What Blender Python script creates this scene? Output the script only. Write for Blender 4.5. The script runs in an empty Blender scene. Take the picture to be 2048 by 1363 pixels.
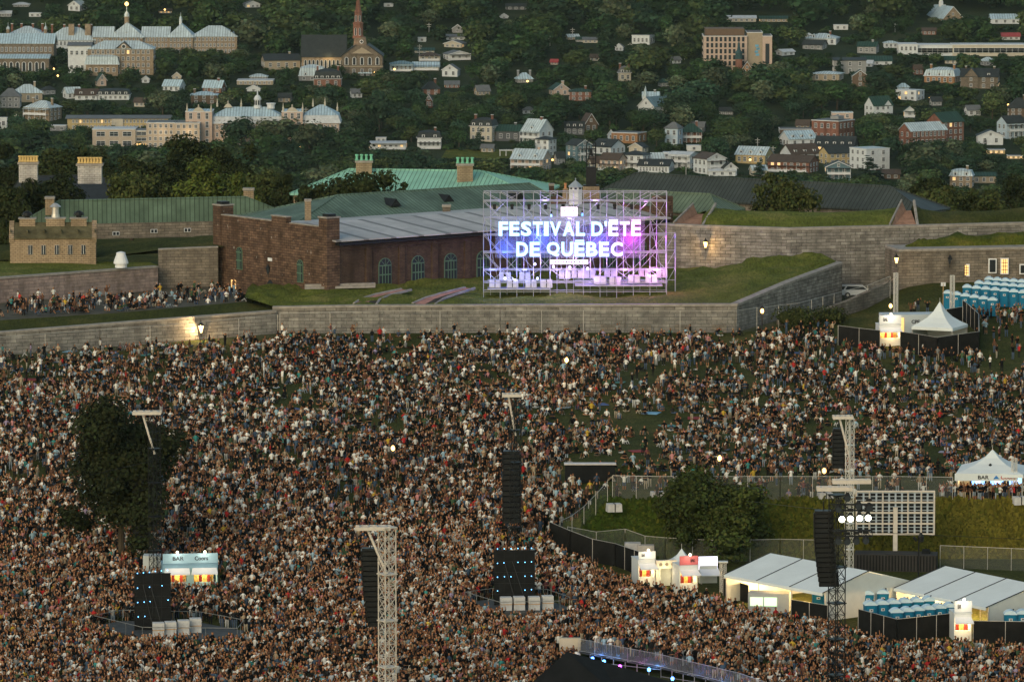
import bpy, math, random
import numpy as np
from mathutils import Vector, Matrix
R = random.Random(7); NR = np.random.default_rng(7)
C = bpy.context.scene.collection
rad = math.radians
# ---------------------------------------------------------------- camera, light
CZ = 82.0; F = 11000.0; PITCH = math.atan(1218.5/F)
cam = bpy.data.objects.new('camera', bpy.data.cameras.new('camera')); C.objects.link(cam)
cam.location = (0, 0, CZ); cam.rotation_euler = (math.pi/2-PITCH, 0, 0)
cam.data.sensor_width = 36; cam.data.lens = F/2048*36
cam.data.clip_start = 5; cam.data.clip_end = 30000
sc = bpy.context.scene; sc.camera = cam
w = bpy.data.worlds.new('World'); sc.world = w; w.use_nodes = True
nt = w.node_tree; sky = nt.nodes.new('ShaderNodeTexSky'); sky.sky_type = 'NISHITA'; sky.sun_disc = False
SUN_EL, SUN_AZ = 24.0, 205.0        # low evening light from behind the camera, a little to the left
sky.sun_elevation = rad(SUN_EL); sky.sun_rotation = rad(SUN_AZ); sky.ozone_density = 1.5
tint = nt.nodes.new('ShaderNodeMix'); tint.data_type = 'RGBA'; tint.blend_type = 'MULTIPLY'; tint.inputs[0].default_value = 1; tint.inputs[7].default_value = (1.0, 1.02, .84, 1)
nt.links.new(sky.outputs[0], tint.inputs[6]); nt.links.new(tint.outputs[2], nt.nodes['Background'].inputs[0]); nt.nodes['Background'].inputs[1].default_value = 0.15
sun = bpy.data.objects.new('sun', bpy.data.lights.new('sun', 'SUN')); C.objects.link(sun)
sun.data.energy = .85; sun.data.angle = rad(40); sun.data.color = (1.0, .80, .56)
# sky sun_rotation is measured clockwise from +Y seen from above
sd = Vector((math.sin(rad(SUN_AZ))*math.cos(rad(SUN_EL)), math.cos(rad(SUN_AZ))*math.cos(rad(SUN_EL)), math.sin(rad(SUN_EL))))
sun.rotation_euler = sd.to_track_quat('Z', 'Y').to_euler(); sun.location = (0, 0, 300)
sc.view_settings.view_transform = 'Standard'; sc.view_settings.look = 'None'
sc.view_settings.exposure = 0.3; sc.view_settings.gamma = 1
# ---------------------------------------------------------------- pixel -> place
ct, st = math.cos(PITCH), math.sin(PITCH)
def ray(px, py):
    a = (px-1024); b = (681.5-py)
    return Vector((a, ct*F+st*b, -st*F+ct*b))
def AY(px, py, Y):
    d = ray(px, py); t = Y/d.y; return Vector((d.x*t, Y, CZ+d.z*t))
def AZ(px, py, z):
    d = ray(px, py); t = (z-CZ)/d.z; return Vector((d.x*t, d.y*t, z))
def lerpt(x, T):
    if x <= T[0][0]: return T[0][1]
    for (a, u), (b, v) in zip(T, T[1:]):
        if x <= b: return u+(v-u)*(x-a)/(b-a)
    return T[-1][1]
TL = [(500, 0), (530, 1), (555, 2.9), (600, 5.4), (671, 8.6), (700, 9)]
TR = [(543.6, 0), (551.8, 4.5), (556, 4.6), (600, 5.6), (671, 8.6), (700, 9)]
def gz(x, y):
    t = min(1, max(0, (x-1)/9)); t = t*t*(3-2*t)
    e = min(1, max(0, (x-42)/12)); e = e*e*(3-2*e)
    return lerpt(y, TL)*(1-t)+lerpt(y, TR)*t+e*lerpt(y, [(648, 0), (700, 2.6)])
def G(px, py):
    z = 4.
    for _ in range(14):
        p = AZ(px, py, z); z = .5*z+.5*gz(p.x, p.y)
    return AZ(px, py, z)
def proj(p):
    x, y, z = p[0], p[1], p[2]-CZ
    d = y*ct-z*st; u = y*st+z*ct
    return 1024+F*x/d, 681.5-F*u/d
def Yh(py): return 2200+(345-py)/375*550
def HP(px, py): return AY(px, py, Yh(py))
def hz(Y):
    py = 345-(Y-2200)/550*375; return AY(1024, py, Y).z
def mpp(p): return (p[1]*ct-(p[2]-CZ)*st)/F       # metres per photo pixel at a point
# ---------------------------------------------------------------- materials
MC = {}
def nodes(name):
    m = bpy.data.materials.new(name); m.use_nodes = True
    n = m.node_tree; return m, n, n.nodes['Principled BSDF']
def N(n, t, **kw):
    x = n.nodes.new(t)
    for k, v in kw.items():
        if k.startswith('i_'): x.inputs[int(k[2:])].default_value = v
        else: setattr(x, k, v)
    return x
def rgba(c, k=1): return (c[0]*k, c[1]*k, c[2]*k, 1)
def mat(name, col, rough=.8, var=.25, scale=.6, metal=0, emit=0, coat=0, bump=0, seam=None, stains=0):
    if name in MC: return MC[name]
    m, n, b = nodes(name); L = n.links.new
    b.inputs['Roughness'].default_value = rough; b.inputs['Metallic'].default_value = metal; b.inputs['Specular IOR Level'].default_value = .1 if rough >= .5 else .4
    if emit:
        b.inputs['Base Color'].default_value = rgba(col)
        b.inputs['Emission Color'].default_value = rgba(col); b.inputs['Emission Strength'].default_value = emit
        MC[name] = m; return m
    tc = N(n, 'ShaderNodeTexCoord')
    no = N(n, 'ShaderNodeTexNoise'); no.inputs['Scale'].default_value = scale; no.inputs['Detail'].default_value = 5; no.inputs['Roughness'].default_value = .65
    L(tc.outputs['Object'], no.inputs['Vector'])
    mr = N(n, 'ShaderNodeMapRange'); mr.inputs[1].default_value = .3; mr.inputs[2].default_value = .7
    mr.inputs[3].default_value = 1-var; mr.inputs[4].default_value = 1+var
    L(no.outputs['Fac'], mr.inputs[0])
    mx = N(n, 'ShaderNodeMix', data_type='RGBA', blend_type='MULTIPLY'); mx.inputs[0].default_value = 1
    mx.inputs[6].default_value = rgba(col); L(mr.outputs[0], mx.inputs[7]); out = mx.outputs[2]
    if seam:      # standing seams of a metal roof, running down the slope
        sp = N(n, 'ShaderNodeSeparateXYZ'); L(tc.outputs['Object'], sp.inputs[0])
        sn = N(n, 'ShaderNodeSeparateXYZ'); L(tc.outputs['Normal'], sn.inputs[0])
        ax = N(n, 'ShaderNodeMath', operation='ABSOLUTE'); L(sn.outputs[0], ax.inputs[0])
        ay = N(n, 'ShaderNodeMath', operation='ABSOLUTE'); L(sn.outputs[1], ay.inputs[0])
        gt = N(n, 'ShaderNodeMath', operation='GREATER_THAN'); L(ax.outputs[0], gt.inputs[0]); L(ay.outputs[0], gt.inputs[1])
        mf = N(n, 'ShaderNodeMix', data_type='FLOAT'); L(gt.outputs[0], mf.inputs[0]); L(sp.outputs[0], mf.inputs[2]); L(sp.outputs[1], mf.inputs[3])
        dv = N(n, 'ShaderNodeMath', operation='DIVIDE'); L(mf.outputs[0], dv.inputs[0]); dv.inputs[1].default_value = seam
        fr = N(n, 'ShaderNodeMath', operation='FRACT'); L(dv.outputs[0], fr.inputs[0])
        ls = N(n, 'ShaderNodeMath', operation='LESS_THAN'); L(fr.outputs[0], ls.inputs[0]); ls.inputs[1].default_value = .2
        fl = N(n, 'ShaderNodeMath', operation='FLOOR'); L(dv.outputs[0], fl.inputs[0])
        wn = N(n, 'ShaderNodeTexWhiteNoise', noise_dimensions='1D'); L(fl.outputs[0], wn.inputs['W'])
        m2 = N(n, 'ShaderNodeMapRange'); L(wn.outputs[0], m2.inputs[0]); m2.inputs[3].default_value = .9; m2.inputs[4].default_value = 1.08
        mz = N(n, 'ShaderNodeMix', data_type='RGBA', blend_type='MULTIPLY'); mz.inputs[0].default_value = 1; L(out, mz.inputs[6]); L(m2.outputs[0], mz.inputs[7])
        my = N(n, 'ShaderNodeMix', data_type='RGBA'); L(ls.outputs[0], my.inputs[0]); L(mz.outputs[2], my.inputs[6]); my.inputs[7].default_value = rgba(col, .45)
        out = my.outputs[2]
    if stains:
        s2 = N(n, 'ShaderNodeTexNoise'); s2.inputs['Scale'].default_value = .35; s2.inputs['Detail'].default_value = 6
        mp = N(n, 'ShaderNodeMapping'); mp.inputs['Scale'].default_value = (1, 1, .18); L(tc.outputs['Object'], mp.inputs[0]); L(mp.outputs[0], s2.inputs['Vector'])
        r2 = N(n, 'ShaderNodeMapRange'); r2.inputs[1].default_value = .45; r2.inputs[2].default_value = .75; L(s2.outputs['Fac'], r2.inputs[0])
        r2.inputs[3].default_value = 0; r2.inputs[4].default_value = stains
        mq = N(n, 'ShaderNodeMix', data_type='RGBA'); L(r2.outputs[0], mq.inputs[0]); L(out, mq.inputs[6]); mq.inputs[7].default_value = rgba(col, .3); out = mq.outputs[2]
    L(out, b.inputs['Base Color'])
    if bump:
        bp = N(n, 'ShaderNodeBump'); bp.inputs['Strength'].default_value = bump; bp.inputs['Distance'].default_value = .1
        L(no.outputs['Fac'], bp.inputs['Height']); L(bp.outputs[0], b.inputs['Normal'])
    if coat: b.inputs['Coat Weight'].default_value = coat
    MC[name] = m; return m
def brick(name, c1, c2, mortar, bw=.8, bh=.3, rough=.9, mort=.03, stains=.35, streak=0):
    if name in MC: return MC[name]
    m, n, b = nodes(name); L = n.links.new; b.inputs['Roughness'].default_value = rough; b.inputs['Specular IOR Level'].default_value = .1
    tc = N(n, 'ShaderNodeTexCoord'); sp = N(n, 'ShaderNodeSeparateXYZ'); L(tc.outputs['Object'], sp.inputs[0])
    sn = N(n, 'ShaderNodeSeparateXYZ'); L(tc.outputs['Normal'], sn.inputs[0])
    ax = N(n, 'ShaderNodeMath', operation='ABSOLUTE'); L(sn.outputs[0], ax.inputs[0])
    gt = N(n, 'ShaderNodeMath', operation='GREATER_THAN'); L(ax.outputs[0], gt.inputs[0]); gt.inputs[1].default_value = .7
    mf = N(n, 'ShaderNodeMix', data_type='FLOAT'); L(gt.outputs[0], mf.inputs[0]); L(sp.outputs[0], mf.inputs[2]); L(sp.outputs[1], mf.inputs[3])
    cb = N(n, 'ShaderNodeCombineXYZ'); L(mf.outputs[0], cb.inputs[0]); L(sp.outputs[2], cb.inputs[1])
    bt = N(n, 'ShaderNodeTexBrick'); L(cb.outputs[0], bt.inputs['Vector']); bt.inputs['Scale'].default_value = 1
    bt.inputs['Color1'].default_value = rgba(c1); bt.inputs['Color2'].default_value = rgba(c2); bt.inputs['Mortar'].default_value = rgba(mortar)
    bt.inputs['Mortar Size'].default_value = mort; bt.inputs['Brick Width'].default_value = bw; bt.inputs['Row Height'].default_value = bh; bt.inputs['Mortar Smooth'].default_value = .3
    no = N(n, 'ShaderNodeTexNoise'); no.inputs['Scale'].default_value = .9; no.inputs['Detail'].default_value = 8; no.inputs['Roughness'].default_value = .7; L(tc.outputs['Object'], no.inputs['Vector'])
    mr = N(n, 'ShaderNodeMapRange'); mr.inputs[1].default_value = .3; mr.inputs[2].default_value = .7; mr.inputs[3].default_value = 1-stains; mr.inputs[4].default_value = 1+stains; L(no.outputs['Fac'], mr.inputs[0])
    mx = N(n, 'ShaderNodeMix', data_type='RGBA', blend_type='MULTIPLY'); mx.inputs[0].default_value = 1; L(bt.outputs['Color'], mx.inputs[6]); L(mr.outputs[0], mx.inputs[7]); out = mx.outputs[2]
    s2 = N(n, 'ShaderNodeTexNoise'); s2.inputs['Scale'].default_value = .5; s2.inputs['Detail'].default_value = 6
    mp = N(n, 'ShaderNodeMapping'); mp.inputs['Scale'].default_value = (1, 1, .15); L(tc.outputs['Object'], mp.inputs[0]); L(mp.outputs[0], s2.inputs['Vector'])
    r2 = N(n, 'ShaderNodeMapRange'); r2.inputs[1].default_value = .5; r2.inputs[2].default_value = .72; r2.inputs[3].default_value = 0; r2.inputs[4].default_value = .7; L(s2.outputs['Fac'], r2.inputs[0])
    mq = N(n, 'ShaderNodeMix', data_type='RGBA'); L(r2.outputs[0], mq.inputs[0]); L(out, mq.inputs[6]); mq.inputs[7].default_value = rgba(c1, .38); out = mq.outputs[2]
    if streak:      # white salt marks leaking from a few joints
        s3 = N(n, 'ShaderNodeTexNoise'); s3.inputs['Scale'].default_value = 2.2; s3.inputs['Detail'].default_value = 2
        m3 = N(n, 'ShaderNodeMapping'); m3.inputs['Scale'].default_value = (1, 1, .5); m3.inputs['Location'].default_value = (3, 7, 1); L(tc.outputs['Object'], m3.inputs[0]); L(m3.outputs[0], s3.inputs['Vector'])
        r3 = N(n, 'ShaderNodeMapRange'); r3.inputs[1].default_value = .7; r3.inputs[2].default_value = .76; r3.inputs[3].default_value = 0; r3.inputs[4].default_value = .55; L(s3.outputs['Fac'], r3.inputs[0])
        m4 = N(n, 'ShaderNodeMix', data_type='RGBA'); L(r3.outputs[0], m4.inputs[0]); L(out, m4.inputs[6]); m4.inputs[7].default_value = (.6, .55, .5, 1); out = m4.outputs[2]
    L(out, b.inputs['Base Color'])
    bp = N(n, 'ShaderNodeBump'); bp.inputs['Strength'].default_value = .6; bp.inputs['Distance'].default_value = .06; bp.invert = True
    L(bt.outputs['Fac'], bp.inputs['Height']); L(bp.outputs[0], b.inputs['Normal'])
    MC[name] = m; return m
def grassmat(name, c1, c2, c3, s=.12):
    m, n, b = nodes(name); L = n.links.new; b.inputs['Roughness'].default_value = 1; b.inputs['Specular IOR Level'].default_value = .1
    tc = N(n, 'ShaderNodeTexCoord')
    a = N(n, 'ShaderNodeTexNoise'); a.inputs['Scale'].default_value = s; a.inputs['Detail'].default_value = 8; a.inputs['Roughness'].default_value = .7; L(tc.outputs['Object'], a.inputs['Vector'])
    r = N(n, 'ShaderNodeValToRGB'); L(a.outputs['Fac'], r.inputs[0])
    e = r.color_ramp.elements; e[0].position = .3; e[0].color = rgba(c1); e[1].position = .7; e[1].color = rgba(c3); q = e.new(.5); q.color = rgba(c2)
    f = N(n, 'ShaderNodeTexNoise'); f.inputs['Scale'].default_value = 3.5; f.inputs['Detail'].default_value = 6; f.inputs['Roughness'].default_value = .8
    mp = N(n, 'ShaderNodeMapping'); mp.inputs['Scale'].default_value = (1, .25, .5); L(tc.outputs['Object'], mp.inputs[0]); L(mp.outputs[0], f.inputs['Vector'])
    mr = N(n, 'ShaderNodeMapRange'); mr.inputs[1].default_value = .3; mr.inputs[2].default_value = .7; mr.inputs[3].default_value = .45; mr.inputs[4].default_value = 1.5; L(f.outputs['Fac'], mr.inputs[0])
    mx = N(n, 'ShaderNodeMix', data_type='RGBA', blend_type='MULTIPLY'); mx.inputs[0].default_value = 1; L(r.outputs[0], mx.inputs[6]); L(mr.outputs[0], mx.inputs[7]); L(mx.outputs[2], b.inputs['Base Color'])
    bp = N(n, 'ShaderNodeBump'); bp.inputs['Strength'].default_value = .7; bp.inputs['Distance'].default_value = .3; L(f.outputs['Fac'], bp.inputs['Height']); L(bp.outputs[0], b.inputs['Normal'])
    MC[name] = m; return m
def attrmat(name, rough=.9):
    m, n, b = nodes(name); b.inputs['Roughness'].default_value = rough; b.inputs['Specular IOR Level'].default_value = .04
    a = N(n, 'ShaderNodeAttribute'); a.attribute_name = 'tint'; n.links.new(a.outputs['Color'], b.inputs['Base Color'])
    MC[name] = m; return m
GRASS = grassmat('grass_field', (.026, .032, .006), (.052, .056, .010), (.11, .09, .025))
GRASS2 = grassmat('grass_rampart', (.07, .085, .014), (.12, .13, .022), (.21, .18, .05), .2)
GRASS3 = grassmat('grass_bank', (.04, .055, .008), (.08, .09, .012), (.17, .14, .025), .3)
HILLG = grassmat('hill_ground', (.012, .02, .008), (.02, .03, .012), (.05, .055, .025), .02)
STONE = brick('grey_stone', (.29, .26, .22), (.19, .165, .14), (.08, .07, .06), 1.3, .42, stains=.5)
STONED = brick('old_stone', (.25, .20, .15), (.17, .14, .11), (.10, .08, .06), 1.0, .36, stains=.4)
BROWN = brick('brown_stone', (.16, .095, .062), (.085, .052, .037), (.04, .025, .018), .9, .33, stains=.5, streak=1)
BROWN2 = brick('brown_brick', (.105, .068, .048), (.075, .048, .036), (.07, .04, .03), .5, .18, stains=.3)
BEIGE = brick('beige_stone', (.40, .29, .18), (.34, .24, .15), (.2, .14, .09), .6, .25, stains=.2)
COPE = mat('coping_stone', (.30, .26, .22), var=.3, scale=1.2)
WHITE = mat('white_paint', (.72, .70, .68), .6, .08)
GLASS = mat('dark_glass', (.03, .035, .04), .15, .1)
LIT = mat('lit_window', (1., .60, .22), emit=.75)
METAL = mat('galvanised_steel', (.55, .50, .45), .4, .15, 2, .6)
ALU = mat('aluminium_truss', (.72, .66, .58), .4, .1, 2, .35)
DARKM = mat('black_steel', (.02, .02, .02), .5, .2, 2, .3)
BLACK = mat('black_fabric', (.012, .012, .012), .9, .3, .8)
# ---------------------------------------------------------------- mesh helpers
class MB:
    def __init__(s): s.v = []; s.f = []; s.k = []; s.m = []
    def mi(s, m):
        if m not in s.m: s.m.append(m)
        return s.m.index(m)
    def add(s, vs, fs, m):
        o = len(s.v); i = s.mi(m); s.v += [tuple(v) for v in vs]
        for f in fs: s.f.append([o+a for a in f]); s.k.append(i)
        return s
    def box(s, c, d, m, rz=0, taper=1):
        x, y, z = d[0]/2, d[1]/2, d[2]/2; cs, sn = math.cos(rz), math.sin(rz); vs = []
        for k, q in ((-z, 1), (z, taper)):
            for a, b in ((-x, -y), (x, -y), (x, y), (-x, y)):
                a *= q; b *= q; vs.append((c[0]+a*cs-b*sn, c[1]+a*sn+b*cs, c[2]+k))
        return s.add(vs, [(3, 2, 1, 0), (4, 5, 6, 7), (0, 1, 5, 4), (1, 2, 6, 5), (2, 3, 7, 6), (3, 0, 4, 7)], m)
    def prism(s, poly, off, m):          # polygon (3D points) extruded along a vector
        n = len(poly); p = [Vector(a) for a in poly]; o = Vector(off)
        return s.add(p+[a+o for a in p], [tuple(range(n))[::-1], tuple(range(n, 2*n))]+[(i, (i+1) % n, n+(i+1) % n, n+i) for i in range(n)], m)
    def tube(s, a, b, r, m, n=5, r2=None):
        a, b = Vector(a), Vector(b); d = (b-a)
        if d.length < 1e-6: return s
        d.normalize(); u = d.cross(Vector((0, 0, 1)) if abs(d.z) < .9 else Vector((1, 0, 0))).normalized(); w_ = d.cross(u)
        r2 = r if r2 is None else r2; vs = []
        for p, q in ((a, r), (b, r2)):
            for i in range(n):
                t = 2*math.pi*(i+.5)/n; vs.append(p+u*(q*math.cos(t))+w_*(q*math.sin(t)))
        return s.add(vs, [(i, (i+1) % n, n+(i+1) % n, n+i) for i in range(n)]+[tuple(range(n))[::-1], tuple(range(n, 2*n))], m)
    def lathe(s, c, prof, m, n=10, rz=0):
        vs = []; fs = []
        for r, z in prof:
            for i in range(n):
                t = rz+2*math.pi*i/n; vs.append((c[0]+r*math.cos(t), c[1]+r*math.sin(t), c[2]+z))
        for j in range(len(prof)-1):
            for i in range(n): fs.append((j*n+i, j*n+(i+1) % n, (j+1)*n+(i+1) % n, (j+1)*n+i))
        fs.append(tuple(range(n))[::-1]); fs.append(tuple(range((len(prof)-1)*n, len(prof)*n)))
        return s.add(vs, fs, m)
    def quad(s, a, b, c, d, m): return s.add([a, b, c, d], [(0, 1, 2, 3)], m)
    def mesh(s, name):
        me = bpy.data.meshes.new(name); me.from_pydata(s.v, [], s.f)
        for m in s.m: me.materials.append(m)
        if len(s.m) > 1: me.polygons.foreach_set('material_index', s.k)
        me.update(); return me
    def build(s, name, parent=None, **k): return link(name, s.mesh(name), parent, **k)
def link(name, me, parent=None, loc=(0, 0, 0), rz=0, label=None, cat=None, group=None, kind=None):
    o = bpy.data.objects.new(name, me); C.objects.link(o); o.location = loc; o.rotation_euler = (0, 0, rz)
    if parent is not None: o.parent = parent
    return tag(o, label, cat, group, kind)
def tag(o, label=None, cat=None, group=None, kind=None):
    for k, v in (('label', label), ('category', cat), ('group', group), ('kind', kind)):
        if v: o[k] = v
    return o
def root(name, loc, label, cat, group=None, rz=0): return link(name, None, None, loc, rz, label, cat, group)
def copytree(o, loc, rz=None, label=None, group=None, par=None):
    c = o.copy(); C.objects.link(c)
    if par is not None: c.parent = par
    else:
        c.location = loc
        if rz is not None: c.rotation_euler = (0, 0, rz)
        if label: c['label'] = label
        if group: c['group'] = group
    for ch in list(o.children): copytree(ch, None, par=c)
    return c
ORD = ['', 'second ', 'third ', 'fourth ', 'fifth ', 'sixth ', 'seventh ', 'eighth ', 'ninth ', 'tenth ', 'eleventh ', 'twelfth ']
def uniq(items):
    """items: (object, label, px) -> same labels get told apart by their order from the left"""
    d = {}
    for o, l, x in items: d.setdefault(l, []).append((x, o))
    for l, v in d.items():
        v.sort(key=lambda t: t[0])
        for i, (x, o) in enumerate(v):
            if len(v) == 1: o['label'] = l
            elif i == len(v)-1: o['label'] = l+', rightmost'
            else: o['label'] = l+', '+((ORD[i] if i < 12 else '%dth ' % (i+1))+'from left' if i else 'leftmost')
def npmesh(name, V, Q, mats, tint=None, tri=False, smooth=False):
    me = bpy.data.meshes.new(name); n = Q.shape[1]
    me.vertices.add(len(V)); me.vertices.foreach_set('co', V.astype(np.float32).ravel())
    me.loops.add(Q.size); me.loops.foreach_set('vertex_index', Q.astype(np.int32).ravel())
    me.polygons.add(len(Q)); me.polygons.foreach_set('loop_start', np.arange(0, Q.size, n, dtype=np.int32))
    if tint is not None:
        a = me.attributes.new('tint', 'FLOAT_COLOR', 'FACE'); a.data.foreach_set('color', np.c_[tint, np.ones(len(tint))].astype(np.float32).ravel())
    for m in mats: me.materials.append(m)
    me.update(calc_edges=True)
    if smooth: me.polygons.foreach_set('use_smooth', np.ones(len(Q), bool))
    return me
# ================================================================ terrain
def grid(xs, ys, fz):
    V = np.array([(x, y, fz(x, y)) for y in ys for x in xs]); n = len(xs)
    Q = np.array([(j*n+i, j*n+i+1, (j+1)*n+i+1, (j+1)*n+i) for j in range(len(ys)-1) for i in range(n-1)])
    return V, Q
def g_all(x, y):
    if y <= 705: return gz(x, y)
    return lerpt(y, [(705, 9+ (2.6 if x > 50 else 0)), (740, 11), (800, 9), (900, 0), (1150, -108)])
xs = [-900, -500, -300, -160, -120]+list(np.arange(-90, 91, 3.))+[120, 160, 300, 500, 900]
ys = [-400, 0, 200, 380, 440]+list(np.arange(460, 540, 5.))+list(np.arange(540, 560, 1.))+list(np.arange(560, 706, 5.))+[712, 740, 800, 900, 1000, 1150]
V, Q = grid(xs, ys, g_all)
link('ground', npmesh('ground', V, Q, [GRASS], smooth=True), kind='structure')
river = MB(); river.quad((-9000, 1100, -104), (9000, 1100, -104), (9000, 2120, -104), (-9000, 2120, -104), mat('river_water', (.02, .03, .035), .12, .1, .05))
river.build('river', kind='structure')
xs = list(np.arange(-1200, 1201, 60.)); xs = [-9000, -4000]+xs+[4000, 9000]
ys = [2030]+list(np.arange(2060, 2900, 25.))+[3200, 4000, 6000, 12000]
def g_hill(x, y): return (hz(y) if y < 2900 else hz(2900)+(y-2900)*.02)+(1.2*math.sin(x*.021+y*.013) if 2060 < y < 2850 and 0 else 0)
V, Q = grid(xs, ys, g_hill)
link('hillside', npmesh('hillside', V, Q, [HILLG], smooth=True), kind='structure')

def patch(name, rows, m, nu=6, nv=5, amp=.12, kind='structure', smooth=2, **k):
    A = np.array([[tuple(p) for p in r] for r in rows], float); r, c = A.shape[:2]
    U = np.linspace(0, c-1, (c-1)*nu+1); W = np.linspace(0, r-1, (r-1)*nv+1)
    def at(a, t, ax):
        i = np.minimum(t.astype(int), a.shape[ax]-2); f = t-i
        x0 = np.take(a, i, ax); x1 = np.take(a, i+1, ax); sh = [1]*3; sh[ax] = len(t); f = f.reshape(sh); return x0*(1-f)+x1*f
    P = at(at(A, W, 0), U, 1)
    for _ in range(smooth*4):
        I = P.copy(); I[1:-1, 1:-1] = (P[:-2, 1:-1]+P[2:, 1:-1]+P[1:-1, :-2]+P[1:-1, 2:])/4; P = I
    nz = NR.normal(0, amp, P.shape[:2]); nz = (nz+np.roll(nz, 1, 0)+np.roll(nz, 1, 1))/1.7; nz[0] = 0; nz[-1] = 0; nz[:, 0] = 0; nz[:, -1] = 0
    P[..., 2] += nz; h, w_ = P.shape[:2]
    Q = np.array([(j*w_+i, j*w_+i+1, (j+1)*w_+i+1, (j+1)*w_+i) for j in range(h-1) for i in range(w_-1)])
    return link(name, npmesh(name, P.reshape(-1, 3), Q, [m], smooth=True), kind=kind, **k)
def wall(name, tops, zb, m, label, cat='wall', th=.9, cope=.28, cm=None):
    """tops: 3D points along the top front edge; goes down to zb (number or list)"""
    o = Vector((tops[0].x, tops[0].y, 0)); zb = zb if isinstance(zb, (list, tuple)) else [zb]*len(tops)
    rt = root(name, o, label, cat); b = MB(); c = MB(); n = len(tops)
    T = [t-o for t in tops]
    nr = []
    for i in range(n):
        a = T[max(0, i-1)]; d = T[min(n-1, i+1)]-a; nr.append(Vector((-d.y, d.x, 0)).normalized())
    for i in range(n-1):
        p, q = T[i], T[i+1]; p2 = p+nr[i]*th; q2 = q+nr[i+1]*th
        lo = lambda v, z: Vector((v.x, v.y, z))
        b.quad(lo(p, zb[i]), lo(q, zb[i+1]), q, p, m); b.quad(p, q, q2, p2, m); b.quad(lo(q2, zb[i+1]), lo(p2, zb[i]), p2, q2, m)
        if cope:
            up = Vector((0, 0, cope)); a0, b0 = p-nr[i]*.12+Vector((0, 0, .003)), q-nr[i+1]*.12+Vector((0, 0, .003)); a1, b1 = p2, q2
            a1 = a1+Vector((0, 0, .003)); b1 = b1+Vector((0, 0, .003))
            c.add([a0, b0, b1, a1, a0+up, b0+up, b1+up, a1+up], [(3, 2, 1, 0), (4, 5, 6, 7), (0, 1, 5, 4), (2, 3, 7, 6)]+([(3, 0, 4, 7)] if i == 0 else [])+([(1, 2, 6, 5)] if i == n-2 else []), cm or COPE)
    for (i, s) in ((0, 1), (n-1, -1)):
        p = T[i]; p2 = p+nr[i]*th; fs = [Vector((p.x, p.y, zb[i])), p, p2, Vector((p2.x, p2.y, zb[i]))]; b.quad(*(fs if s > 0 else fs[::-1]), m)
    b.build('masonry', rt)
    if cope: c.build('coping', rt)
    return rt
# ---- the left terrace in front of the fort
LW = [AY(-160, 680, 650), AY(0, 668, 654), AY(275, 646, 662), AY(552, 625, 671)]
wall('stone_wall', LW, [6.5, 6.5, 7, 7.5], STONE, 'long low retaining wall behind the crowd at the left, lit by two lamps', cm=COPE)
E1 = [AY(-160, 652, 657), AY(0, 640, 660), AY(240, 625, 667), AY(490, 603, 677)]
B1 = [AY(-160, 606, 686), AY(0, 598, 688), AY(240, 580, 700), AY(440, 572, 702)]
patch('grass_slope', [[p+Vector((0, .9, .2)) for p in LW], E1], GRASS, amp=.08)
patch('terrace', [E1, B1], mat('worn_path', (.10, .085, .06), var=.4), amp=.02)
W1 = [AY(-160, 571, 676), AY(0, 558, 683), AY(316, 535, 698)]
PINK = brick('pinkish_masonry', (.33, .24, .20), (.24, .18, .16), (.18, .14, .12), 1.2, .4, stains=.45)
wall('stone_wall', W1, 10.8, PINK, 'stained wall under the grass roof with the white roof vent', cope=.22)
W2 = [AY(317, 500, 701), AY(436, 495, 702)]
wall('stone_wall', W2, 10.8, STONED, 'dark rubble wall between the grass roof and the brown stone building', cope=.15)
g1 = [AY(-160, 530, 700), AY(0, 522, 703), AY(300, 524, 703)]
patch('grass_slope', [[p+Vector((0, .5, .2)) for p in W1], g1], GRASS2, amp=.06)
f2 = [AY(-160, 524, 702), AY(195, 515, 703), AY(316, 500, 702), AY(470, 492, 703)]
b2 = [AY(-160, 484, 716), AY(195, 472, 716), AY(316, 465, 717), AY(480, 458, 719)]
patch('grass_slope', [f2, b2, [p+Vector((0, 14, -4)) for p in b2]], GRASS, amp=.08)
patch('brick_ramp', [[AY(-30, 552, 688), AY(50, 549, 690)], [AY(-30, 535, 694), AY(30, 540, 694)]], mat('red_gravel', (.32, .15, .08)), amp=.02)
# ---- the front wall and the grassy bastion
FW = [AY(545, 617.5, 671.4), AY(700, 614.5, 671.5), AY(900, 614, 671.7), AY(1200, 613, 672), AY(1474, 612, 672.5)]
wall('stone_wall', FW, 7.8, STONE, 'long straight wall directly below the illuminated sign')
SW = [AY(1474, 612, 672.5), AY(1580, 567, 688), AY(1684, 529, 704.5)]
wall('stone_wall', SW, [7.8, 7.8, 8.2], STONE, 'wall of the grass bastion climbing towards the upper right', cope=.3)
wall('stone_wall', [AY(1684.5, 529, 704.6), AY(1640, 520, 710.5)], 8.2, STONED, 'short return wall at the right tip of the grass bastion')
r0 = [AY(490, 594, 674)]+[p+Vector((0, .9, .25)) for p in FW]+[p+Vector((-.8, .5, .25)) for p in SW[1:]]
r1 = [AY(492, 585, 679), AY(560, 592, 680), AY(700, 588, 683), AY(900, 583, 686), AY(1190, 583, 688), AY(1430, 566, 692), AY(1535, 540, 697), AY(1672, 522, 706)]
r2 = [AY(495, 576, 685), AY(600, 577, 688), AY(760, 566, 692), AY(940, 552, 698), AY(1200, 545, 702), AY(1440, 541, 704), AY(1548, 501, 706), AY(1642, 506, 709)]
r3 = [p+Vector((0, 18, -1)) for p in r2[:6]]+[r2[6]+Vector((0, 5, -4)), r2[7]+Vector((0, 4, -5))]
patch('grass_slope', [r0, r1, r2, r3], GRASS2, nu=8, nv=8, amp=.22, smooth=1)
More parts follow.
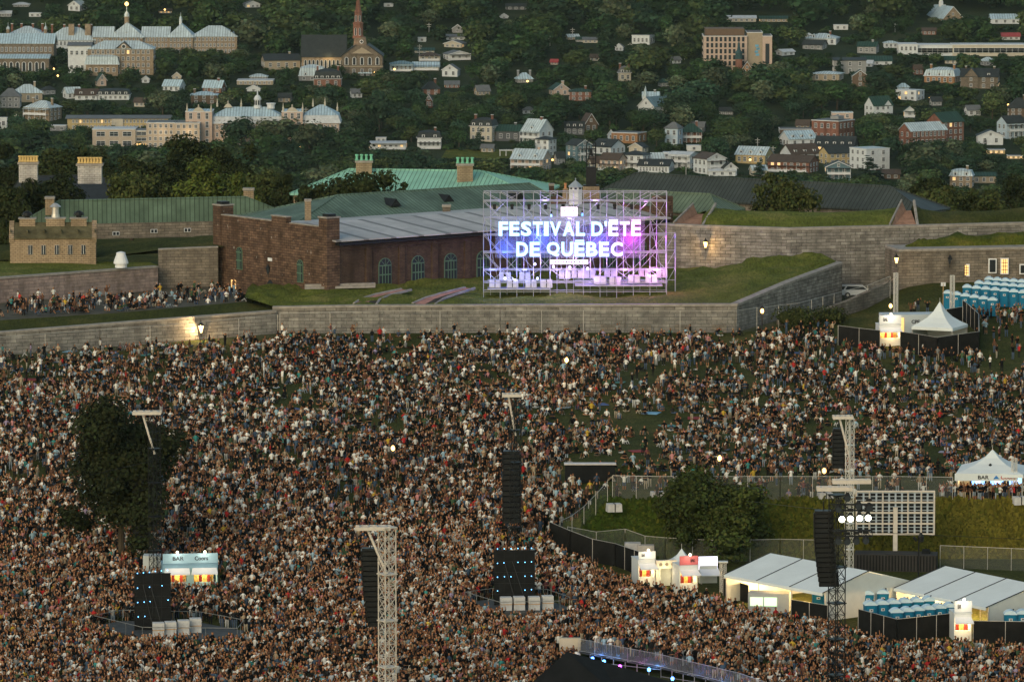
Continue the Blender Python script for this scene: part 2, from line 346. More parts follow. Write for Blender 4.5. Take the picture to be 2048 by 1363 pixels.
# the two sunken brick cuttings in the grass
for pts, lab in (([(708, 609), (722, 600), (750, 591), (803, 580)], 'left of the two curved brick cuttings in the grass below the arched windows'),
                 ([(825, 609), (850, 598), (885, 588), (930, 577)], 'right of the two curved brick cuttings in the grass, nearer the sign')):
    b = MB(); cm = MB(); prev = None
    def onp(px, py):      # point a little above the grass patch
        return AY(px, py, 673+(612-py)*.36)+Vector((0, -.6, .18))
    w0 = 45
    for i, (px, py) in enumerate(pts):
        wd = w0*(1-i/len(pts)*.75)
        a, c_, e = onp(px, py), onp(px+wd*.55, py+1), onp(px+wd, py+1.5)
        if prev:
            b.quad(prev[0], prev[1], c_, a, mat('salmon_brick', (.42, .2, .15), var=.35, scale=1.5)); b.quad(prev[1], prev[2], e, c_, mat('painted_cut_shade', (.05, .04, .03)))  # dark half of the ribbon: shade of the cutting put into its colour
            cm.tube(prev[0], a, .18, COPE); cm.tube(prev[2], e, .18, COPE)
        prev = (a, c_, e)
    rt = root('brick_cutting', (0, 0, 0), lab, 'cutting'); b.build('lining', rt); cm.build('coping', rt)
b = MB(); b.box((0, 0, 0), (9, .5, .3), COPE, .25); b.box((0, .6, .25), (9, .5, .3), COPE, .25)
b.build('stone_kerb', loc=AY(680, 574, 686.5), label='pale stone steps in the grass at the corner of the brown building', cat='kerb')
# ---- curtain wall and right rampart
CW = [AY(1300, 449, 719), AY(1350, 453, 716.5), AY(1400, 455.5, 715.5), AY(1580, 461, 711.5), AY(1700, 458, 713.5), AY(1840, 455, 716), AY(2080, 449, 721)]
wall('curtain_wall', CW, 8.0, STONE, 'tall angled fortress wall of grey ashlar with one lit wall lamp', cope=.35)
c0 = [AY(1402, 454, 717), AY(1580, 460, 713), AY(1782, 455, 716)]
c1 = [AY(1405, 430, 720), AY(1580, 436, 717), AY(1790, 434, 719)]
c2 = [AY(1425, 414, 725), AY(1600, 416, 722), AY(1800, 414, 724)]
patch('grass_slope', [c0, c1, c2, [p+Vector((0, 6, -3)) for p in c2]], GRASS2, amp=.08)
c0 = [AY(1836, 454, 717.5), AY(1940, 452, 719.5), AY(2090, 448, 722)]; c2 = [AY(1824, 411, 726), AY(1940, 409, 727), AY(2090, 406, 729)]
patch('grass_slope', [c0, c2, [p+Vector((0, 6, -3)) for p in c2]], GRASS, amp=.08)
c0 = [AY(1310, 449, 720), AY(1350, 451, 718)]; c2 = [AY(1310, 424, 726), AY(1412, 421, 727)]
patch('grass_slope', [c0, c2, [p+Vector((0, 6, -3)) for p in c2]], GRASS2, amp=.05)
REDR = mat('red_brick_ramp', (.36, .19, .12), var=.3, scale=1)
for a, b_, c_, d, lab in (((1784, 455.5), (1834, 453.5), (1822, 421), (1812, 421), 'brick gun opening between the grass ramparts near the upper right'),
                      ((1352, 452), (1402, 454), (1425, 427), (1395, 428), 'brick gun opening in the rampart just right of the scaffold')):
    b = MB(); P = [AY(*a, 716.5), AY(*b_, 717), AY(*c_, 724), AY(*d, 724)]; b.quad(*P, REDR)
    b.quad(P[0]+Vector((0, 0, 0)), P[3], P[3]+Vector((-.6, 0, 1.4)), P[0]+Vector((-.3, 0, .5)), REDR)
    c = MB(); c.tube(P[1]+Vector((.1, 0, .1)), P[2]+Vector((.4, 0, 1.3)), .2, COPE); c.tube(P[0]+Vector((-.3, 0, .5)), P[3]+Vector((-.6, 0, 1.4)), .14, COPE)
    rt = root('gun_embrasure', (0, 0, 0), lab, 'embrasure'); b.build('brick_floor', rt); c.build('coping', rt)
# building with barred windows at the right
RW = [AY(1797, 503, 702), AY(1900, 501, 703.5), AY(2090, 497, 706.5)]
rt = wall('casemate_building', RW, 9.0, STONED, 'low stone building with lit barred windows under the rough grass mound', 'building', th=6, cope=.3)
rt2 = rt
def rel(r, p): return Vector(p)-r.location
for px, y0, y1, lit in ((1931, 530, 550, 1), (1985, 519, 544, 0), (2009, 518, 546, 1), (2047, 530, 546, 0)):
    p = AY(px, (y0+y1)/2, 704.6+(px-1900)*.012-.9); q = rel(rt, p); s = mpp(p); h = (y1-y0)*s; ww = 12*s
    b = MB(); b.box((q.x, q.y, q.z), (ww+.3, .12, h+.3), WHITE); b.box((q.x, q.y-.08, q.z), (ww, .04, h), LIT if lit else GLASS)
    for k in range(1, 3): b.box((q.x-ww/2+ww*k/3, q.y-.12, q.z), (.06, .04, h), DARKM)
    for k in range(1, 4): b.box((q.x, q.y-.12, q.z-h/2+h*k/4), (ww, .04, .06), DARKM)
    b.build('window', rt)
c0 = [AY(1800, 502, 704.5), AY(1900, 500, 706), AY(2090, 496, 709)]; c1 = [AY(1812, 490, 706), AY(1900, 478, 707), AY(2090, 468, 710)]; c2 = [AY(1835, 486, 710), AY(1900, 464, 712), AY(2090, 458, 714)]
patch('grass_slope', [c0, c1, c2, [p+Vector((0, 3, -4)) for p in c2]], GRASS3, amp=.25)
# ramp wall between the bastion ditch and the right building
wall('stone_wall', [AY(1560, 640, 678.5), AY(1640, 622, 683), AY(1700, 600, 690), AY(1796, 556, 701)], 7.5, STONED, 'sloping rubble wall beside the fence left of the truss masts', cope=0, th=.6)
# ================================================================ fort buildings
DG = mat('dark_green_copper', (.115, .165, .115), .6, .35, .35, seam=.62, stains=.4)
DGR = mat('mottled_green_copper', (.12, .17, .125), .6, .35, .3, seam=.62, stains=.5)
TEAL = mat('bright_verdigris', (.28, .51, .37), .6, .15, .35, seam=.62)
GREYR = mat('dark_grey_metal_roof', (.055, .062, .056), .5, .25, .3, seam=.62)
G2 = mat('olive_green_metal_roof', (.13, .165, .11), .6, .25, .35, seam=.62)
def hipb(name, label, rl, rr, el, er, zr, ze, zb, rm, wm):
    a, b_ = AZ(*el, ze), AZ(*er, ze); p, q = AZ(*rl, zr), AZ(*rr, zr); u = (b_-a); L = u.length; u.normalize(); v = Vector((-u.y, u.x, 0))
    h = ((p-a).dot(v)+(q-a).dot(v))/2; al = max(0, (p-a).dot(u)); ar = min(L, (q-a).dot(u))
    rt = root(name, (a.x, a.y, zb), label, 'building', rz=math.atan2(u.y, u.x)); z0 = ze-zb; z1 = zr-zb
    w_ = MB(); w_.box((L/2, h, z0/2-.1), (L-1, 2*h-1, z0), wm); w_.build('wall', rt)
    r = MB(); r.add([(0, 0, z0), (L, 0, z0), (L, 2*h, z0), (0, 2*h, z0), (al, h, z1), (ar, h, z1), (0, 0, z0-.25), (L, 0, z0-.25), (L, 2*h, z0-.25), (0, 2*h, z0-.25)],
        [(0, 1, 5, 4), (1, 2, 5), (2, 3, 4, 5), (3, 0, 4), (6, 7, 1, 0), (7, 8, 2, 1), (8, 9, 3, 2), (9, 6, 0, 3), (9, 8, 7, 6)], rm)
    ro = r.build('roof', rt)
    c = MB(); c.tube((al, h, z1+.03), (ar, h, z1+.03), .13, rm)
    for e, f in (((0, 0, z0), (al, h, z1)), ((L, 0, z0), (ar, h, z1)), ((0, 2*h, z0), (al, h, z1)), ((L, 2*h, z0), (ar, h, z1))): c.tube(Vector(e)+Vector((0, 0, .03)), Vector(f)+Vector((0, 0, .03)), .1, rm)
    c.build('ridge_cap', ro)
    return rt
def chimney(rt, px0, px1, y0, y1, Y, m=None, pots=None, nm='chimney', cap=.35, npot=4):
    """a stack whose front shows px0..px1, y0 (top) .. y1 (foot)"""
    p = AY((px0+px1)/2, y1, Y); s = mpp(p); W = (px1-px0)*s; H = (y1-y0)*s
    b = MB(); m = m or BEIGE; D = W*.8 if W < 2.2 else W*.45; b.box((0, 0, H/2-.75), (W*.88, D, H+1.1), m); b.box((0, 0, H-.2), (W, D+.3, .3), COPE)
    q = rt.matrix_basis.inverted() @ p; o = b.build(nm, rt, loc=q, rz=-rt.rotation_euler.z)
    if pots:
        for i in range(npot):
            c = MB(); c.lathe((-W*.4+W*.8*i/(max(1, npot-1)), 0, H-.05), [(.24, 0), (.3, .08), (.19, .2), (.17, .66), (.27, .7), (.24, .88)], pots, 7); c.build('chimney_pot', o)
    return o
OCHRE = mat('ochre_clay', (.62, .42, .16), .8, .15); VERD = mat('verdigris_pot', (.2, .5, .32), .7, .2)
A = hipb('barracks', 'long low building under a dull green seamed roof behind the small guardhouse', (121, 404), (487, 392), (36, 449), (600, 437), 20.5, 17.5, 15.5, DG, STONED)
chimney(A, 90, 110, 392, 410, 721); chimney(A, 486, 509, 375, 396, 731)
for px, y in ((334, 407), (415, 399)):
    b = MB(); b.box((0, 0, 0), (1.1, .8, .25), DARKM); p = A.matrix_basis.inverted() @ AZ(px, y, 19.7); b.build('roof_hatch', A, loc=p+Vector((0, 0, .1)))
for px, yy in ((232, 467), (308, 462), (375, 460)):
    b = MB(); b.box((0, 0, 0), (.9, .1, .5), WHITE); b.box((-.22, -.06, 0), (.34, .05, .4), GLASS); b.box((.22, -.06, 0), (.34, .05, .4), GLASS); p = A.matrix_basis.inverted() @ AY(px, yy, 716+(px-232)*.02); b.build('window', A, loc=p)
Dd = hipb('barracks', 'long building under a mottled green roof directly behind the brown stone building', (673, 391), (1060, 367), (592, 447), (1140, 411), 20.9, 18.3, 13, DGR, STONED)
chimney(Dd, 609, 623, 397, 432, 712); chimney(Dd, 884, 902, 408, 432, 724, STONED); chimney(Dd, 1097, 1109, 366, 384, 748, BROWN2); chimney(Dd, 980, 997, 411, 430, 727)
for px, y in ((782, 409), (888, 401), (1030, 395)):
    p = Dd.matrix_basis.inverted() @ AZ(px, y, 19.6); b = MB(); b.add([(-.9, -1.2, 0), (.9, -1.2, 0), (0, -1.2, 1.0), (0, 1.6, 1.0), (-.9, 0, .2), (.9, 0, .2)], [(0, 1, 2), (1, 5, 3, 2), (0, 2, 3, 4)], DARKM)
    b.build('roof_vent', Dd, loc=p+Vector((0, 0, -.15)))
Ee = hipb('barracks', 'building with the bright turquoise copper roof and green chimney pots', (701, 337), (957, 343), (579, 387), (1075, 394), 19.3, 16.5, 11, TEAL, BEIGE)
chimney(Ee, 710, 746, 320, 345, 789, BEIGE, VERD, npot=4); chimney(Ee, 912, 948, 326, 352, 784, BEIGE, VERD, npot=4)
Ff = hipb('barracks', 'long dark grey metal roofed building right of the tall iron bell frame', (1269, 347), (1782, 373), (1185, 388), (1850, 424), 19.5, 16.6, 12, GREYR, STONED)
Gg = hipb('barracks', 'olive green roofed building immediately right of the top of the scaffold', (1190, 383), (1448, 384), (1110, 410), (1438, 426), 20.5, 18.4, 12, G2, STONED)
# roofs and chimneys among the trees at the left edge
SLATE = mat('dark_slate', (.035, .038, .04), .7, .2, 1)
h1 = hipb('officers_house', 'dark slate roof hidden in trees under the two white chimney stacks at the far left', (40, 352), (200, 352), (10, 400), (270, 395), 17, 12.5, 8, SLATE, BEIGE)
PALE = brick('pale_stone', (.58, .52, .47), (.50, .45, .40), (.3, .26, .22), .7, .3)
chimney(h1, 36, 78, 323, 346, 772, PALE, OCHRE, npot=7); chimney(h1, 153, 207, 326, 348, 771, PALE, OCHRE, npot=8)
# small stone guardhouse
p = AY(107, 522, 703.2); s = mpp(p); rt = root('guardhouse', p, 'small honey stone guardhouse with five slit windows on the left rampart', 'building', rz=.06)
W = 174*s*.98; D = 5.0; He = 3.15; b = MB()
b.add([(-W/2, -D/2, -1.2), (W/2, -D/2, -1.2), (W/2, D/2, -1.2), (-W/2, D/2, -1.2), (-W/2, -D/2, He), (W/2, -D/2, He), (W/2, D/2, He), (-W/2, D/2, He), (-W/2, 0, He+1.7), (W/2, 0, He+1.7)],
      [(0, 1, 5, 4), (2, 3, 7, 6), (1, 2, 6, 9, 5), (3, 0, 4, 8, 7), (3, 2, 1, 0)], BEIGE); b.build('wall', rt)
b = MB(); MOSS = mat('mossy_stone_slab', (.10, .085, .045), .9, .45, .8)
for sgn in (-1, 1): b.prism([(-W/2-.1, sgn*(D/2+.2), He-.05), (W/2+.1, sgn*(D/2+.2), He-.05), (W/2+.1, 0, He+1.72), (-W/2-.1, 0, He+1.72)][::-sgn], (0, 0, .14), MOSS)
for k in range(6): b.box((-W/2+W*k/5*.98+.1, -D/4-.05, He+.92), (.12, D/2+.6, .3), MOSS)
b.build('roof', rt)
for x in (-W/2+.2, W/2-.2):
    b = MB(); b.prism([(x-.3, -D/2-.25, He+.1), (x-.3, 0, He+2.1), (x-.3, D/2+.25, He+.1), (x-.3, D/2+.1, He-.5), (x-.3, 0, He+1.2), (x-.3, -D/2-.1, He-.5)], (.6, 0, 0), BEIGE); b.build('gable_parapet', rt)
for i in range(5):
    x = -W/2+W*(.235+.155*i); b = MB(); b.box((x, -D/2-.03, 1.7), (.62, .1, 1.25), COPE); b.box((x, -D/2-.1, 1.7), (.44, .06, 1.12), GLASS); b.box((x, -D/2-.14, 1.7), (.05, .03, 1.1), WHITE)
    b.build('window', rt)
for x, lan in ((-W*.3, 0), (.3, 1), (W*.3, 0)):
    b = MB(); b.box((x, 0, He+1.7), (2.4 if lan else 2.0, 1.4, 1.3), BEIGE); b.box((x, 0, He+2.4), (2.7 if lan else 2.3, 1.6, .15), COPE)
    if lan: b.lathe((x, 0, He+2.4), [(.55, 0), (.5, .5), (.45, .5), (.42, 1.4), (.75, 1.45), (.3, 1.85), (.02, 1.95)], METAL, 8)
    else: b.lathe((x, 0, He+2.4), [(.35, 0), (.35, .35), (.7, .35), (.6, .7), (.15, .95)], DARKM, 8)
    b.build('chimney', rt)
p = AY(242, 530, 694); b = MB(); s = mpp(p); b.lathe((0, 0, -.3), [(12*s, 0), (12*s, 8*s), (15*s, 8*s), (14.5*s, 12*s), (9.5*s, 26*s), (9*s, 30*s), (2*s, 32*s)], WHITE, 16)
b.build('roof_vent', loc=p, label='white conical ventilator on the grass roof right of the guardhouse', cat='vent')
# brown stone building (rotated)
c0 = Vector((-22.7, 686, 0)); u = Vector((19.3, 15, 0)).normalized(); v = Vector((-u.y, u.x, 0)); zb = 10.5
rt = root('powder_building', (c0.x, c0.y, zb), 'brown stone building with arched green windows behind the grass bastion', 'building', rz=math.atan2(u.y, u.x)); L = 54.5; D = 24.2; he = 18.55-zb; hp = 20.3-zb
b = MB(); b.box((L/2, D/2, he/2), (L, D, he), BROWN2); b.build('wall', rt)
b = MB(); b.box((-.35, D/2, hp/2), (.7, D+.3, hp), BROWN); b.box((-.35, D*.42, hp+.35), (.76, 3.2, .7), BROWN); b.box((-.35, D*.42, hp+.75), (.9, 3.4, .12), COPE)
for yy, ww in ((D*.2, D*.27), (D*.73, D*.46)): b.box((-.35, yy-.3, hp+.06), (.85, ww, .12), COPE)
b.build('gable_wall', rt)
for yy, nm in ((.6, 0), (D-.4, 0)):
    b = MB(); b.box((.2, yy, hp/2+.55), (2.0 if nm == 0 else 1.8, 1.7, hp+1.3), BROWN); b.box((.2, yy, hp+1.25), (2.2, 1.9, .18), COPE); b.box((.2, yy, hp+1.5), (1.2, 1.2, .35), DARKM); b.build('chimney', rt)
b = MB(); b.box((L+.2, D/2, hp/2-.5), (.8, D+.3, hp), BROWN); b.box((L+.2, 1.2, hp/2+.7), (2, 2, hp+.7), BROWN); b.build('gable_wall', rt)
LEAD = mat('pale_lead_roof', (.42, .38, .36), .55, .2, .4, seam=4.3)
b = MB()
for sg in (0, 1):
    y0 = -1.1 if sg == 0 else D+1.1
    P = [(.05, y0, he-.05), (L-.2, y0, he-.05), (L-.2, D/2, he+1.05), (.05, D/2, he+1.05)]; b.prism(P if sg == 0 else P[::-1], (0, 0, .16), LEAD)
ro = b.build('roof', rt); b = MB(); b.box((L/2, -.75, he-.35), (L-1, .9, .3), DARKM); b.build('eave_shade', ro)  # black strip under the overhang stands in for the eave's shadow
b = MB()
for k in range(10):
    x = 5.2*k+8.4-2.6
    b.box((x, -.12, he/2-.3), (.9, .24, he-.8), BROWN2)
b.box((L/2, -.1, he-.95), (L, .2, .5), BROWN2); b.box((L/2, -.18, he-.55), (L, .36, .16), BROWN2); b.build('pilasters', rt)
GF = mat('green_window_frame', (.09, .15, .10), .6, .1)
def archwin(par, x, z0, w_, h, y, axis='x', frame=GF):
    """arched window in the wall plane; local x along the wall, facing -y (or -x when axis is 'y')"""
    b = MB(); n = 8; r = w_/2; pts = [(-r, 0), (r, 0)]+[(r*math.cos(t), h-r+r*math.sin(t)) for t in [math.pi*i/n for i in range(n+1)]]
    def M(a, c, d): return (x+a, y-d, z0+c) if axis == 'x' else (y-d, x+a, z0+c)
    def off(d): return (0, -d, 0) if axis == 'x' else (-d, 0, 0)
    big = [(a*1.12, c*1.03 if c > 0 else -.1) for a, c in pts]
    b.prism([M(a, c, -.02) for a, c in (big if axis == 'x' else big[::-1])], off(.1), COPE if frame is WHITE else frame); b.prism([M(a, c, .06) for a, c in (pts if axis == 'x' else pts[::-1])], off(.06), GLASS)
    for q in (-.5, 0, .5): b.prism([M(r*q-.05, 0, .13), M(r*q+.05, 0, .13), M(r*q+.05, h-r, .13), M(r*q-.05, h-r, .13)][::(1 if axis == 'x' else -1)], off(.04), frame)
    for zz in ((h-r), (h-r)*.5): b.prism([M(-r, zz-.06, .13), M(r, zz-.06, .13), M(r, zz+.1, .13), M(-r, zz+.1, .13)][::(1 if axis == 'x' else -1)], off(.05), frame)
    for a in (.8, 1.57, 2.34): b.tube(M(0, h-r, .14), M(r*math.cos(a), h-r+r*math.sin(a), .14), .035, frame, 4)
    return b.build('arched_window', par)
for k in range(9): archwin(rt, 8.4+5.2*k, 2.2, 1.8, 3.2, 0)
for xx, zz in ((D*.23, 2.6), (D*.78, 3.2)): archwin(rt, xx, zz, 1.15, 2.7, -.72, 'y')
b = MB(); b.box((-.76, D*.50, 4.9), (.06, .9, .4), WHITE); b.build('wall_sign', rt)
b = MB(); b.prism([(-.72, D*.50+.9*math.cos(t), .6+1.7*max(0, math.sin(t))) for t in [math.pi*i/8 for i in range(9)]], (-.06, 0, 0), GLASS); b.build('doorway', rt)
b = MB()
for k in (-.3, .3): b.box((-.76, D*.835+k, 1.1), (.06, .4, 1.1), LIT)
b.build('lit_window', rt)
# cupola, small stacks and the iron bell frame behind the sign
p = AY(1151, 400, 728); s = mpp(p); rt = root('cupola', p, 'white eight sided cupola with a pointed roof above the middle of the sign', 'cupola'); b = MB()
b.lathe((0, 0, -1), [(14*s, 0), (14*s, 1+22*s), (13.2*s, 1+22*s), (13.2*s, 1+27*s)], mat('painted_panel', (.6, .58, .6), .6, .1), 8, .39); b.build('drum', rt)
b = MB(); b.lathe((0, 0, 27*s), [(16*s, 0), (9*s, 6*s), (1.2*s, 12.5*s), (.9*s, 15*s), (1.6*s, 16*s), (.2*s, 17.5*s)], mat('blue_grey_lead', (.3, .33, .36), .5, .15), 8, .39); b.build('roof', rt)
for i in range(8):
    a = .39+math.pi/8+math.pi/4*i; b = MB(); b.box((0, 0, 0), (.34, .1, .9), GLASS); b.build('window', rt, loc=(13*s*.93*math.cos(a), 13*s*.93*math.sin(a), 19*s), rz=a+math.pi/2)
p = AY(1131, 398, 730); s = mpp(p); b = MB(); b.box((0, 0, 10*s), (13*s, 10*s, 22*s), BEIGE, taper=.8); b.lathe((0, 0, 20*s), [(2.6*s, 0), (2.3*s, 9*s), (3*s, 10*s), (2.8*s, 12*s)], mat('terracotta', (.5, .22, .1)), 8)
b.build('chimney_stack', loc=p, label='short stack with one orange clay pot left of the cupola', cat='chimney')
p = AY(1182, 398, 736); s = mpp(p); rt = root('bell_frame', p, 'tall black iron frame with an arched open top on a stone base', 'tower'); b = MB(); b.box((0, 0, 10*s), (33*s, 24*s, 32*s), BEIGE); b.box((0, 0, 27*s), (31*s, 22*s, 3*s), DARKM); b.build('plinth', rt)
b = MB(); b.box((0, 0, 46*s), (20*s, 14*s, 38*s), DARKM); b.build('casing', rt); b = MB()
for x in (-9, 9):
    for y in (-6, 6): b.tube((x*s, y*s, 62*s), (x*s, y*s, 108*s), 1.1*s, DARKM)
for y in (-6, 6):
    for i in range(8):
        a0, a1 = math.pi*i/8, math.pi*(i+1)/8; b.tube((9*s*math.cos(a0), y*s, 108*s+10*s*math.sin(a0)), (9*s*math.cos(a1), y*s, 108*s+10*s*math.sin(a1)), 1.1*s, DARKM)
    for z in (70, 80, 90, 100): b.tube((-9*s, y*s, z*s), (9*s, y*s, z*s), .6*s, DARKM)
    b.tube((-4*s, y*s, 65*s), (-4*s, y*s, 112*s), .6*s, DARKM); b.tube((4*s, y*s, 65*s), (4*s, y*s, 112*s), .6*s, DARKM)
b.build('open_frame', rt)
b = MB(); b.lathe((0, 0, 88*s), [(4.5*s, 0), (3*s, 4*s), (2.4*s, 12*s), (.4*s, 14*s)], DARKM, 8); b.build('bell', rt)
# stone blocks at the foot of the front wall
blk = []
for px in (617, 560, 515, 978, 1065, 1140, 1215, 1290, 1365, 1438, 905, 830):
    p = G(px, 664); b = MB(); b.box((0, 0, .45), (1.6+.5*R.random(), 1, 1.0), STONED, R.uniform(-.1, .1), .94); o = b.build('stone_buttress', loc=p, cat='buttress', group='stone buttresses along the foot of the front wall'); blk.append((o, 'squat stone buttress at the foot of the wall below the sign', px))
uniq(blk)
# ================================================================ the illuminated sign on its scaffold
TXC = {}
def textmesh(t, m, ext=.1, bold=.02, spacing=1):
    k = (t, m.name, ext, bold)
    if k in TXC: return TXC[k]
    cu = bpy.data.curves.new('lettering', 'FONT'); cu.body = t; cu.extrude = ext; cu.offset = bold; cu.align_x = 'CENTER'; cu.resolution_u = 3; cu.space_character = spacing
    o = bpy.data.objects.new('lettering', cu); C.objects.link(o); dg = bpy.context.evaluated_depsgraph_get(); dg.update()
    me = bpy.data.meshes.new_from_object(o.evaluated_get(dg)); bpy.data.objects.remove(o); bpy.data.curves.remove(cu)
    me.name = 'lettering'; me.materials.clear(); me.materials.append(m); 
    a = np.empty(len(me.vertices)*3); me.vertices.foreach_get('co', a); a = a.reshape(-1, 3)
    mn, mx = a.min(0), a.max(0); a = (a-[(mn[0]+mx[0])/2, mn[1], 0]); TX = (me, mx[0]-mn[0], mx[1]-mn[1])
    a = a[:, [0, 2, 1]]*[1, -1, 1]; me.vertices.foreach_set('co', a.ravel()); me.update()
    TXC[k] = TX; return TX
def text(name, t, m, parent, loc, width, height, rz=0, ext=.05, bold=.02, **k):
    me, w_, h = textmesh(t, m, ext, bold); o = link(name, me, parent, loc, rz, **k); o.scale = (width/w_, 1, height/h); return o
s0 = AY(1024, 585, 682); S = mpp(s0); Ys = 682.0
def SX(px): return (px-1150)*S
def SZ(py): return (588-py)*S
base = AY(1150, 588, Ys)
sc_ = root('scaffold', base, 'large silver tube scaffold lit blue and violet, carrying the festival sign', 'scaffold')
STL = mat('scaffold_tube', (.42, .41, .44), .35, .1, 2, .5)
xs_ = [967+33.3*i for i in range(12)]
tops = [384, 402, 436, 470, 505, 540, 565, 583]
dep = 2.1
def tubeo(nm, a, b_, r=.05, m=STL, par=sc_):
    q = MB(); q.tube(a, b_, r, m, 5); return q.build(nm, par)
for i, x in enumerate(xs_):
    for j, y in enumerate((0, dep)):
        xo = 14 if j and i < 11 else 0; tubeo('standard', (SX(x+xo), y, -.5), (SX(x+xo), y, SZ(383)), .05)
for k, py in enumerate(tops):
    for j in (0, dep):
        tubeo('ledger', (SX(967), j, SZ(py)), (SX(1333), j, SZ(py)), .045)
for k, (t0, t1) in enumerate(zip(tops, tops[1:])):
    if k == 6: continue
    q = MB()
    q.tube((SX(967), 1.05, SZ(t1)), (SX(1333), 1.05, SZ(t1)), .035, STL, 4)
    for i, x in enumerate(xs_):
        q.tube((SX(x), 0, SZ(t1)), (SX(x), dep, SZ(t1)), .04, STL, 4)
        q.tube((SX(x), 0, SZ(t0)), (SX(x), dep, SZ(t1)), .035, STL, 4)
        if i < 11 and (i+k) % 3 != 2:
            a, c = (x, x+33.3) if (i+k) % 2 else (x+33.3, x)
            q.tube((SX(x if i < 5 else x+33.3), dep, SZ(t0)), (SX(x+33.3 if i < 5 else x), dep, SZ(t1)), .035, STL, 4)
        if i < 11 and (i+k) % 2: q.tube((SX(x+14), dep, SZ(t1)), (SX(min(1333, x+47)), dep, SZ(t0)), .03, STL, 4)
        if i in (0, 1, 5, 8, 10): q.tube((SX(x), 0, SZ(t0)), (SX(x+(33.3 if i < 5 else 33.3)), 0, SZ(t1)), .035, STL, 4)
    q.build('bracing', sc_)
q = MB()       # rear bay towards the right and the stepped buttress
for x in (1333, 1352):
    for y in (2.5, 4.6): q.tube((SX(x), y, -.2), (SX(x), y, SZ(470)), .05, STL)
for py in (453, 470, 505, 540, 565): q.tube((SX(1300), 3.4, SZ(py)), (SX(1352), 3.4, SZ(py)), .04, STL)
for py in (470, 505, 540): q.tube((SX(1333), 3.4, SZ(py+34)), (SX(1352), 3.4, SZ(py)), .035, STL)
for x in xs_[::2]:
    q.tube((SX(x), dep, SZ(540)), (SX(x), 5.2, 0.2), .045, STL); q.tube((SX(x), dep, SZ(436)), (SX(x+33), 5.2, 0.2), .04, STL); q.tube((SX(x), dep, SZ(565)), (SX(x), 5.2, SZ(565)), .04, STL)
q.build('rear_buttress', sc_)
q = MB()
for x0, x1 in ((975, 1100), (1150, 1325)): q.box(((SX(x0)+SX(x1))/2, 1.1, SZ(578 if x0 < 1000 else 571)), ((x1-x0)*S, 2.6, .12), STL); q.box(((SX(x0)+SX(x1))/2, 3.8, SZ(566)), ((x1-x0)*S, 1.8, .12), STL)
q.build('platform', sc_)
CONC = mat('pale_concrete', (.52, .49, .46), .9, .2, 1.5)
blk = []
for i, (px, yy, py) in enumerate([(990, .9, 577), (1025, .9, 577), (1062, .9, 577), (1093, .9, 577), (1010, 3.6, 566), (1050, 3.6, 566), (1130, 3.4, 563), (1155, 3.4, 562), (1180, 3.5, 562), (1200, .9, 570), (1230, .9, 571), (1268, 1., 568), (1303, 1, 568), (1222, 3.6, 560), (1290, 3.6, 559), (1325, 3.2, 560)]):
    q = MB(); q.box((0, 0, .5), (1.35+.2*R.random(), 1.0, .92), CONC, R.uniform(-.08, .08), .97); q.box((0, 0, .03), (1.4, 1.05, .08), STL); q.box((0, 0, .5), (.1, 1.02, .93), DARKM)
    o = q.build('ballast_block', loc=base+Vector((SX(px), yy, SZ(py)+.07)), cat='block', group='concrete ballast blocks on the scaffold platforms')
    blk.append((o, 'pale ballast block on the %s of the scaffold' % ('front platform' if yy < 2 else 'rear platform'), px))
uniq(blk)
def em(n, c, e): return mat(n, c, emit=e)
q = MB(); HALO = bpy.data.materials.new('halo_sheet_mat'); HALO.use_nodes = True; nb = HALO.node_tree.nodes['Principled BSDF']; nb.inputs['Base Color'].default_value = (.5, .5, .55, 1); nb.inputs['Alpha'].default_value = .17; nb.inputs['Roughness'].default_value = .9
q.quad((SX(990), 1.75, SZ(518)), (SX(1290), 1.75, SZ(518)), (SX(1290), 1.75, SZ(436)), (SX(990), 1.75, SZ(436)), HALO); q.build('halo_sheet', sc_)  # added thin sheet that catches the coloured light, imitating a halo behind the letters
sign = root('illuminated_sign', base+Vector((0, -.25, 0)), "glowing sign reading FESTIVAL D'ETE DE QUEBEC in white, blue and pink letters", 'sign')
def lc(i, t0, t1):
    a, b_ = Vector((.40, .66, 1.0)), Vector((1.0, .42, .92)); t = min(1, max(0, i)); v_ = a.lerp(b_, t); return v_
def line(txt, x0, x1, yt, yb):
    ws = {'I': .42, "'": .3, ' ': .38, 'E': .86, 'F': .82, 'T': .86, 'L': .78, 'V': .98, 'A': 1.02, 'S': .92, 'D': 1, 'Q': 1.1, 'U': .98, 'C': 1.02, 'B': .96}
    tot = sum(ws[c.upper()] for c in txt); x = x0; u = (x1-x0)/tot
    for c in txt:
        w_ = ws[c.upper()]*u; xc = x+w_/2; x += w_
        if c == ' ': continue
        t = (xc-1195)/85; m = em('glow_%02d' % int(max(0, min(9, t*9))), lc(int(max(0, min(9, t*9)))/9, 0, 1), 1.45)
        mark = c.islower(); ch = c.upper()
        h = (yb-yt)*S; z = SZ(yb)
        if ch == "'": text('letter', "'", m, sign, (SX(xc), 0, z+h*.66), w_*S*.7, h*.36, ext=.08, bold=.03)
        else:
            o = text('letter', ch, m, sign, (SX(xc), 0, z), w_*S*.87, h, ext=.08, bold=.034)
            if mark: q = MB(); q.box((0, 0, 0), (w_*S*.78, .16, 2.6*S), m); q.build('accent', sign, loc=(SX(xc), 0, z+h+2.6*S))
line("FESTIVAL D'eTe", 996, 1283, 442, 471)
line("DE QUeBEC", 1031, 1247, 483, 512)
q = MB(); q.box((0, 0, 0), (33*S, .3, 18*S), em('white_glow', (1, .82, 1), 1.15)); q.build('logo_box', sign, loc=(SX(1138), -.1, SZ(422)))
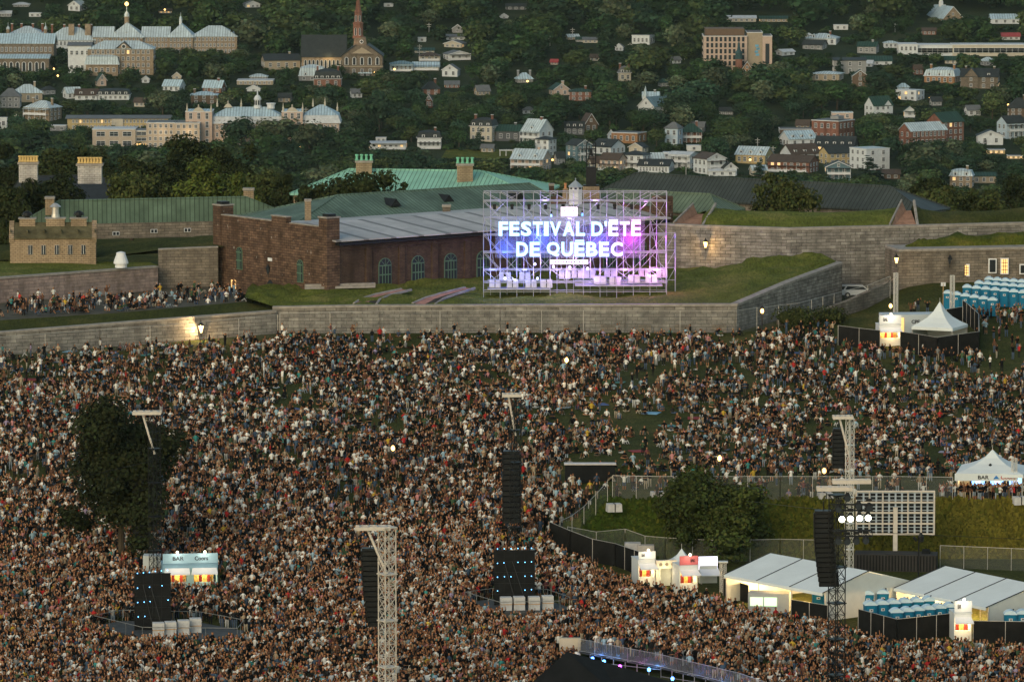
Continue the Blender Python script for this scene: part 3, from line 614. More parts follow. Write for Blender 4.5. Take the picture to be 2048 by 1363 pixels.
for k, (dx, w_) in enumerate(((-10, 7), (-1, 6), (8, 7))): q = MB(); q.box((0, -.17, -.5*S), (w_*S*.22, .03, 8*S), mat('grey_mark', (.25, .25, .3))); q.box((w_*S*.25, -.17, 3*S), (w_*S*.5, .03, 1.6*S), mat('grey_mark', (1, 1, 1))); q.build('logo_mark', sign, loc=(SX(1138+dx), -.1, SZ(422)))
q = MB(); q.box((0, 0, 0), (76*S, .15, 9*S), em('pale_glow', (1, .8, 1), .95)); q.build('sponsor_panel', sign, loc=(SX(1138), 0, SZ(523)))
NAVY = mat('navy_mark', (.05, .04, .15))
q = MB()
for i in range(13): q.box((SX(1138-32+5.3*i)-SX(1138), -.09, R.uniform(-.6, .6)*S), (3*S*R.uniform(.5, 1), .03, 3.4*S), NAVY)
q.build('small_lettering', sign, loc=(SX(1138), 0, SZ(523)))
# moving lamps hanging on the scaffold, switched on
blk = []
for px, py, col in ((1070, 531, (.75, .7, 1)), (1107, 536, (1, .8, 1)), (1075, 560, (.5, .6, 1)), (1140, 538, (1, .7, 1)), (1175, 540, (1, .8, 1)), (1010, 560, (.6, .7, 1)), (1240, 560, (.9, .5, 1)), (1300, 556, (1, .5, .9)), (1102, 434, (.2, .4, 1)), (1165, 432, (.1, .3, 1))):
    q = MB(); q.lathe((0, 0, 0), [(.08, 0), (.14, .08), (.14, .22), (.08, .32)], em('stage_glow_%d' % len(blk), col, 3), 8); q.box((0, .05, .55), (.3, .2, .25), DARKM)
    o = q.build('stage_lamp', loc=base+Vector((SX(px), .6, SZ(py))), cat='lamp', group='small stage lamps glowing inside the scaffold'); blk.append((o, 'small glowing stage lamp %s in the scaffold' % ('low' if py > 530 else 'midway up'), px))
uniq(blk)
blk = []
for px in (989, 1024, 1058, 1091, 1126, 1196, 1229, 1263):
    q = MB(); q.box((0, 0, 0), (.45, .3, .3), DARKM); q.tube((0, 0, -.1), (0, -.1, -.5), .2, DARKM, 8); o = q.build('spotlight', loc=base+Vector((SX(px), .2, SZ(410))), cat='spotlight', group='dark spotlights along the top of the scaffold'); blk.append((o, 'dark spotlight hanging under the top rail of the scaffold', px))
uniq(blk)
def point(name, loc, e, col, r=.3, par=None):
    l = bpy.data.lights.new(name, 'POINT'); l.energy = e; l.color = col; l.shadow_soft_size = r
    o = bpy.data.objects.new(name, l); C.objects.link(o); o.location = loc
    if par: o.parent = par
    return o
for px, py, col, e in ((1010, 500, (.03, .12, 1), 700), (1080, 480, (.05, .12, 1), 900), (1140, 528, (.8, .5, 1), 800), (1200, 490, (.12, .08, 1), 900), (1262, 480, (.8, .05, 1), 700), (1310, 530, (.9, .3, .9), 450), (1140, 445, (.7, .5, 1), 300), (1030, 560, (.45, .5, 1), 420), (1300, 550, (.95, .4, .9), 420)):
    point('stage_light', base+Vector((SX(px), .7, SZ(py))), e*.75, col, .25)
for px, py, col, e in ((985, 545, (.25, .3, 1), 150), (1050, 545, (.3, .35, 1), 150), (1115, 550, (.7, .5, 1), 170), (1180, 550, (.6, .4, 1), 170), (1250, 545, (.7, .3, 1), 170), (1315, 545, (.8, .35, 1), 170), (1000, 415, (.3, .3, 1), 90), (1090, 405, (.5, .4, 1), 90), (1190, 405, (.6, .4, 1), 90), (1290, 415, (.8, .3, 1), 100)):
    point('stage_light', base+Vector((SX(px), -.9 if py > 500 else .9, SZ(py))), e*1.3, col, .25)  # added fill lights without fixtures, brightening the scaffold tubes
# ================================================================ lamps
LG = mat('lamp_glow', (1, .6, .2), emit=2.6); WG = mat('white_lamp_glow', (1, .85, .6), emit=3)
def lantern(px, py, Y, label, on=1, e=250, wallm=True, col=(1, .6, .22), post=None, sc=1):
    p = AY(px, py, Y); rt = root('wall_lantern' if wallm else 'street_lamp', p, label, 'lamp'); b = MB()
    b.lathe((0, 0, -.45*sc), [(.12*sc, 0), (.26*sc, .65*sc), (.3*sc, .7*sc), (.08*sc, 1*sc), (.03*sc, 1.15*sc)], LG if on else GLASS, 6); b.build('lantern_glass', rt)
    b = MB(); b.lathe((0, 0, .26*sc), [(.34*sc, 0), (.12*sc, .33*sc), (.02*sc, .55*sc)], DARKM, 6)
    if wallm: b.tube((0, 0, -.45*sc), (0, .1, -.9*sc), .04, DARKM); b.tube((0, .1, -.9*sc), (0, .9, -.8*sc), .04, DARKM)
    else: b.tube((0, 0, -.45*sc), (0, 0, -post), .07, DARKM, 6); b.lathe((0, 0, -post), [(.2, 0), (.16, .5), (.08, .6)], DARKM, 6)
    b.build('post' if not wallm else 'bracket', rt)
    if on: point('bulb', (0, -.45, 0), e, col, .12, rt)
    return rt
lantern(1411, 488, 714.2, 'glowing wall lantern on the tall fortress wall', e=260)
lantern(1793, 519, 700.5, 'glowing lantern on the corner of the stone building with barred windows', e=60)
lantern(1900, 521, 702.3, 'unlit black lantern on the stone building with barred windows', on=0)
lantern(402, 656, 665.2, 'bright glowing lamp on the left retaining wall', e=900, col=(1, .7, .35), sc=1.2)
lantern(536, 540, 690.6, 'unlit black lantern over the door of the brown stone gable', on=0)
def lampost(px, py, pyb, label, e=160, sc=1):
    g = G(px, pyb); H = (pyb-py)*mpp(g); p = g+Vector((0, 0, H)); 
    rt = root('street_lamp', g, label, 'lamp'); b = MB(); b.lathe((0, 0, H-.35), [(.08, .05), (.21*sc, .2), (.21*sc, .45), (.08, .62)], LG, 8); b.build('globe', rt)
    b = MB(); b.tube((0, 0, 0), (0, 0, H-.3), .08, DARKM, 6); b.lathe((0, 0, 0), [(.22, 0), (.18, .5), (.09, .6)], DARKM, 8); b.lathe((0, 0, H+.33), [(.3, 0), (.05, .3)], DARKM, 8); b.build('post', rt)
    point('bulb', (0, -.5, H), e, (1, .65, .3), .2, rt); return rt
lampost(1524, 621, 685, 'lit street lamp among people near the foot of the bastion wall')
lampost(1781, 611, 640, 'lit street lamp behind the white service trailer', 120)
lampost(1133, 719, 790, 'lit street lamp standing among the crowd in the middle of the field', 260)
lampost(1439, 915, 965, 'lit street lamp behind the tree at the bank edge', 90)
lampost(786, 895, 940, 'yellow green lamp among the seated crowd left of the centre', 60)
lampost(1648, 940, 1000, 'dim lamp post by the bank fence', 20)
lampost(1980, 938, 995, 'lit ornate lamp in front of the square bar tent at the right', 120)
lampost(168, 853, 905, 'lamp shining through the big dark tree at the left', 60)
# ================================================================ buildings across the river
WINC = {}
COLS = {k: mat('paint_'+k, c, .75, .1, .8) for k, c in dict(white=(.58, .58, .57), cream=(.50, .43, .33), beige=(.46, .36, .27), pink=(.50, .36, .28), grey=(.26, .25, .24), dgrey=(.10, .10, .105), blue=(.11, .17, .19), pblue=(.40, .47, .52), brown=(.14, .09, .06), yellow=(.45, .33, .16), orange=(.42, .20, .08), red=(.30, .07, .05), green=(.06, .11, .08), black=(.03, .03, .032), tan=(.34, .27, .19)).items()}
COLS['brick'] = brick('red_brick', (.27, .10, .06), (.22, .08, .055), (.2, .14, .11), .6, .22); COLS['obrick'] = brick('orange_brick', (.42, .20, .085), (.36, .17, .08), (.3, .2, .12), .6, .22)
COLS['stone'] = brick('far_grey_stone', (.22, .17, .12), (.17, .13, .10), (.1, .08, .06), .9, .35); COLS['bstone'] = brick('far_beige_stone', (.36, .26, .17), (.30, .22, .15), (.2, .15, .1), .9, .35)
RF = {k: mat('roof_'+k, c, .6, .2, .6, seam=sm) for k, c, sm in (('pblue', (.42, .52, .56), 1.2), ('silver', (.48, .54, .55), 1.2), ('grey', (.13, .13, .13), None), ('dark', (.035, .038, .038), None), ('brown', (.08, .055, .042), None), ('green', (.03, .065, .05), 1.2), ('teal', (.16, .24, .27), 1.2), ('white', (.5, .5, .5), None), ('red', (.35, .06, .06), None))}
TRIM = mat('white_trim', (.62, .60, .58), .6, .06)
def winmesh(w_, h, lit, trim=1, arch=0):
    k = (round(w_, 2), round(h, 2), lit, trim, arch)
    if k in WINC: return WINC[k]
    b = MB(); gm = LIT if lit else GLASS
    if arch:
        n = 7; r = w_/2; pt = lambda q: [(-r*q, 0, 0), (r*q, 0, 0)]+[(r*q*math.cos(math.pi*i/n), 0, h-r+r*q*math.sin(math.pi*i/n)) for i in range(n+1)]
        b.prism([(x, .0, z-h/2) for x, y, z in pt(1.25)], (0, -.08, 0), TRIM); b.prism([(x, -.1, z-h/2+.1) for x, y, z in pt(.85)], (0, -.04, 0), gm)
    else:
        if trim: b.box((0, -.03, 0), (w_+.3, .1, h+.3), TRIM); b.box((0, -.09, -h/2-.12), (w_+.4, .16, .1), TRIM)
        b.box((0, -.1, 0), (w_, .08, h), gm)
        if trim: b.box((0, -.16, 0), (.09, .05, h), TRIM); b.box((0, -.16, h*.05), (w_, .05, .08), TRIM)
    WINC[k] = b.mesh('window'); return WINC[k]
def windows(rt, x0, x1, z0, z1, y, rows, cols, lit=0, ww=None, wh=None, arch=0, trim=1, side=0, name='window'):
    """a grid of windows on a wall: side 0 front (plane y), 1 right (plane x = y), -1 left"""
    if not rows or not cols: return
    fh = (z1-z0)/rows; cw = (x1-x0)/cols; h = wh or min(1.7, fh*.5); w_ = ww or min(1.05, cw*.42)
    for r in range(rows):
        for c in range(cols):
            me = winmesh(w_, h, 1 if R.random() < lit else 0, trim, arch); xx = x0+cw*(c+.5); zz = z0+fh*(r+.52)
            if side == 0: link(name, me, rt, (xx, y, zz))
            elif side == 1: link(name, me, rt, (y, xx, zz), math.pi/2)
            else: link(name, me, rt, (y, xx, zz), -math.pi/2)
def roofmesh(kind, W, D, z, rise, m, ov=.45, top=None):
    b = MB(); w_, d = W/2+ov, D/2+ov
    if kind == 'gs':
        dr = rise*ov/(D/2); b.prism([(-w_, -d, z-dr), (-w_, 0, z+rise), (-w_, d, z-dr), (-w_, d, z-dr+.22), (-w_, 0, z+rise+.25), (-w_, -d, z-dr+.22)], (2*w_, 0, 0), m)
    elif kind == 'gf':
        dr = rise*ov/(W/2); b.prism([(-w_, -d, z-dr), (0, -d, z+rise), (w_, -d, z-dr), (w_, -d, z-dr+.22), (0, -d, z+rise+.25), (-w_, -d, z-dr+.22)][::-1], (0, 2*d, 0), m)
        for sg in (-1, 1): b.prism([(0, -d-.06, z+rise+.27), (sg*w_, -d-.06, z-dr+.24), (sg*w_, -d-.06, z-dr-.06), (0, -d-.06, z+rise-.06)][::sg], (0, .05, 0), TRIM)
    elif kind == 'hip':
        l = max(.3, abs(W-D)/2+.2); a = (l, 0) if W >= D else (0, l)
        b.add([(-w_, -d, z), (w_, -d, z), (w_, d, z), (-w_, d, z), (-w_, -d, z-.2), (w_, -d, z-.2), (w_, d, z-.2), (-w_, d, z-.2), (-a[0], -a[1], z+rise), (a[0], a[1], z+rise)],
              ([(0, 1, 9, 8), (1, 2, 9), (2, 3, 8, 9), (3, 0, 8)] if W >= D else [(0, 1, 8), (1, 2, 9, 8), (2, 3, 9), (3, 0, 8, 9)])+[(4, 5, 1, 0), (5, 6, 2, 1), (6, 7, 3, 2), (7, 4, 0, 3), (7, 6, 5, 4)], m)
    elif kind == 'man':
        i = min(1.1, rise*.35); zt = z+rise*(.72 if top is None else .45)
        b.box((0, 0, z), (2*w_, 2*d, .2), TRIM)
        b.add([(-w_+.1, -d+.1, z+.11), (w_-.1, -d+.1, z+.11), (w_-.1, d-.1, z+.11), (-w_+.1, d-.1, z+.11), (-w_+i, -d+i, zt), (w_-i, -d+i, zt), (w_-i, d-i, zt), (-w_+i, d-i, zt)], [(0, 1, 5, 4), (1, 2, 6, 5), (2, 3, 7, 6), (3, 0, 4, 7)], m)
        e = min(w_, d)*.75; b.add([(-w_+i-.15, -d+i-.15, zt), (w_-i+.15, -d+i-.15, zt), (w_-i+.15, d-i+.15, zt), (-w_+i-.15, d-i+.15, zt), (-w_+i+e, 0, z+rise), (w_-i-e, 0, z+rise)], [(0, 1, 5, 4), (1, 2, 5), (2, 3, 4, 5), (3, 0, 4), (3, 2, 1, 0)], top or m)
    else:
        b.box((0, 0, z+.08), (W+.3, D+.3, .3), TRIM if top is None else top); b.box((0, 0, z+.24), (W-.4, D-.4, .06), m)
    return b
def dormer(rt, x, y, z, m, w_=1.3, gl=0):
    b = MB(); b.box((x, y+.7, z+.55), (w_, 1.9, 1.3), TRIM); b.prism([(x-w_*.62, y-.35, z+1.15), (x+w_*.62, y-.35, z+1.15), (x, y-.35, z+1.8)], (0, 2.2, 0), m); b.box((x, y-.27, z+.55), (w_*.5, .06, .85), GLASS); b.build('dormer', rt)
def vol(rt, x0, x1, z0, h, rise, kind, wall_, roof_, D, y0=0, rows=2, cols=3, lit=0, arch=0, ov=.45, ww=None, wh=None, trim=1, opts='', sides=1, nm='wall', top=None):
    """one block of a building, local metres; x0..x1 along the front, y0 the front plane"""
    W = x1-x0; cx = (x0+x1)/2; b = MB(); wm, rm = COLS[wall_], RF[roof_]; cy = y0+D/2
    if kind == 'gs': b.add([(-W/2, -D/2, z0-3), (W/2, -D/2, z0-3), (W/2, D/2, z0-3), (-W/2, D/2, z0-3), (-W/2, -D/2, h), (W/2, -D/2, h), (W/2, D/2, h), (-W/2, D/2, h), (-W/2, 0, h+rise), (W/2, 0, h+rise)], [(0, 1, 5, 4), (2, 3, 7, 6), (1, 2, 6, 9, 5), (3, 0, 4, 8, 7)], wm)
    elif kind == 'gf': b.add([(-W/2, -D/2, z0-3), (W/2, -D/2, z0-3), (W/2, D/2, z0-3), (-W/2, D/2, z0-3), (-W/2, -D/2, h), (W/2, -D/2, h), (W/2, D/2, h), (-W/2, D/2, h), (0, -D/2, h+rise), (0, D/2, h+rise)], [(0, 1, 5, 8, 4), (2, 3, 7, 9, 6), (1, 2, 6, 5), (3, 0, 4, 7)], wm)
    else: b.box((0, 0, (h+z0-3)/2), (W, D, h-z0+3), wm)
    b.build(nm, rt, loc=(cx, cy, 0)); roofmesh(kind, W, D, h, rise, rm, ov, top).build('roof', rt, loc=(cx, cy, 0))
    windows(rt, x0+W*.04, x1-W*.04, z0, h, y0-.02, rows, cols, lit, ww, wh, arch, trim)
    if sides and rows:
        n = max(1, int(D/3.2)); windows(rt, y0+.5, y0+D-.5, z0, h, x1+.02, rows, min(n, 6), lit, trim=trim, side=1); windows(rt, y0+.5, y0+D-.5, z0, h, x0-.02, rows, min(n, 6), lit, trim=trim, side=-1)
    if kind == 'gf' and rise > 1.8 and 'n' not in opts: link('window', winmesh(.8, 1.0, 0, 1), rt, (cx, y0-.02, h+rise*.35))
    for ch in opts.split():
        if ch[0] == 'd':
            n = int(ch[1:]); zz = h+(rise*.12 if kind != 'man' else .25)
            for i in range(n): dormer(rt, x0+W*(i+.5)/n, y0+(D*.1 if kind != 'man' else .05), zz, rm, 1.25)
        elif ch[0] == 'c':
            for fx in {'c1': (.75,), 'c2': (.12, .88), 'c3': (.2, .5, .8), 'c4': (.1, .35, .65, .9)}[ch]:
                q = MB(); q.box((0, 0, 0), (.9, .8, 1.6+rise*.6), COLS['brick' if wall_ in ('brick', 'white', 'cream') else wall_]); q.box((0, 0, .9+rise*.3), (1.1, 1, .2), TRIM); q.build('chimney', rt, loc=(x0+W*fx, cy, h+rise*.75))
        elif ch[0] == 'p':      # porch with roof, posts and rail over the full width
            q = MB(); zf = z0+(.5 if ch == 'p' else (h-z0)*.48); y1 = y0-2.0
            q.box((cx, y0-1.02, zf), (W*.96, 1.96, .18), TRIM); q.box((cx, y0-1.02, zf+2.35), (W, 1.98, .14), rm)
            for i in range(5): q.box((x0+W*.04+W*.92*i/4, y1+.12, zf+1.15), (.14, .14, 2.3), TRIM)
            q.box((cx, y1+.1, zf+.95), (W*.94, .07, .09), TRIM); q.box((cx, y1+.1, zf+.45), (W*.94, .03, .7), TRIM)
            if ch != 'p':
                for i in range(5): q.box((x0+W*.04+W*.92*i/4, y1+.12, (z0-2+zf)/2), (.16, .16, zf-z0+2), TRIM)
            q.build('porch', rt)
        elif ch[0] == 'g':      # a cross gable on the front
            gw = W*.36; gx = cx+(W*.22 if ch == 'g+' else -W*.22 if ch == 'g-' else 0); hh = h+.1
            q = MB(); q.prism([(gx-gw/2, y0-.35, z0), (gx+gw/2, y0-.35, z0), (gx+gw/2, y0-.35, hh), (gx, y0-.35, hh+gw*.62), (gx-gw/2, y0-.35, hh)], (0, .6, 0), wm); q.build('gable_bay', rt)
            q = MB()
            for sg in (-1, 1): q.prism([(gx, y0-.6, hh+gw*.62), (gx+sg*(gw/2+.25), y0-.6, hh-.15), (gx+sg*(gw/2+.25), y0-.6, hh+.1), (gx, y0-.6, hh+gw*.62+.25)][::sg], (0, D*.45, 0), rm)
            q.build('gable_roof', rt); link('window', winmesh(.8, 1.1, 0), rt, (gx, y0-.37, hh*.78)); link('window', winmesh(.9, 1.2, 0), rt, (gx, y0-.37, max(1.3, hh*.3)))
        elif ch[0] == 'a': q = MB(); q.box((cx, y0-.9, z0+2.4), (W*.5, 1.7, .12), COLS['red']); q.build('awning', rt)
        elif ch[0] == 'o': q = MB(); q.box((cx-W*.2, y0-.05, z0+1.1), (1.1, .1, 2.2), COLS['dgrey']); q.build('door', rt)
        elif ch[0] == 'b': q = MB(); q.box((cx+W*.15, cy, h+rise+.6), (W*.3, D*.35, 1.3), COLS['grey']); q.build('roof_plant', rt)
BLD = []; SEEN = []
def place(px, yb, label, cat, name, yaw=0, sh=None):
    p = HP(px, yb); return root(name, p, label, cat, rz=rad(yaw))
def house(x0, x1, yb, ye, yr, kind, wall_, roof_, short, extra='', yaw=0, rows=2, cols=3, opts='', lit=.015, dr=.8, name='house', cat='house', top=None, trim=1):
    Y = Yh(yb); p = HP((x0+x1)/2, yb); s = mpp(p); Wp = (x1-x0)*s; a = abs(rad(yaw)); W = Wp/(math.cos(a)+dr*math.sin(a)); D = W*dr
    rt = root(name, p+Vector((0, D*.5*math.cos(a)+W*.5*math.sin(a), 0)), short+(' '+extra if extra else ''), cat, rz=rad(yaw)); h = (yb-ye)*s
    # the roof's rear half looks higher from above, so take that off the rise
    rise = (ye-yr)*s
    if kind in ('gs', 'hip'): rise = max(.9, rise-.085*(D/2))
    if kind == 'gf': rise = max(.8, rise)
    if kind == 'man': rise = max(1.8, rise)
    vol(rt, -W/2, W/2, 0, h, rise, kind, wall_, roof_, D, -D/2, rows, cols, lit, opts=opts, top=top, trim=trim)
    BLD.append((short, (x0+x1)/2, (yr+yb)/2)); SEEN.append((x0-2, x1+2, min(yr, ye)-2, yb, (yb-min(yr, ye))))
    return rt
H = house
# ---- houses, from the top of the slope down: x0, x1, foot, eave, ridge in photo pixels
H(0, 22, 34, 27, 22, 'gs', 'grey', 'white', 'pale roofed hut at the top left edge', rows=1, cols=2)
H(26, 58, 14, 9, 4, 'hip', 'grey', 'white', 'pale grey roofed house at the top left', rows=1)
H(58, 82, 34, 27, 24, 'flat', 'white', 'white', 'flat white shed above the left college', rows=1, cols=2)
H(136, 172, 23, 11, 3, 'gf', 'white', 'silver', 'small white gabled house left of the lantern spire', yaw=-22, rows=1, cols=2, dr=1.3)
H(318, 342, 27, 22, 18, 'gs', 'white', 'brown', 'low cottage with glowing windows right of the lantern spire', rows=1, lit=.9)
H(485, 520, 16, 9, 3, 'gf', 'white', 'grey', 'white house with a broken roofline at the very top left of the church spire', rows=1, yaw=15)
H(768, 786, 14, 8, 3, 'flat', 'white', 'white', 'tiny white block just right of the church spire tip', rows=1, cols=1)
H(1000, 1016, 37, 33, 28, 'gf', 'white', 'white', 'tiny bright white gable high in the central trees', rows=1, cols=1)
H(1012, 1052, 20, 13, 7, 'gs', 'dgrey', 'dark', 'dark bungalow with a white door at the top centre', rows=1)
H(905, 925, 66, 57, 50, 'gf', 'grey', 'grey', 'small grey gable above the stacked white houses', rows=1, cols=1)
H(888, 932, 96, 88, 82, 'gf', 'cream', 'grey', 'cream gabled house in the cluster right of the church', yaw=-18, rows=1)
H(893, 930, 80, 74, 70, 'gs', 'white', 'grey', 'upper white cottage in the cluster right of the church', rows=1)
H(886, 940, 122, 109, 103, 'gf', 'white', 'grey', 'white double gabled house in the cluster right of the church', yaw=20, rows=1, opts='p')
H(838, 880, 123, 112, 104, 'hip', 'cream', 'brown', 'cream house with a brown hipped roof right of the church', rows=1, opts='p')
H(830, 868, 106, 101, 97, 'gs', 'cream', 'green', 'low green roofed house behind the brown hipped one', rows=1)
H(780, 826, 144, 128, 121, 'hip', 'pblue', 'teal', 'pale blue house with a hipped roof beside the church', rows=1, cols=5, opts='p')
H(826, 878, 142, 134, 124, 'gs', 'cream', 'pblue', 'cream house with a wide blue roof beside the church', rows=1, opts='p')
H(884, 920, 154, 140, 130, 'gf', 'white', 'grey', 'white gabled house right of the blue roofed pair', yaw=-12, rows=1, cols=2)
H(836, 852, 84, 76, 71, 'flat', 'white', 'white', 'narrow white box house right of the church', rows=1, cols=1)
H(1030, 1066, 166, 158, 145, 'hip', 'grey', 'pblue', 'house with a bluish hipped roof alone in the central trees', yaw=10, rows=1, opts='c2')
H(948, 980, 191, 182, 171, 'gs', 'tan', 'grey', 'brown gabled cottage deep in the central trees', yaw=20, rows=1)
H(1098, 1138, 192, 179, 168, 'gf', 'pink', 'green', 'pink gable with a green roof in the central trees', yaw=22, rows=1, cols=2, opts='c1')
H(1139, 1182, 202, 183, 176, 'hip', 'brick', 'green', 'brick house with a green roof in the central trees', rows=2, opts='c1')
H(1046, 1068, 228, 220, 213, 'hip', 'white', 'grey', 'tiny white summer house above the big blue roofed house', rows=1, cols=2)
H(1236, 1262, 163, 146, 132, 'man', 'cream', 'grey', 'cream house with a grey mansard roof in the central trees', rows=1, cols=2, opts='d2 c2', yaw=8)
H(1264, 1310, 90, 72, 70, 'flat', 'white', 'grey', 'boxy white building high on the slope right of centre', yaw=-22, rows=1, cols=4)
H(1286, 1318, 203, 196, 184, 'gs', 'grey', 'pblue', 'blue roofed house right of the small steeple', rows=1, opts='c1')
H(1152, 1175, 84, 79, 74, 'gs', 'grey', 'green', 'green shed roof among the upper central trees', rows=1)
H(1166, 1195, 86, 80, 75, 'gs', 'cream', 'grey', 'low cream cottage among the upper central trees', rows=1)
H(844, 880, 190, 178, 162, 'hip', 'brick', 'dark', 'dark turreted brick house below the church cluster', rows=2, cols=2, yaw=10, opts='c1')
H(890, 918, 176, 169, 162, 'gs', 'brick', 'grey', 'red walled garage below the church cluster', rows=1)
# left side, above and around the convents
H(0, 40, 216, 193, 176, 'hip', 'grey', 'grey', 'grey hipped house at the left edge above the lit motel', rows=2)
H(22, 84, 205, 186, 168, 'hip', 'tan', 'silver', 'house with a pale hipped roof at the far left', rows=1, opts='c1', yaw=8)
H(47, 120, 243, 216, 201, 'hip', 'bstone', 'silver', 'square stone villa with two chimneys at the far left', yaw=-28, rows=3, cols=3, opts='c2 p+')
H(190, 212, 173, 160, 149, 'gf', 'pink', 'green', 'pink gable end below the small mansard convent', yaw=25, rows=1, cols=1)
H(284, 298, 166, 158, 153, 'gf', 'white', 'white', 'tiny white steep gable below the beige stone convent', rows=1, cols=1)
H(124, 162, 198, 186, 175, 'gs', 'white', 'silver', 'white house with a silver roof above the motel', rows=1, yaw=25)
H(150, 196, 200, 190, 178, 'gs', 'white', 'brown', 'white house with a brown gambrel roof above the motel', rows=1, opts='d2')
H(194, 258, 200, 190, 178, 'man', 'white', 'dark', 'long black mansard house above the motel', rows=1, cols=6, opts='d5')
H(325, 368, 183, 172, 160, 'gs', 'white', 'pblue', 'white house with a blue roof above the bright convent', yaw=-18, rows=1)
H(382, 434, 208, 190, 182, 'hip', 'brown', 'pblue', 'dark brick house with a low blue hipped roof behind the bright convent', rows=2, cols=3, opts='c2')
H(405, 450, 186, 175, 161, 'gs', 'brick', 'pblue', 'brick house with blue twin roofs behind the bright convent', yaw=-15, rows=1, opts='c1')
H(474, 546, 170, 162, 159, 'flat', 'tan', 'white', 'long flat brown building with a white roof edge', rows=1, cols=7)
H(494, 520, 183, 177, 171, 'gf', 'white', 'grey', 'small pale gable under the flat brown building', rows=1, cols=1)
H(345, 362, 158, 152, 145, 'gf', 'cream', 'brown', 'small cream and brown cottage left of the flat brown building', rows=1, cols=1)
H(500, 534, 160, 153, 147, 'hip', 'grey', 'silver', 'pale grey roofed house above the flat brown building', rows=1)
H(598, 650, 162, 152, 130, 'man', 'grey', 'silver', 'silvery mansard house at the foot of the church', rows=1, opts='d2')
H(628, 682, 175, 158, 138, 'man', 'brick', 'dark', 'brick house with a black mansard and white dormers below the church', rows=1, cols=3, opts='d5 c2')
H(718, 742, 152, 146, 137, 'hip', 'pblue', 'pblue', 'tiny blue summer house at the church front', rows=1, cols=2)
H(520, 600, 140, 121, 108, 'gs', 'tan', 'dark', 'long low dark roofed wing left of the church', rows=1, cols=4, yaw=10, opts='c1')
# the middle rows
H(739, 812, 300, 287, 281, 'flat', 'white', 'white', 'long white house with a wide lit balcony left of centre', rows=1, cols=6, opts='p', lit=.35)
H(752, 772, 284, 276, 270, 'flat', 'white', 'white', 'white roof cabin on top of the long balcony house', rows=1, cols=2)
H(835, 882, 299, 276, 261, 'man', 'white', 'dark', 'white house with a dark mansard and glazed veranda', rows=1, cols=5, opts='d2 p c1')
H(940, 996, 284, 253, 236, 'man', 'cream', 'dark', 'turreted grey mansard house with a white wing', rows=2, cols=4, opts='c2 d3', yaw=-20)
H(992, 1046, 283, 262, 250, 'gs', 'dgrey', 'green', 'dark brick house with white windows and a green roof', rows=1, cols=3, yaw=-8, opts='c1')
H(1044, 1106, 290, 262, 239, 'gs', 'white', 'silver', 'tall house with the large pale blue steep roof', yaw=-38, rows=2, cols=3, opts='d1 c1 p+', dr=1.0)
H(1070, 1113, 314, 279, 272, 'hip', 'white', 'dark', 'tall white house with brown corner under the pale blue roof', yaw=-30, rows=3, cols=2, opts='p', dr=1.0)
H(1022, 1103, 343, 318, 299, 'gs', 'pink', 'silver', 'pink house with a flared blue roof and lit veranda', yaw=-20, rows=2, cols=4, opts='d2 c1 p+', lit=.15)
H(1130, 1168, 270, 255, 243, 'gs', 'dgrey', 'dark', 'black mansard house with three white dormers in the trees', rows=1, opts='d3')
H(1160, 1195, 264, 248, 228, 'gf', 'brown', 'brown', 'tall brown gabled house with one blue end in the trees', yaw=25, rows=1, cols=2)
H(1132, 1184, 327, 291, 281, 'gf', 'blue', 'dark', 'slate blue house with white bay windows', yaw=35, rows=3, cols=3, opts='p+', dr=1.1)
H(1184, 1251, 310, 294, 279, 'gs', 'white', 'dark', 'white house with a long dark roof right of the blue house', yaw=-35, rows=1, cols=3, opts='d1', dr=1.1)
H(1223, 1294, 288, 267, 265, 'flat', 'obrick', 'grey', 'flat orange brick building with arched white windows', yaw=-25, rows=1, cols=4)
H(1216, 1228, 278, 268, 260, 'gf', 'pblue', 'dark', 'narrow blue gable left of the orange brick building', rows=1, cols=1)
H(1258, 1297, 306, 295, 287, 'gf', 'cream', 'dark', 'cream gable house below the orange brick building', yaw=-30, rows=1, cols=1, opts='d1')
H(1176, 1212, 336, 325, 313, 'gs', 'cream', 'brown', 'low cream house behind the iron bell frame', yaw=18, rows=1)
H(1200, 1254, 343, 320, 307, 'gs', 'pink', 'brown', 'pinkish house with two brown roofs and a porch lamp', yaw=-30, rows=2, cols=3, opts='p', lit=.1)
H(1242, 1302, 341, 310, 302, 'hip', 'white', 'dark', 'white two storey house with balconies left of the white window row', yaw=-25, rows=2, cols=3, opts='p')
H(1276, 1350, 346, 332, 319, 'gs', 'white', 'dark', 'long white veranda house with a row of tall windows', yaw=-14, rows=1, cols=9, opts='d2')
H(1327, 1362, 322, 306, 302, 'flat', 'white', 'white', 'flat white terraced house right of the long veranda house', rows=2, cols=3, opts='p')
H(1338, 1396, 338, 310, 304, 'gs', 'white', 'white', 'white rowhouse with deep balconies and a pale roof', yaw=-25, rows=2, cols=3, opts='p+')
H(1388, 1452, 350, 318, 308, 'gf', 'white', 'brown', 'white two storey house with porches right of the rowhouse', yaw=32, rows=2, cols=2, opts='p+', dr=1.1)
H(1418, 1471, 352, 342, 337, 'gs', 'white', 'white', 'white low annexe at the foot of the two storey house', rows=1)
H(1374, 1402, 302, 292, 289, 'flat', 'white', 'white', 'small white flat house behind the rowhouse', rows=1, cols=1)
H(1330, 1366, 292, 257, 244, 'hip', 'pblue', 'grey', 'tall grey blue house at the edge of the trees', yaw=-28, rows=2, cols=2)
H(1362, 1404, 285, 264, 247, 'hip', 'brick', 'green', 'red house with a white balcony and steep green roof', rows=2, cols=3, opts='p+ c1')
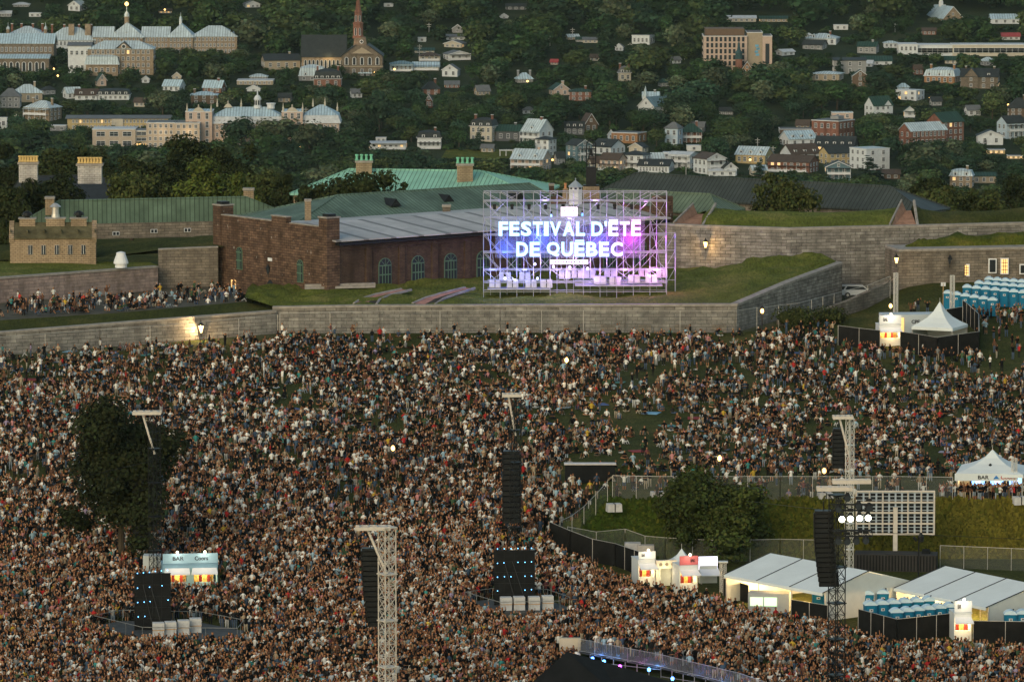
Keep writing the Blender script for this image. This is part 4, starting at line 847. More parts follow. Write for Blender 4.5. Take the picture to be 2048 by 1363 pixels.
H(1472, 1548, 329, 310, 294, 'gs', 'yellow', 'silver', 'yellow and white house with pale blue twin roofs', yaw=-22, rows=1, cols=5, opts='d3')
H(1561, 1634, 294, 278, 262, 'gs', 'white', 'pblue', 'white gabled house with a blue dormered roof by the red brick block', yaw=22, rows=1, opts='d3')
H(1562, 1642, 316, 308, 289, 'gs', 'white', 'brown', 'white steep gabled house with a brown roof and three dormers', yaw=28, rows=1, cols=3, opts='d3', dr=.7)
H(1537, 1640, 347, 325, 311, 'gs', 'brick', 'brown', 'brown roofed brick apartment house with lit balconies', yaw=-24, rows=2, cols=6, opts='p', lit=.12, dr=.6)
H(1630, 1720, 305, 292, 273, 'gs', 'dgrey', 'dark', 'dark double roofed house with a row of white windows', yaw=-12, rows=1, cols=5, opts='d5')
H(1640, 1706, 330, 307, 293, 'gs', 'yellow', 'dark', 'ochre house with a green black roof and a white gable', yaw=24, rows=2, cols=4)
H(1702, 1781, 342, 299, 296, 'flat', 'white', 'silver', 'plain white cube house behind the conifer', yaw=32, rows=3, cols=2, dr=1.0)
H(1652, 1702, 361, 334, 323, 'gf', 'blue', 'dark', 'dark house with a white porch and red awning', rows=2, cols=2, opts='a p+', lit=.2)
H(1625, 1712, 283, 243, 240, 'flat', 'brick', 'grey', 'large red brick block with a penthouse', yaw=-34, rows=2, cols=4, dr=1.0, opts='b')
H(1664, 1706, 238, 226, 223, 'flat', 'pink', 'silver', 'small red and silver rooftop hall behind the red brick block', rows=1, cols=2)
H(1560, 1626, 268, 259, 256, 'flat', 'brown', 'grey', 'long brown shed left of the red brick block', rows=1, cols=1)
H(1800, 1897, 293, 262, 246, 'gs', 'brick', 'silver', 'long brick tenement with a silver roof and many windows', yaw=32, rows=2, cols=8, dr=.45)
H(1856, 1930, 285, 244, 225, 'gs', 'brick', 'green', 'tall brick and stone house behind the long tenement', yaw=35, rows=3, cols=4, dr=.9)
H(1731, 1787, 235, 211, 193, 'gs', 'white', 'green', 'white house with two steep gables and a dark green roof', yaw=28, rows=2, cols=3, opts='g+', dr=.8)
H(1809, 1830, 236, 222, 214, 'gf', 'white', 'green', 'tiny white chalet below the flat white house', rows=1, cols=1, opts='p', lit=.5)
H(1793, 1851, 202, 182, 179, 'flat', 'white', 'white', 'flat white two storey house among trees at the right', yaw=-30, rows=2, cols=3, lit=.2)
H(1796, 1818, 181, 174, 166, 'hip', 'pblue', 'pblue', 'small blue pavilion roof above the flat white house', rows=1, cols=1)
H(1705, 1736, 174, 152, 141, 'gf', 'brown', 'green', 'narrow dark brick gable with white eaves', rows=2, cols=1)
H(1850, 1926, 168, 153, 136, 'man', 'obrick', 'silver', 'orange brick villa with a pale mansard roof', yaw=-20, rows=1, cols=5, opts='d3 c2')
H(1922, 2004, 178, 154, 137, 'gs', 'stone', 'dark', 'stone house with white gables and an outside stair', yaw=-8, rows=2, cols=4, opts='g- d2 c2', lit=.1)
H(1624, 1690, 163, 148, 143, 'hip', 'tan', 'silver', 'low house with a flat silver roof left of the brick gable', yaw=-15, rows=1)
H(1668, 1732, 148, 121, 116, 'gs', 'grey', 'dark', 'grey roofed house stepping down the slope', rows=2, cols=3)
H(1724, 1784, 130, 122, 112, 'gs', 'white', 'green', 'low building with a wide green roof right of centre', rows=1)
H(1715, 1760, 108, 93, 84, 'gs', 'grey', 'green', 'grey house with a green roof near the long white school', yaw=-15, rows=1, opts='c1')
H(1768, 1796, 96, 86, 82, 'hip', 'white', 'silver', 'small pale bungalow left of the long white school', rows=1)
H(1606, 1656, 100, 90, 80, 'gs', 'grey', 'dark', 'grey roofed house in front of the pale mansion', rows=1, yaw=-20)
H(1612, 1682, 90, 77, 66, 'hip', 'white', 'silver', 'pale mansion with dormers on the upper right slope', yaw=-12, rows=1, cols=5, opts='d2 c1')
H(1668, 1696, 60, 51, 49, 'flat', 'white', 'white', 'small flat white house above the pale mansion', rows=1, cols=2)
H(1454, 1512, 44, 37, 31, 'gs', 'cream', 'white', 'low pale bungalow above the beige apartment block', rows=1, cols=5)
H(1520, 1575, 44, 38, 32, 'gs', 'tan', 'green', 'low bungalow right of the pale one at the top', rows=1, cols=5)
H(1982, 2038, 48, 38, 28, 'gs', 'white', 'pblue', 'blue roofed house at the upper right edge', rows=1)
H(2004, 2040, 80, 73, 66, 'gs', 'white', 'red', 'house with a bright red roof at the right edge', rows=1)
H(2018, 2060, 242, 216, 195, 'hip', 'brown', 'dark', 'dark brick house with white windows at the right edge', rows=3, cols=3, opts='c1')
H(1996, 2052, 278, 246, 232, 'gs', 'pblue', 'dark', 'grey blue house with a glazed porch at the right edge', yaw=30, rows=2, cols=3, opts='p+')
H(1956, 2006, 290, 272, 262, 'gf', 'white', 'dark', 'small white chapel like house with an arched door', rows=1, cols=2, opts='o')
H(1900, 1950, 376, 352, 338, 'man', 'bstone', 'silver', 'stone house with a silver mansard at the lower right', rows=2, cols=3, opts='c1 d2', yaw=-10)
H(1944, 1992, 366, 352, 345, 'gs', 'tan', 'green', 'green roofed extension right of the silver mansard', rows=1)
H(1975, 2010, 308, 300, 296, 'flat', 'yellow', 'grey', 'brightly lit kiosk among trees at the right', rows=1, cols=3, lit=1)
H(2016, 2048, 318, 312, 309, 'flat', 'yellow', 'grey', 'lit canopy at the far right edge', rows=1, cols=3, lit=1)
H(1755, 1800, 358, 348, 339, 'gs', 'brown', 'brown', 'low brown house right of the conifer', rows=1)
H(1870, 1890, 22, 15, 10, 'gs', 'white', 'white', 'tiny pale house left of the upper right chapel', rows=1, cols=1)
H(1845, 1872, 70, 62, 56, 'gs', 'brick', 'brown', 'little brick house above the long white school', rows=1)
H(1440, 1466, 230, 222, 215, 'gs', 'grey', 'dark', 'dark cottage hidden under the big trees right of centre', rows=1)
H(100, 132, 262, 252, 247, 'flat', 'grey', 'white', 'small pale shed left of the lit motel', rows=1, cols=2)
H(0, 14, 258, 236, 232, 'flat', 'white', 'white', 'white wall of a house cut by the left edge', rows=1, cols=1)
# ================= landmarks
def LM(x0, x1, yb, short, label, cat='building', name='building'):
    Y = Yh(yb); p = HP((x0+x1)/2, yb); s = mpp(p); rt = root(name, p, label, cat); BLD.append((short, (x0+x1)/2, yb-40))
    X = lambda px: (px-(x0+x1)/2)*s; Z = lambda py: (yb-py)*s; return rt, X, Z, s
def see(x0, x1, y0, yb): SEEN.append((x0-3, x1+3, y0-3, yb, (yb-y0)))
def turret(rt, x, y, z, r, h, m, rm, n=8, fin=1, nm='turret'):
    b = MB(); b.lathe((x, y, z), [(r, 0), (r, h*.42), (r*1.18, h*.44), (r*1.18, h*.48)], m, n); b.lathe((x, y, z+h*.48), [(r*1.05, 0), (r*1.0, h*.1), (r*.55, h*.2), (r*.18, h*.24), (r*.1, h*.5)], rm, n)
    return b.build(nm, rt)
# big left college
rt, X, Z, s = LM(92, 475, 108, 'long silver roofed college', 'very long stone college with silver roofs and a lantern lit spire', name='college')
vol(rt, X(92), X(190), 0, Z(80), 24*s, 'hip', 'white', 'silver', 16, 0, 2, 12, opts='c4'); vol(rt, X(186), X(226), 0, Z(74), 18*s, 'gs', 'bstone', 'silver', 15, 0, 2, 6)
vol(rt, X(220), X(286), 0, Z(74), 28*s, 'hip', 'bstone', 'silver', 17, -1.5, 3, 8, opts='d3', ov=.8); vol(rt, X(284), X(338), 0, Z(74), 18*s, 'gs', 'bstone', 'silver', 15, 0, 3, 7)
vol(rt, X(337), X(386), 0, Z(74), 26*s, 'hip', 'bstone', 'silver', 17, -1.5, 3, 6, opts='d1', ov=.8); vol(rt, X(384), X(474), 0, Z(73), 20*s, 'hip', 'bstone', 'silver', 15, 0, 3, 11)
turret(rt, X(252), 7, Z(56), 5*s, 44*s, COLS['bstone'], RF['silver'], nm='spire'); turret(rt, X(360), 7, Z(54), 3*s, 28*s, COLS['white'], RF['silver'], nm='cupola')
b = MB(); b.lathe((X(252), 7, Z(14)), [(.2, 0), (.9, .6), (.9, 1.4), (.2, 2)], LG, 8); b.build('spire_light', rt); point('spire_bulb', (X(252), 3, Z(11)), 350, (1, .6, .2), .5, rt)
for px in (142, 175): b = MB(); b.box((X(px), 4, Z(62)), (2.6, 3, 26*s), COLS['bstone']); b.build('chimney', rt)
see(92, 475, 44, 108)
rt, X, Z, s = LM(12, 92, 100, 'silver roofed hall with two onion finials', 'silver roofed hall flanked by two onion topped finials behind the college at the left', name='college_hall')
vol(rt, X(14), X(90), 0, Z(70), 16*s, 'hip', 'white', 'silver', 16, 0, 1, 10, opts='c4')
for px in (17, 92): turret(rt, X(px), -1, Z(72), 3.4*s, 28*s, COLS['bstone'], RF['silver'], nm='finial')
see(12, 92, 50, 90)
rt, X, Z, s = LM(-40, 103, 152, 'large stone college wing at the left edge', 'large two tier stone wing with silver roofs and tall arched windows at the left edge', name='college_wing')
vol(rt, X(-40), X(98), 0, Z(117), 6*s, 'gs', 'stone', 'pblue', 14, 0, 1, 10, arch=1, ww=1.5, wh=4.2, trim=1, lit=.0, sides=0)
vol(rt, X(-40), X(103), 0, Z(90), 17*s, 'gs', 'stone', 'pblue', 16, 13, 0, 0)
windows(rt, X(-40), X(100), Z(112), Z(93), 12.95, 1, 16, 0); see(-40, 103, 72, 152)
rt, X, Z, s = LM(136, 307, 150, 'beige stone convent with pediment', 'beige stone convent with a silver roof, round window pediment and white stair tower', name='convent')
vol(rt, X(176), X(307), 0, Z(98), 15*s, 'hip', 'bstone', 'silver', 14, 0, 4, 12, lit=.02, opts='c3'); vol(rt, X(136), X(182), 0, Z(92), 5*s, 'gs', 'white', 'grey', 12, 1, 2, 4)
b = MB(); gx = X(248); b.prism([(gx-15*s, -.5, Z(97)), (gx+15*s, -.5, Z(97)), (gx, -.5, Z(85))], (0, 8, 0), COLS['bstone']); b.prism([(gx-16.5*s, -.8, Z(97)), (gx, -.8, Z(83.6)), (gx, -.8, Z(85)), (gx-13.8*s, -.8, Z(97))], (0, 8.5, 0), RF['dark']); b.prism([(gx+16.5*s, -.8, Z(97)), (gx+13.8*s, -.8, Z(97)), (gx, -.8, Z(85)), (gx, -.8, Z(83.6))], (0, 8.5, 0), RF['dark']); b.build('pediment', rt)
b = MB(); b.lathe((0, 0, 0), [(1.1, 0), (1.1, .15)], TRIM, 12); b.lathe((0, 0, .16), [(.75, 0), (.75, .06)], GLASS, 12); o = b.build('round_window', rt, loc=(gx, -.55, Z(93))); o.rotation_euler = (math.pi/2, 0, 0); see(136, 307, 83, 140)
rt, X, Z, s = LM(170, 240, 152, 'small silver mansard convent', 'small chapel wing with a silver mansard, arched dormers and a figure topped cupola', name='chapel_wing')
vol(rt, X(172), X(236), 0, Z(129), 22*s, 'man', 'bstone', 'silver', 12, 0, 1, 5, opts='d6', ov=.8); turret(rt, X(200), 5, Z(108), 2.6*s, 20*s, COLS['cream'], COLS['cream'], nm='cupola'); see(170, 240, 93, 146)
# church
rt, X, Z, s = LM(600, 766, 152, 'great stone church', 'great stone church with a red brick spire, clock and long dark green roof', 'church', 'church')
vol(rt, X(602), X(690), 0, Z(115), 40*s, 'gs', 'bstone', 'dark', 17, 9, 1, 10, arch=1, ww=1.1, wh=4.5)
b = MB(); W = 82*s; gx = X(724); b.prism([(gx-W/2, 0, -3), (gx+W/2, 0, -3), (gx+W/2, 0, Z(113)), (gx+13*s, 0, Z(92)), (gx-13*s, 0, Z(92)), (gx-W/2, 0, Z(113))], (0, 18, 0), COLS['stone']); b.build('facade', rt)
b = MB()
for sg in (-1, 1): b.prism([(gx+sg*(W/2+.4), -.5, Z(113.5)), (gx+sg*12.5*s, -.5, Z(91)), (gx+sg*12.5*s, -.5, Z(89.8)), (gx+sg*(W/2+.5), -.5, Z(112))][::-sg], (0, 18, 0), RF['dark'])
b.build('facade_roof', rt); b = MB(); b.box((gx, -.35, Z(108)), (44*s, .7, .5), COLS['stone']); b.prism([(gx-20*s, -.4, Z(107)), (gx+20*s, -.4, Z(107)), (gx, -.4, Z(95))], (0, .5, 0), COLS['tan']); b.box((gx, .5, Z(133)), (W+.4, 1.4, .4), COLS['tan']); b.build('cornice', rt)
windows(rt, gx-W*.47, gx+W*.47, Z(134), Z(112), -.05, 1, 5, 0, 1.4, 3.4, arch=1); windows(rt, gx-W*.3, gx+W*.3, Z(150), Z(136), -.05, 1, 3, 0, 1.1, 1.8)
b = MB(); b.box((gx-4*s, 5, Z(84)), (27*s, 27*s, 18*s), COLS['stone'], 0, .8); b.build('tower_base', rt)
b = MB(); b.lathe((gx-8*s, 5, Z(78)), [(12*s, 0), (12*s, 5*s), (10.5*s, 6*s), (10.5*s, 28*s), (12*s, 30*s), (8*s, 33*s), (7.5*s, 52*s), (8.5*s, 53*s), (6*s, 56*s), (.5*s, 100*s)], COLS['brick'], 8, math.pi/8); b.build('spire', rt)
for dx, z0, h in ((-5, 72, 15), (3.5, 72, 15), (-4, 44, 12), (3.5, 44, 12)): link('louvre', winmesh(3.2*s, h*s, 0, 1, 1), rt, (gx+(-8+dx)*s, 5-(9.6 if z0 > 50 else 7.3)*s, Z(z0-h/2)))
b = MB(); b.lathe((0, 0, 0), [(.9, 0), (.9, .1)], TRIM, 12); b.lathe((0, 0, .11), [(.6, 0), (.6, .05)], GLASS, 12); o = b.build('clock_face', rt, loc=(gx-1*s, 5-13*s, Z(84))); o.rotation_euler = (math.pi/2, 0, 0)
see(600, 766, 40, 150)
point('church_floodlight', (X(656), 6.5, Z(113)), 500, (1, .75, .35), .3, rt); point('church_floodlight', (X(704), -.8, Z(82)), 260, (1, .55, .25), .3, rt)
# motel row and the bright convent
rt, X, Z, s = LM(135, 340, 260, 'long lit motel', 'long two storey ochre building with a flat roof and a row of lit windows', name='motel')
vol(rt, X(135), X(338), 0, Z(237), .8, 'gs', 'yellow', 'grey', 13, 0, 2, 26, lit=.05, ov=.9); b = MB(); b.box((X(235), -.4, Z(249)), (5, .8, 24*s), COLS['cream']); b.build('stair_tower', rt); see(135, 338, 228, 256)
rt, X, Z, s = LM(183, 294, 296, 'modern beige office', 'modern beige office block with wide dark windows below the lit motel', name='office')
vol(rt, X(185), X(271), 0, Z(259), 1.2, 'flat', 'beige', 'white', 14, 0, 2, 3, ww=3.4, wh=1.7, lit=0); vol(rt, X(271), X(294), 0, Z(262), 1, 'flat', 'tan', 'grey', 12, 1, 3, 1, ww=4, wh=1.2, lit=.3); see(183, 294, 256, 294)
rt, X, Z, s = LM(293, 400, 296, 'beige four storey annexe', 'beige four storey annexe with small windows joining the bright convent', name='annexe')
vol(rt, X(293), X(350), 0, Z(246), 1, 'flat', 'beige', 'grey', 14, 0, 4, 5, lit=.02); vol(rt, X(350), X(400), 0, Z(246), 1, 'flat', 'beige', 'grey', 16, -2, 4, 4, lit=.03); see(293, 400, 243, 292)
point('yard_light', (X(325), -3, Z(263)), 160, (1, .8, .5), .3, rt); point('yard_light', (X(377), -4.5, Z(263)), 160, (1, .7, .35), .3, rt)
rt, X, Z, s = LM(372, 678, 292, 'bright convent', 'bright pinkish convent with a blue roof, white cupola and many finials', name='convent')
vol(rt, X(372), X(425), 0, Z(223), 1, 'flat', 'pink', 'pblue', 15, -2, 4, 3, wh=2.4, ww=1.1, sides=1); vol(rt, X(424), X(565), 0, Z(247), 31*s, 'man', 'pink', 'white', 15, 0, 3, 14, opts='d14', top=RF['pblue'], ov=.7, lit=.01)
vol(rt, X(564), X(606), 0, Z(223), 1, 'flat', 'pink', 'pblue', 15, -2, 4, 3, wh=2.2, ww=1.1); vol(rt, X(606), X(678), 0, Z(246), 34*s, 'man', 'pink', 'white', 17, 0, 3, 9, opts='d8', top=RF['pblue'], ov=.8)
for px, w_ in ((398, 24), (585, 24), (455, 18)):
    yy = -2.2 if px != 455 else 6; zt = Z(222) if px != 455 else Z(217); b = MB(); b.prism([(X(px)-w_*s/2, yy, zt), (X(px)+w_*s/2, yy, zt), (X(px)+w_*s/4, yy, zt+6*s), (X(px), yy, zt+8.5*s), (X(px)-w_*s/4, yy, zt+6*s)], (0, 1, 0), COLS['cream']); b.lathe((X(px), yy+.5, zt+8*s), [(1.2*s, 0), (2.4*s, 1*s), (.7*s, 2*s), (1.8*s, 4*s), (.2*s, 6*s)], COLS['cream'], 6); b.build('pediment', rt)
for px, py, yy in ((375, 223, -1.5), (423, 223, -1.5), (433, 216, 8), (481, 217, 8), (567, 222, -1.5), (606, 222, -1.5), (625, 216, 8), (675, 222, 0), (649, 214, 8)):
    b = MB(); b.lathe((X(px), yy, Z(py)), [(2*s, 0), (1.8*s, 5*s), (2.4*s, 5.5*s), (1.4*s, 8*s), (.3*s, 17*s)], COLS['cream'], 6); b.build('finial', rt)
b = MB(); zt = Z(219); b.lathe((X(514), 7, zt), [(8*s, 0), (8*s, 5*s), (6.5*s, 6*s), (6.5*s, 17*s), (7.8*s, 18*s), (6.5*s, 22*s), (4*s, 25.5*s), (1.5*s, 27*s), (.3*s, 46*s)], COLS['white'], 8); b.build('cupola', rt)
for i in range(8): a = math.pi/8+i*math.pi/4; link('window', winmesh(.9, 2., 0, 0, 1), rt, (X(514)+6.2*s*math.cos(a), 7+6.2*s*math.sin(a), zt+11.5*s), a+math.pi/2)
b = MB(); b.lathe((X(541), 6, Z(219)), [(1.6, 0), (1.6, 1.6), (2, 1.8), (2, 2.3)], TRIM, 8); b.build('ventilator', rt)
see(372, 440, 205, 290); see(440, 600, 205, 238); see(600, 678, 205, 250)
# beige apartment block and steeple church before it
rt, X, Z, s = LM(1407, 1545, 145, 'tall beige apartment block', 'tall beige apartment block with rows of dark windows and a brown penthouse', name='apartment_block')
vol(rt, X(1407), X(1494), 0, Z(73), 1, 'flat', 'pink', 'brown', 20, 0, 6, 9, ww=1.1, wh=2.0, trim=0); vol(rt, X(1494), X(1525), 0, Z(66), 1, 'flat', 'tan', 'brown', 18, 1.5, 0, 0); vol(rt, X(1525), X(1544), 0, Z(73), 1, 'flat', 'pink', 'brown', 18, 0, 1, 1, ww=1.8, wh=40*s, trim=0)
b = MB(); b.box((X(1450), 10, Z(66)), (78*s, 15, 15*s), COLS['brown']); b.build('penthouse', rt)
b = MB(); MU = mat('mural_blue', (.12, .3, .42), var=.5, scale=.8)
for z, dx in ((92, 0), (98, 2), (104, -1), (110, 1)): b.box((X(1514+dx), 1.43, Z(z)), (7*s, .06, 4.5*s), MU)
b.build('mural', rt); see(1407, 1545, 50, 140)
rt, X, Z, s = LM(1465, 1505, 150, 'dark steeple church', 'brick gabled church with a dark pointed steeple before the beige apartment block', 'church', 'church')
vol(rt, X(1483), X(1505), 0, Z(140), 16*s, 'gf', 'obrick', 'dark', 18, 0, 1, 2, arch=1, wh=2.5); b = MB(); b.box((X(1478), 3, Z(135)), (13*s, 13*s, 32*s), COLS['brick']); b.lathe((X(1478), 3, Z(119)), [(7.5*s, 0), (7*s, 12*s), (9*s, 12*s), (4*s, 18*s), (.2*s, 38*s)], mat('roof_darkteal', (.04, .075, .08)), 8, .39); b.build('steeple', rt); see(1465, 1505, 100, 145)
# long white school
rt, X, Z, s = LM(1797, 2060, 112, 'long white school', 'very long white school with dark window bands on the upper right slope', name='school')
vol(rt, X(1797), X(1835), -2, Z(89), 1, 'flat', 'white', 'white', 14, -2, 2, 4, lit=.0); vol(rt, X(1835), X(1905), 0, Z(91), 1, 'flat', 'white', 'white', 14, 0, 1, 6, ww=4.5, wh=2); vol(rt, X(1905), X(2060), 0, Z(90), 1, 'flat', 'cream', 'white', 14, -1, 1, 12, ww=4.5, wh=2); see(1797, 2060, 84, 110)
# chapels
rt, X, Z, s = LM(1262, 1322, 236, 'small chapel with a pale steeple', 'small chapel with a pale pointed steeple and teal roof in the trees', 'church', 'chapel')
rt.rotation_euler = (0, 0, rad(-35)); vol(rt, -4, 4, 0, Z(212), 17*s, 'gf', 'white', 'teal', 16, 0, 1, 2); b = MB(); b.box((-1, 1, Z(204)), (8*s, 8*s, 22*s), TRIM); b.lathe((-1, 1, Z(193)), [(8*s, 0), (4*s, 7*s), (.2*s, 21*s)], RF['silver'], 4, .785); b.build('steeple', rt); see(1262, 1322, 174, 226)
rt, X, Z, s = LM(1872, 1940, 42, 'upper right chapel', 'stone chapel with a pale blue roof and bell turret at the upper right', 'church', 'chapel')
rt.rotation_euler = (0, 0, rad(20)); vol(rt, -5, 5, 0, Z(36), 22*s, 'gf', 'bstone', 'pblue', 20, 0, 1, 1, arch=1); b = MB(); b.lathe((0, 14, Z(16)), [(1.2, 0), (1.2, 2), (.2, 5)], TRIM, 6); b.build('bell_turret', rt); see(1872, 1975, 5, 38)
# pergola and small slope things
p = HP(1013, 313); s = mpp(p); b = MB()
for x in (-13, -1, 12): b.box((x*s, 0, 6*s), (.3, .3, 12*s), TRIM); b.box((x*s, 3, 6*s), (.3, .3, 12*s), TRIM)
for i in range(9): b.box((-14*s+28*s*i/8, 1.5, 12.6*s), (.15, 5, .2), TRIM)
b.box((0, 0, 12*s), (29*s, .25, .3), TRIM); b.box((0, 3, 12*s), (29*s, .25, .3), TRIM); b.build('pergola', loc=p, label='white pergola on the lawn below the dark brick house', cat='pergola')
b = MB(); b.quad((-22, 0, .3), (26, 0, .3), (24, 30, 1.9), (-20, 30, 1.9), GRASS3); b.build('lawn', loc=HP(990, 318), kind='structure')
poles = []
for px, yb, hh in ((1307, 262, 18), (1310, 262, 26), (1515, 310, 34), (1414, 300, 20), (1492, 312, 14), (612, 245, 30), (1100, 92, 22), (858, 66, 20), (33, 262, 34), (1790, 66, 20), (1369, 120, 26), (225, 262, 22), (1145, 78, 22), (839, 115, 26), (1546, 318, 26), (1260, 102, 16), (1372, 350, 40), (840, 212, 20)):
    p = HP(px, yb); s = mpp(p); b = MB(); b.tube((0, 0, -1), (0, 0, hh*s), .16, METAL, 5); b.box((0, 0, hh*s-.8), (2.2, .15, .18), METAL); b.box((0, 0, hh*s-1.8), (1.6, .15, .15), METAL); o = b.build('utility_pole', loc=p, cat='pole', group='utility poles on the far slope'); poles.append((o, px, yb))
FL = []
for px, py, on in ((116, 152, 1), (80, 138, 1), (108, 138, 1), (58, 156, 1), (28, 156, 1), (40, 155, 1), (245, 152, 1), (246, 160, 0), (582, 64, 1), (789, 139, 1), (656, 110, 1), (958, 34, 1), (1055, 163, 1), (1940, 338, 1), (1870, 345, 1), (1880, 290, 1), (1866, 308, 1), (1888, 307, 1), (1960, 318, 1), (1500, 320, 1), (1860, 196, 1), (1105, 320, 1), (600, 295, 1), (2016, 210, 1), (1790, 146, 0), (1684, 292, 1), (750, 145, 1), (1318, 276, 0), (330, 20, 1), (1880, 318, 1), (1848, 322, 1), (1905, 316, 1), (312, 262, 1)):
    p = HP(px, py+8); s = mpp(p); b = MB(); b.tube((0, 0, 0), (0, 0, 8*s), .1, DARKM, 4); b.lathe((0, 0, 8*s-.3), [(.2, 0), (.55, .4), (.2, .9)], LG if on else WG, 6)
    o = b.build('street_lamp', loc=p+Vector((0, -1, 0)), cat='lamp', group='distant lit street lamps on the far slope'); FL.append((o, px, py))

for a in [(1611, 1623, 76, 70, 66, 'hip', 'white', 'white', 'tiny pale annexe left of the pale mansion'), (1722, 1748, 134, 127, 121, 'gs', 'white', 'white', 'small white flat roofed cottage below the wide green roof'), (1826, 1847, 150, 138, 130, 'gs', 'brick', 'brown', 'small brick house left of the orange brick villa'),
          (1553, 1590, 112, 104, 99, 'gs', 'white', 'white', 'low white bungalow right of the beige apartment block'), (852, 866, 216, 200, 190, 'gf', 'brick', 'dark', 'narrow red brick house deep in the trees above the glazed veranda house'), (1132, 1158, 80, 74, 69, 'gs', 'tan', 'silver', 'small tan cottage among the upper central trees'),
          (1316, 1338, 174, 165, 157, 'hip', 'grey', 'green', 'grey cottage with a green hip right of the mansard in the central trees'), (1101, 1117, 130, 124, 119, 'gs', 'pink', 'red', 'tiny cottage with a pinkish roof in the central trees'), (1230, 1248, 102, 94, 88, 'gf', 'white', 'grey', 'small white gable below the boxy white building'),
          (1180, 1200, 122, 115, 109, 'gs', 'cream', 'brown', 'small cream cottage left of centre of the upper woods'), (1340, 1362, 128, 120, 114, 'gs', 'white', 'grey', 'white cottage left of the tall beige apartment block'), (1444, 1474, 352, 336, 326, 'gf', 'white', 'dark', 'white gable squeezed between the porched house and the yellow one'),
          (1380, 1412, 268, 254, 244, 'gs', 'dgrey', 'grey', 'dark slate cottage above the red house with the white balcony'), (1500, 1534, 352, 340, 331, 'gs', 'cream', 'silver', 'cream cottage beside the small spruce'), (1592, 1622, 262, 250, 240, 'gs', 'tan', 'brown', 'tan cottage behind the long brown shed'), (1300, 1328, 330, 316, 306, 'gs', 'grey', 'silver', 'grey cottage behind the veranda house'),
          (1108, 1130, 330, 314, 304, 'gs', 'grey', 'dark', 'grey shed house left of the slate blue house'), (962, 990, 305, 296, 289, 'gs', 'tan', 'grey', 'tan cottage below the turreted mansard house'), (1860, 1884, 212, 202, 194, 'gs', 'grey', 'dark', 'grey cottage right of the flat white house'), (1930, 1962, 232, 220, 211, 'gs', 'white', 'grey', 'white cottage deep in the trees at the right'), (1890, 1916, 128, 120, 113, 'gs', 'cream', 'green', 'cream cottage under the long white school'),
          (1962, 1990, 132, 122, 114, 'hip', 'grey', 'silver', 'grey house with a pale hip under the long white school'), (700, 724, 196, 186, 178, 'gs', 'white', 'grey', 'white cottage below the great stone church'), (556, 584, 205, 195, 187, 'gs', 'tan', 'dark', 'tan cottage above the bright convent roof'), (268, 292, 214, 204, 196, 'gs', 'cream', 'brown', 'cream cottage right of the black mansard house'), (80, 110, 190, 180, 172, 'hip', 'grey', 'dark', 'grey house above the square stone villa')]:
    H(*a, rows=1, cols=2, yaw=R.choice((-25, -12, 15, 28)))
# ================================================================ trees
def leafmat(name, k=1.0):
    m, n, b = nodes(name); b.inputs['Roughness'].default_value = .8; b.inputs['Specular IOR Level'].default_value = .05
    a = N(n, 'ShaderNodeAttribute'); a.attribute_name = 'tint'; oi = N(n, 'ShaderNodeObjectInfo')
    mr = N(n, 'ShaderNodeMapRange'); n.links.new(oi.outputs['Random'], mr.inputs[0]); mr.inputs[3].default_value = .7*k; mr.inputs[4].default_value = 1.3*k
    mx = N(n, 'ShaderNodeMix', data_type='RGBA', blend_type='MULTIPLY'); mx.inputs[0].default_value = 1; n.links.new(a.outputs['Color'], mx.inputs[6]); n.links.new(mr.outputs[0], mx.inputs[7])
    n.links.new(mx.outputs[2], b.inputs['Base Color']); return m
LEAF = leafmat('foliage'); LEAFW = attrmat('woodland_foliage', .8)
BARK = mat('bark', (.06, .045, .03), .9, .3, 3)
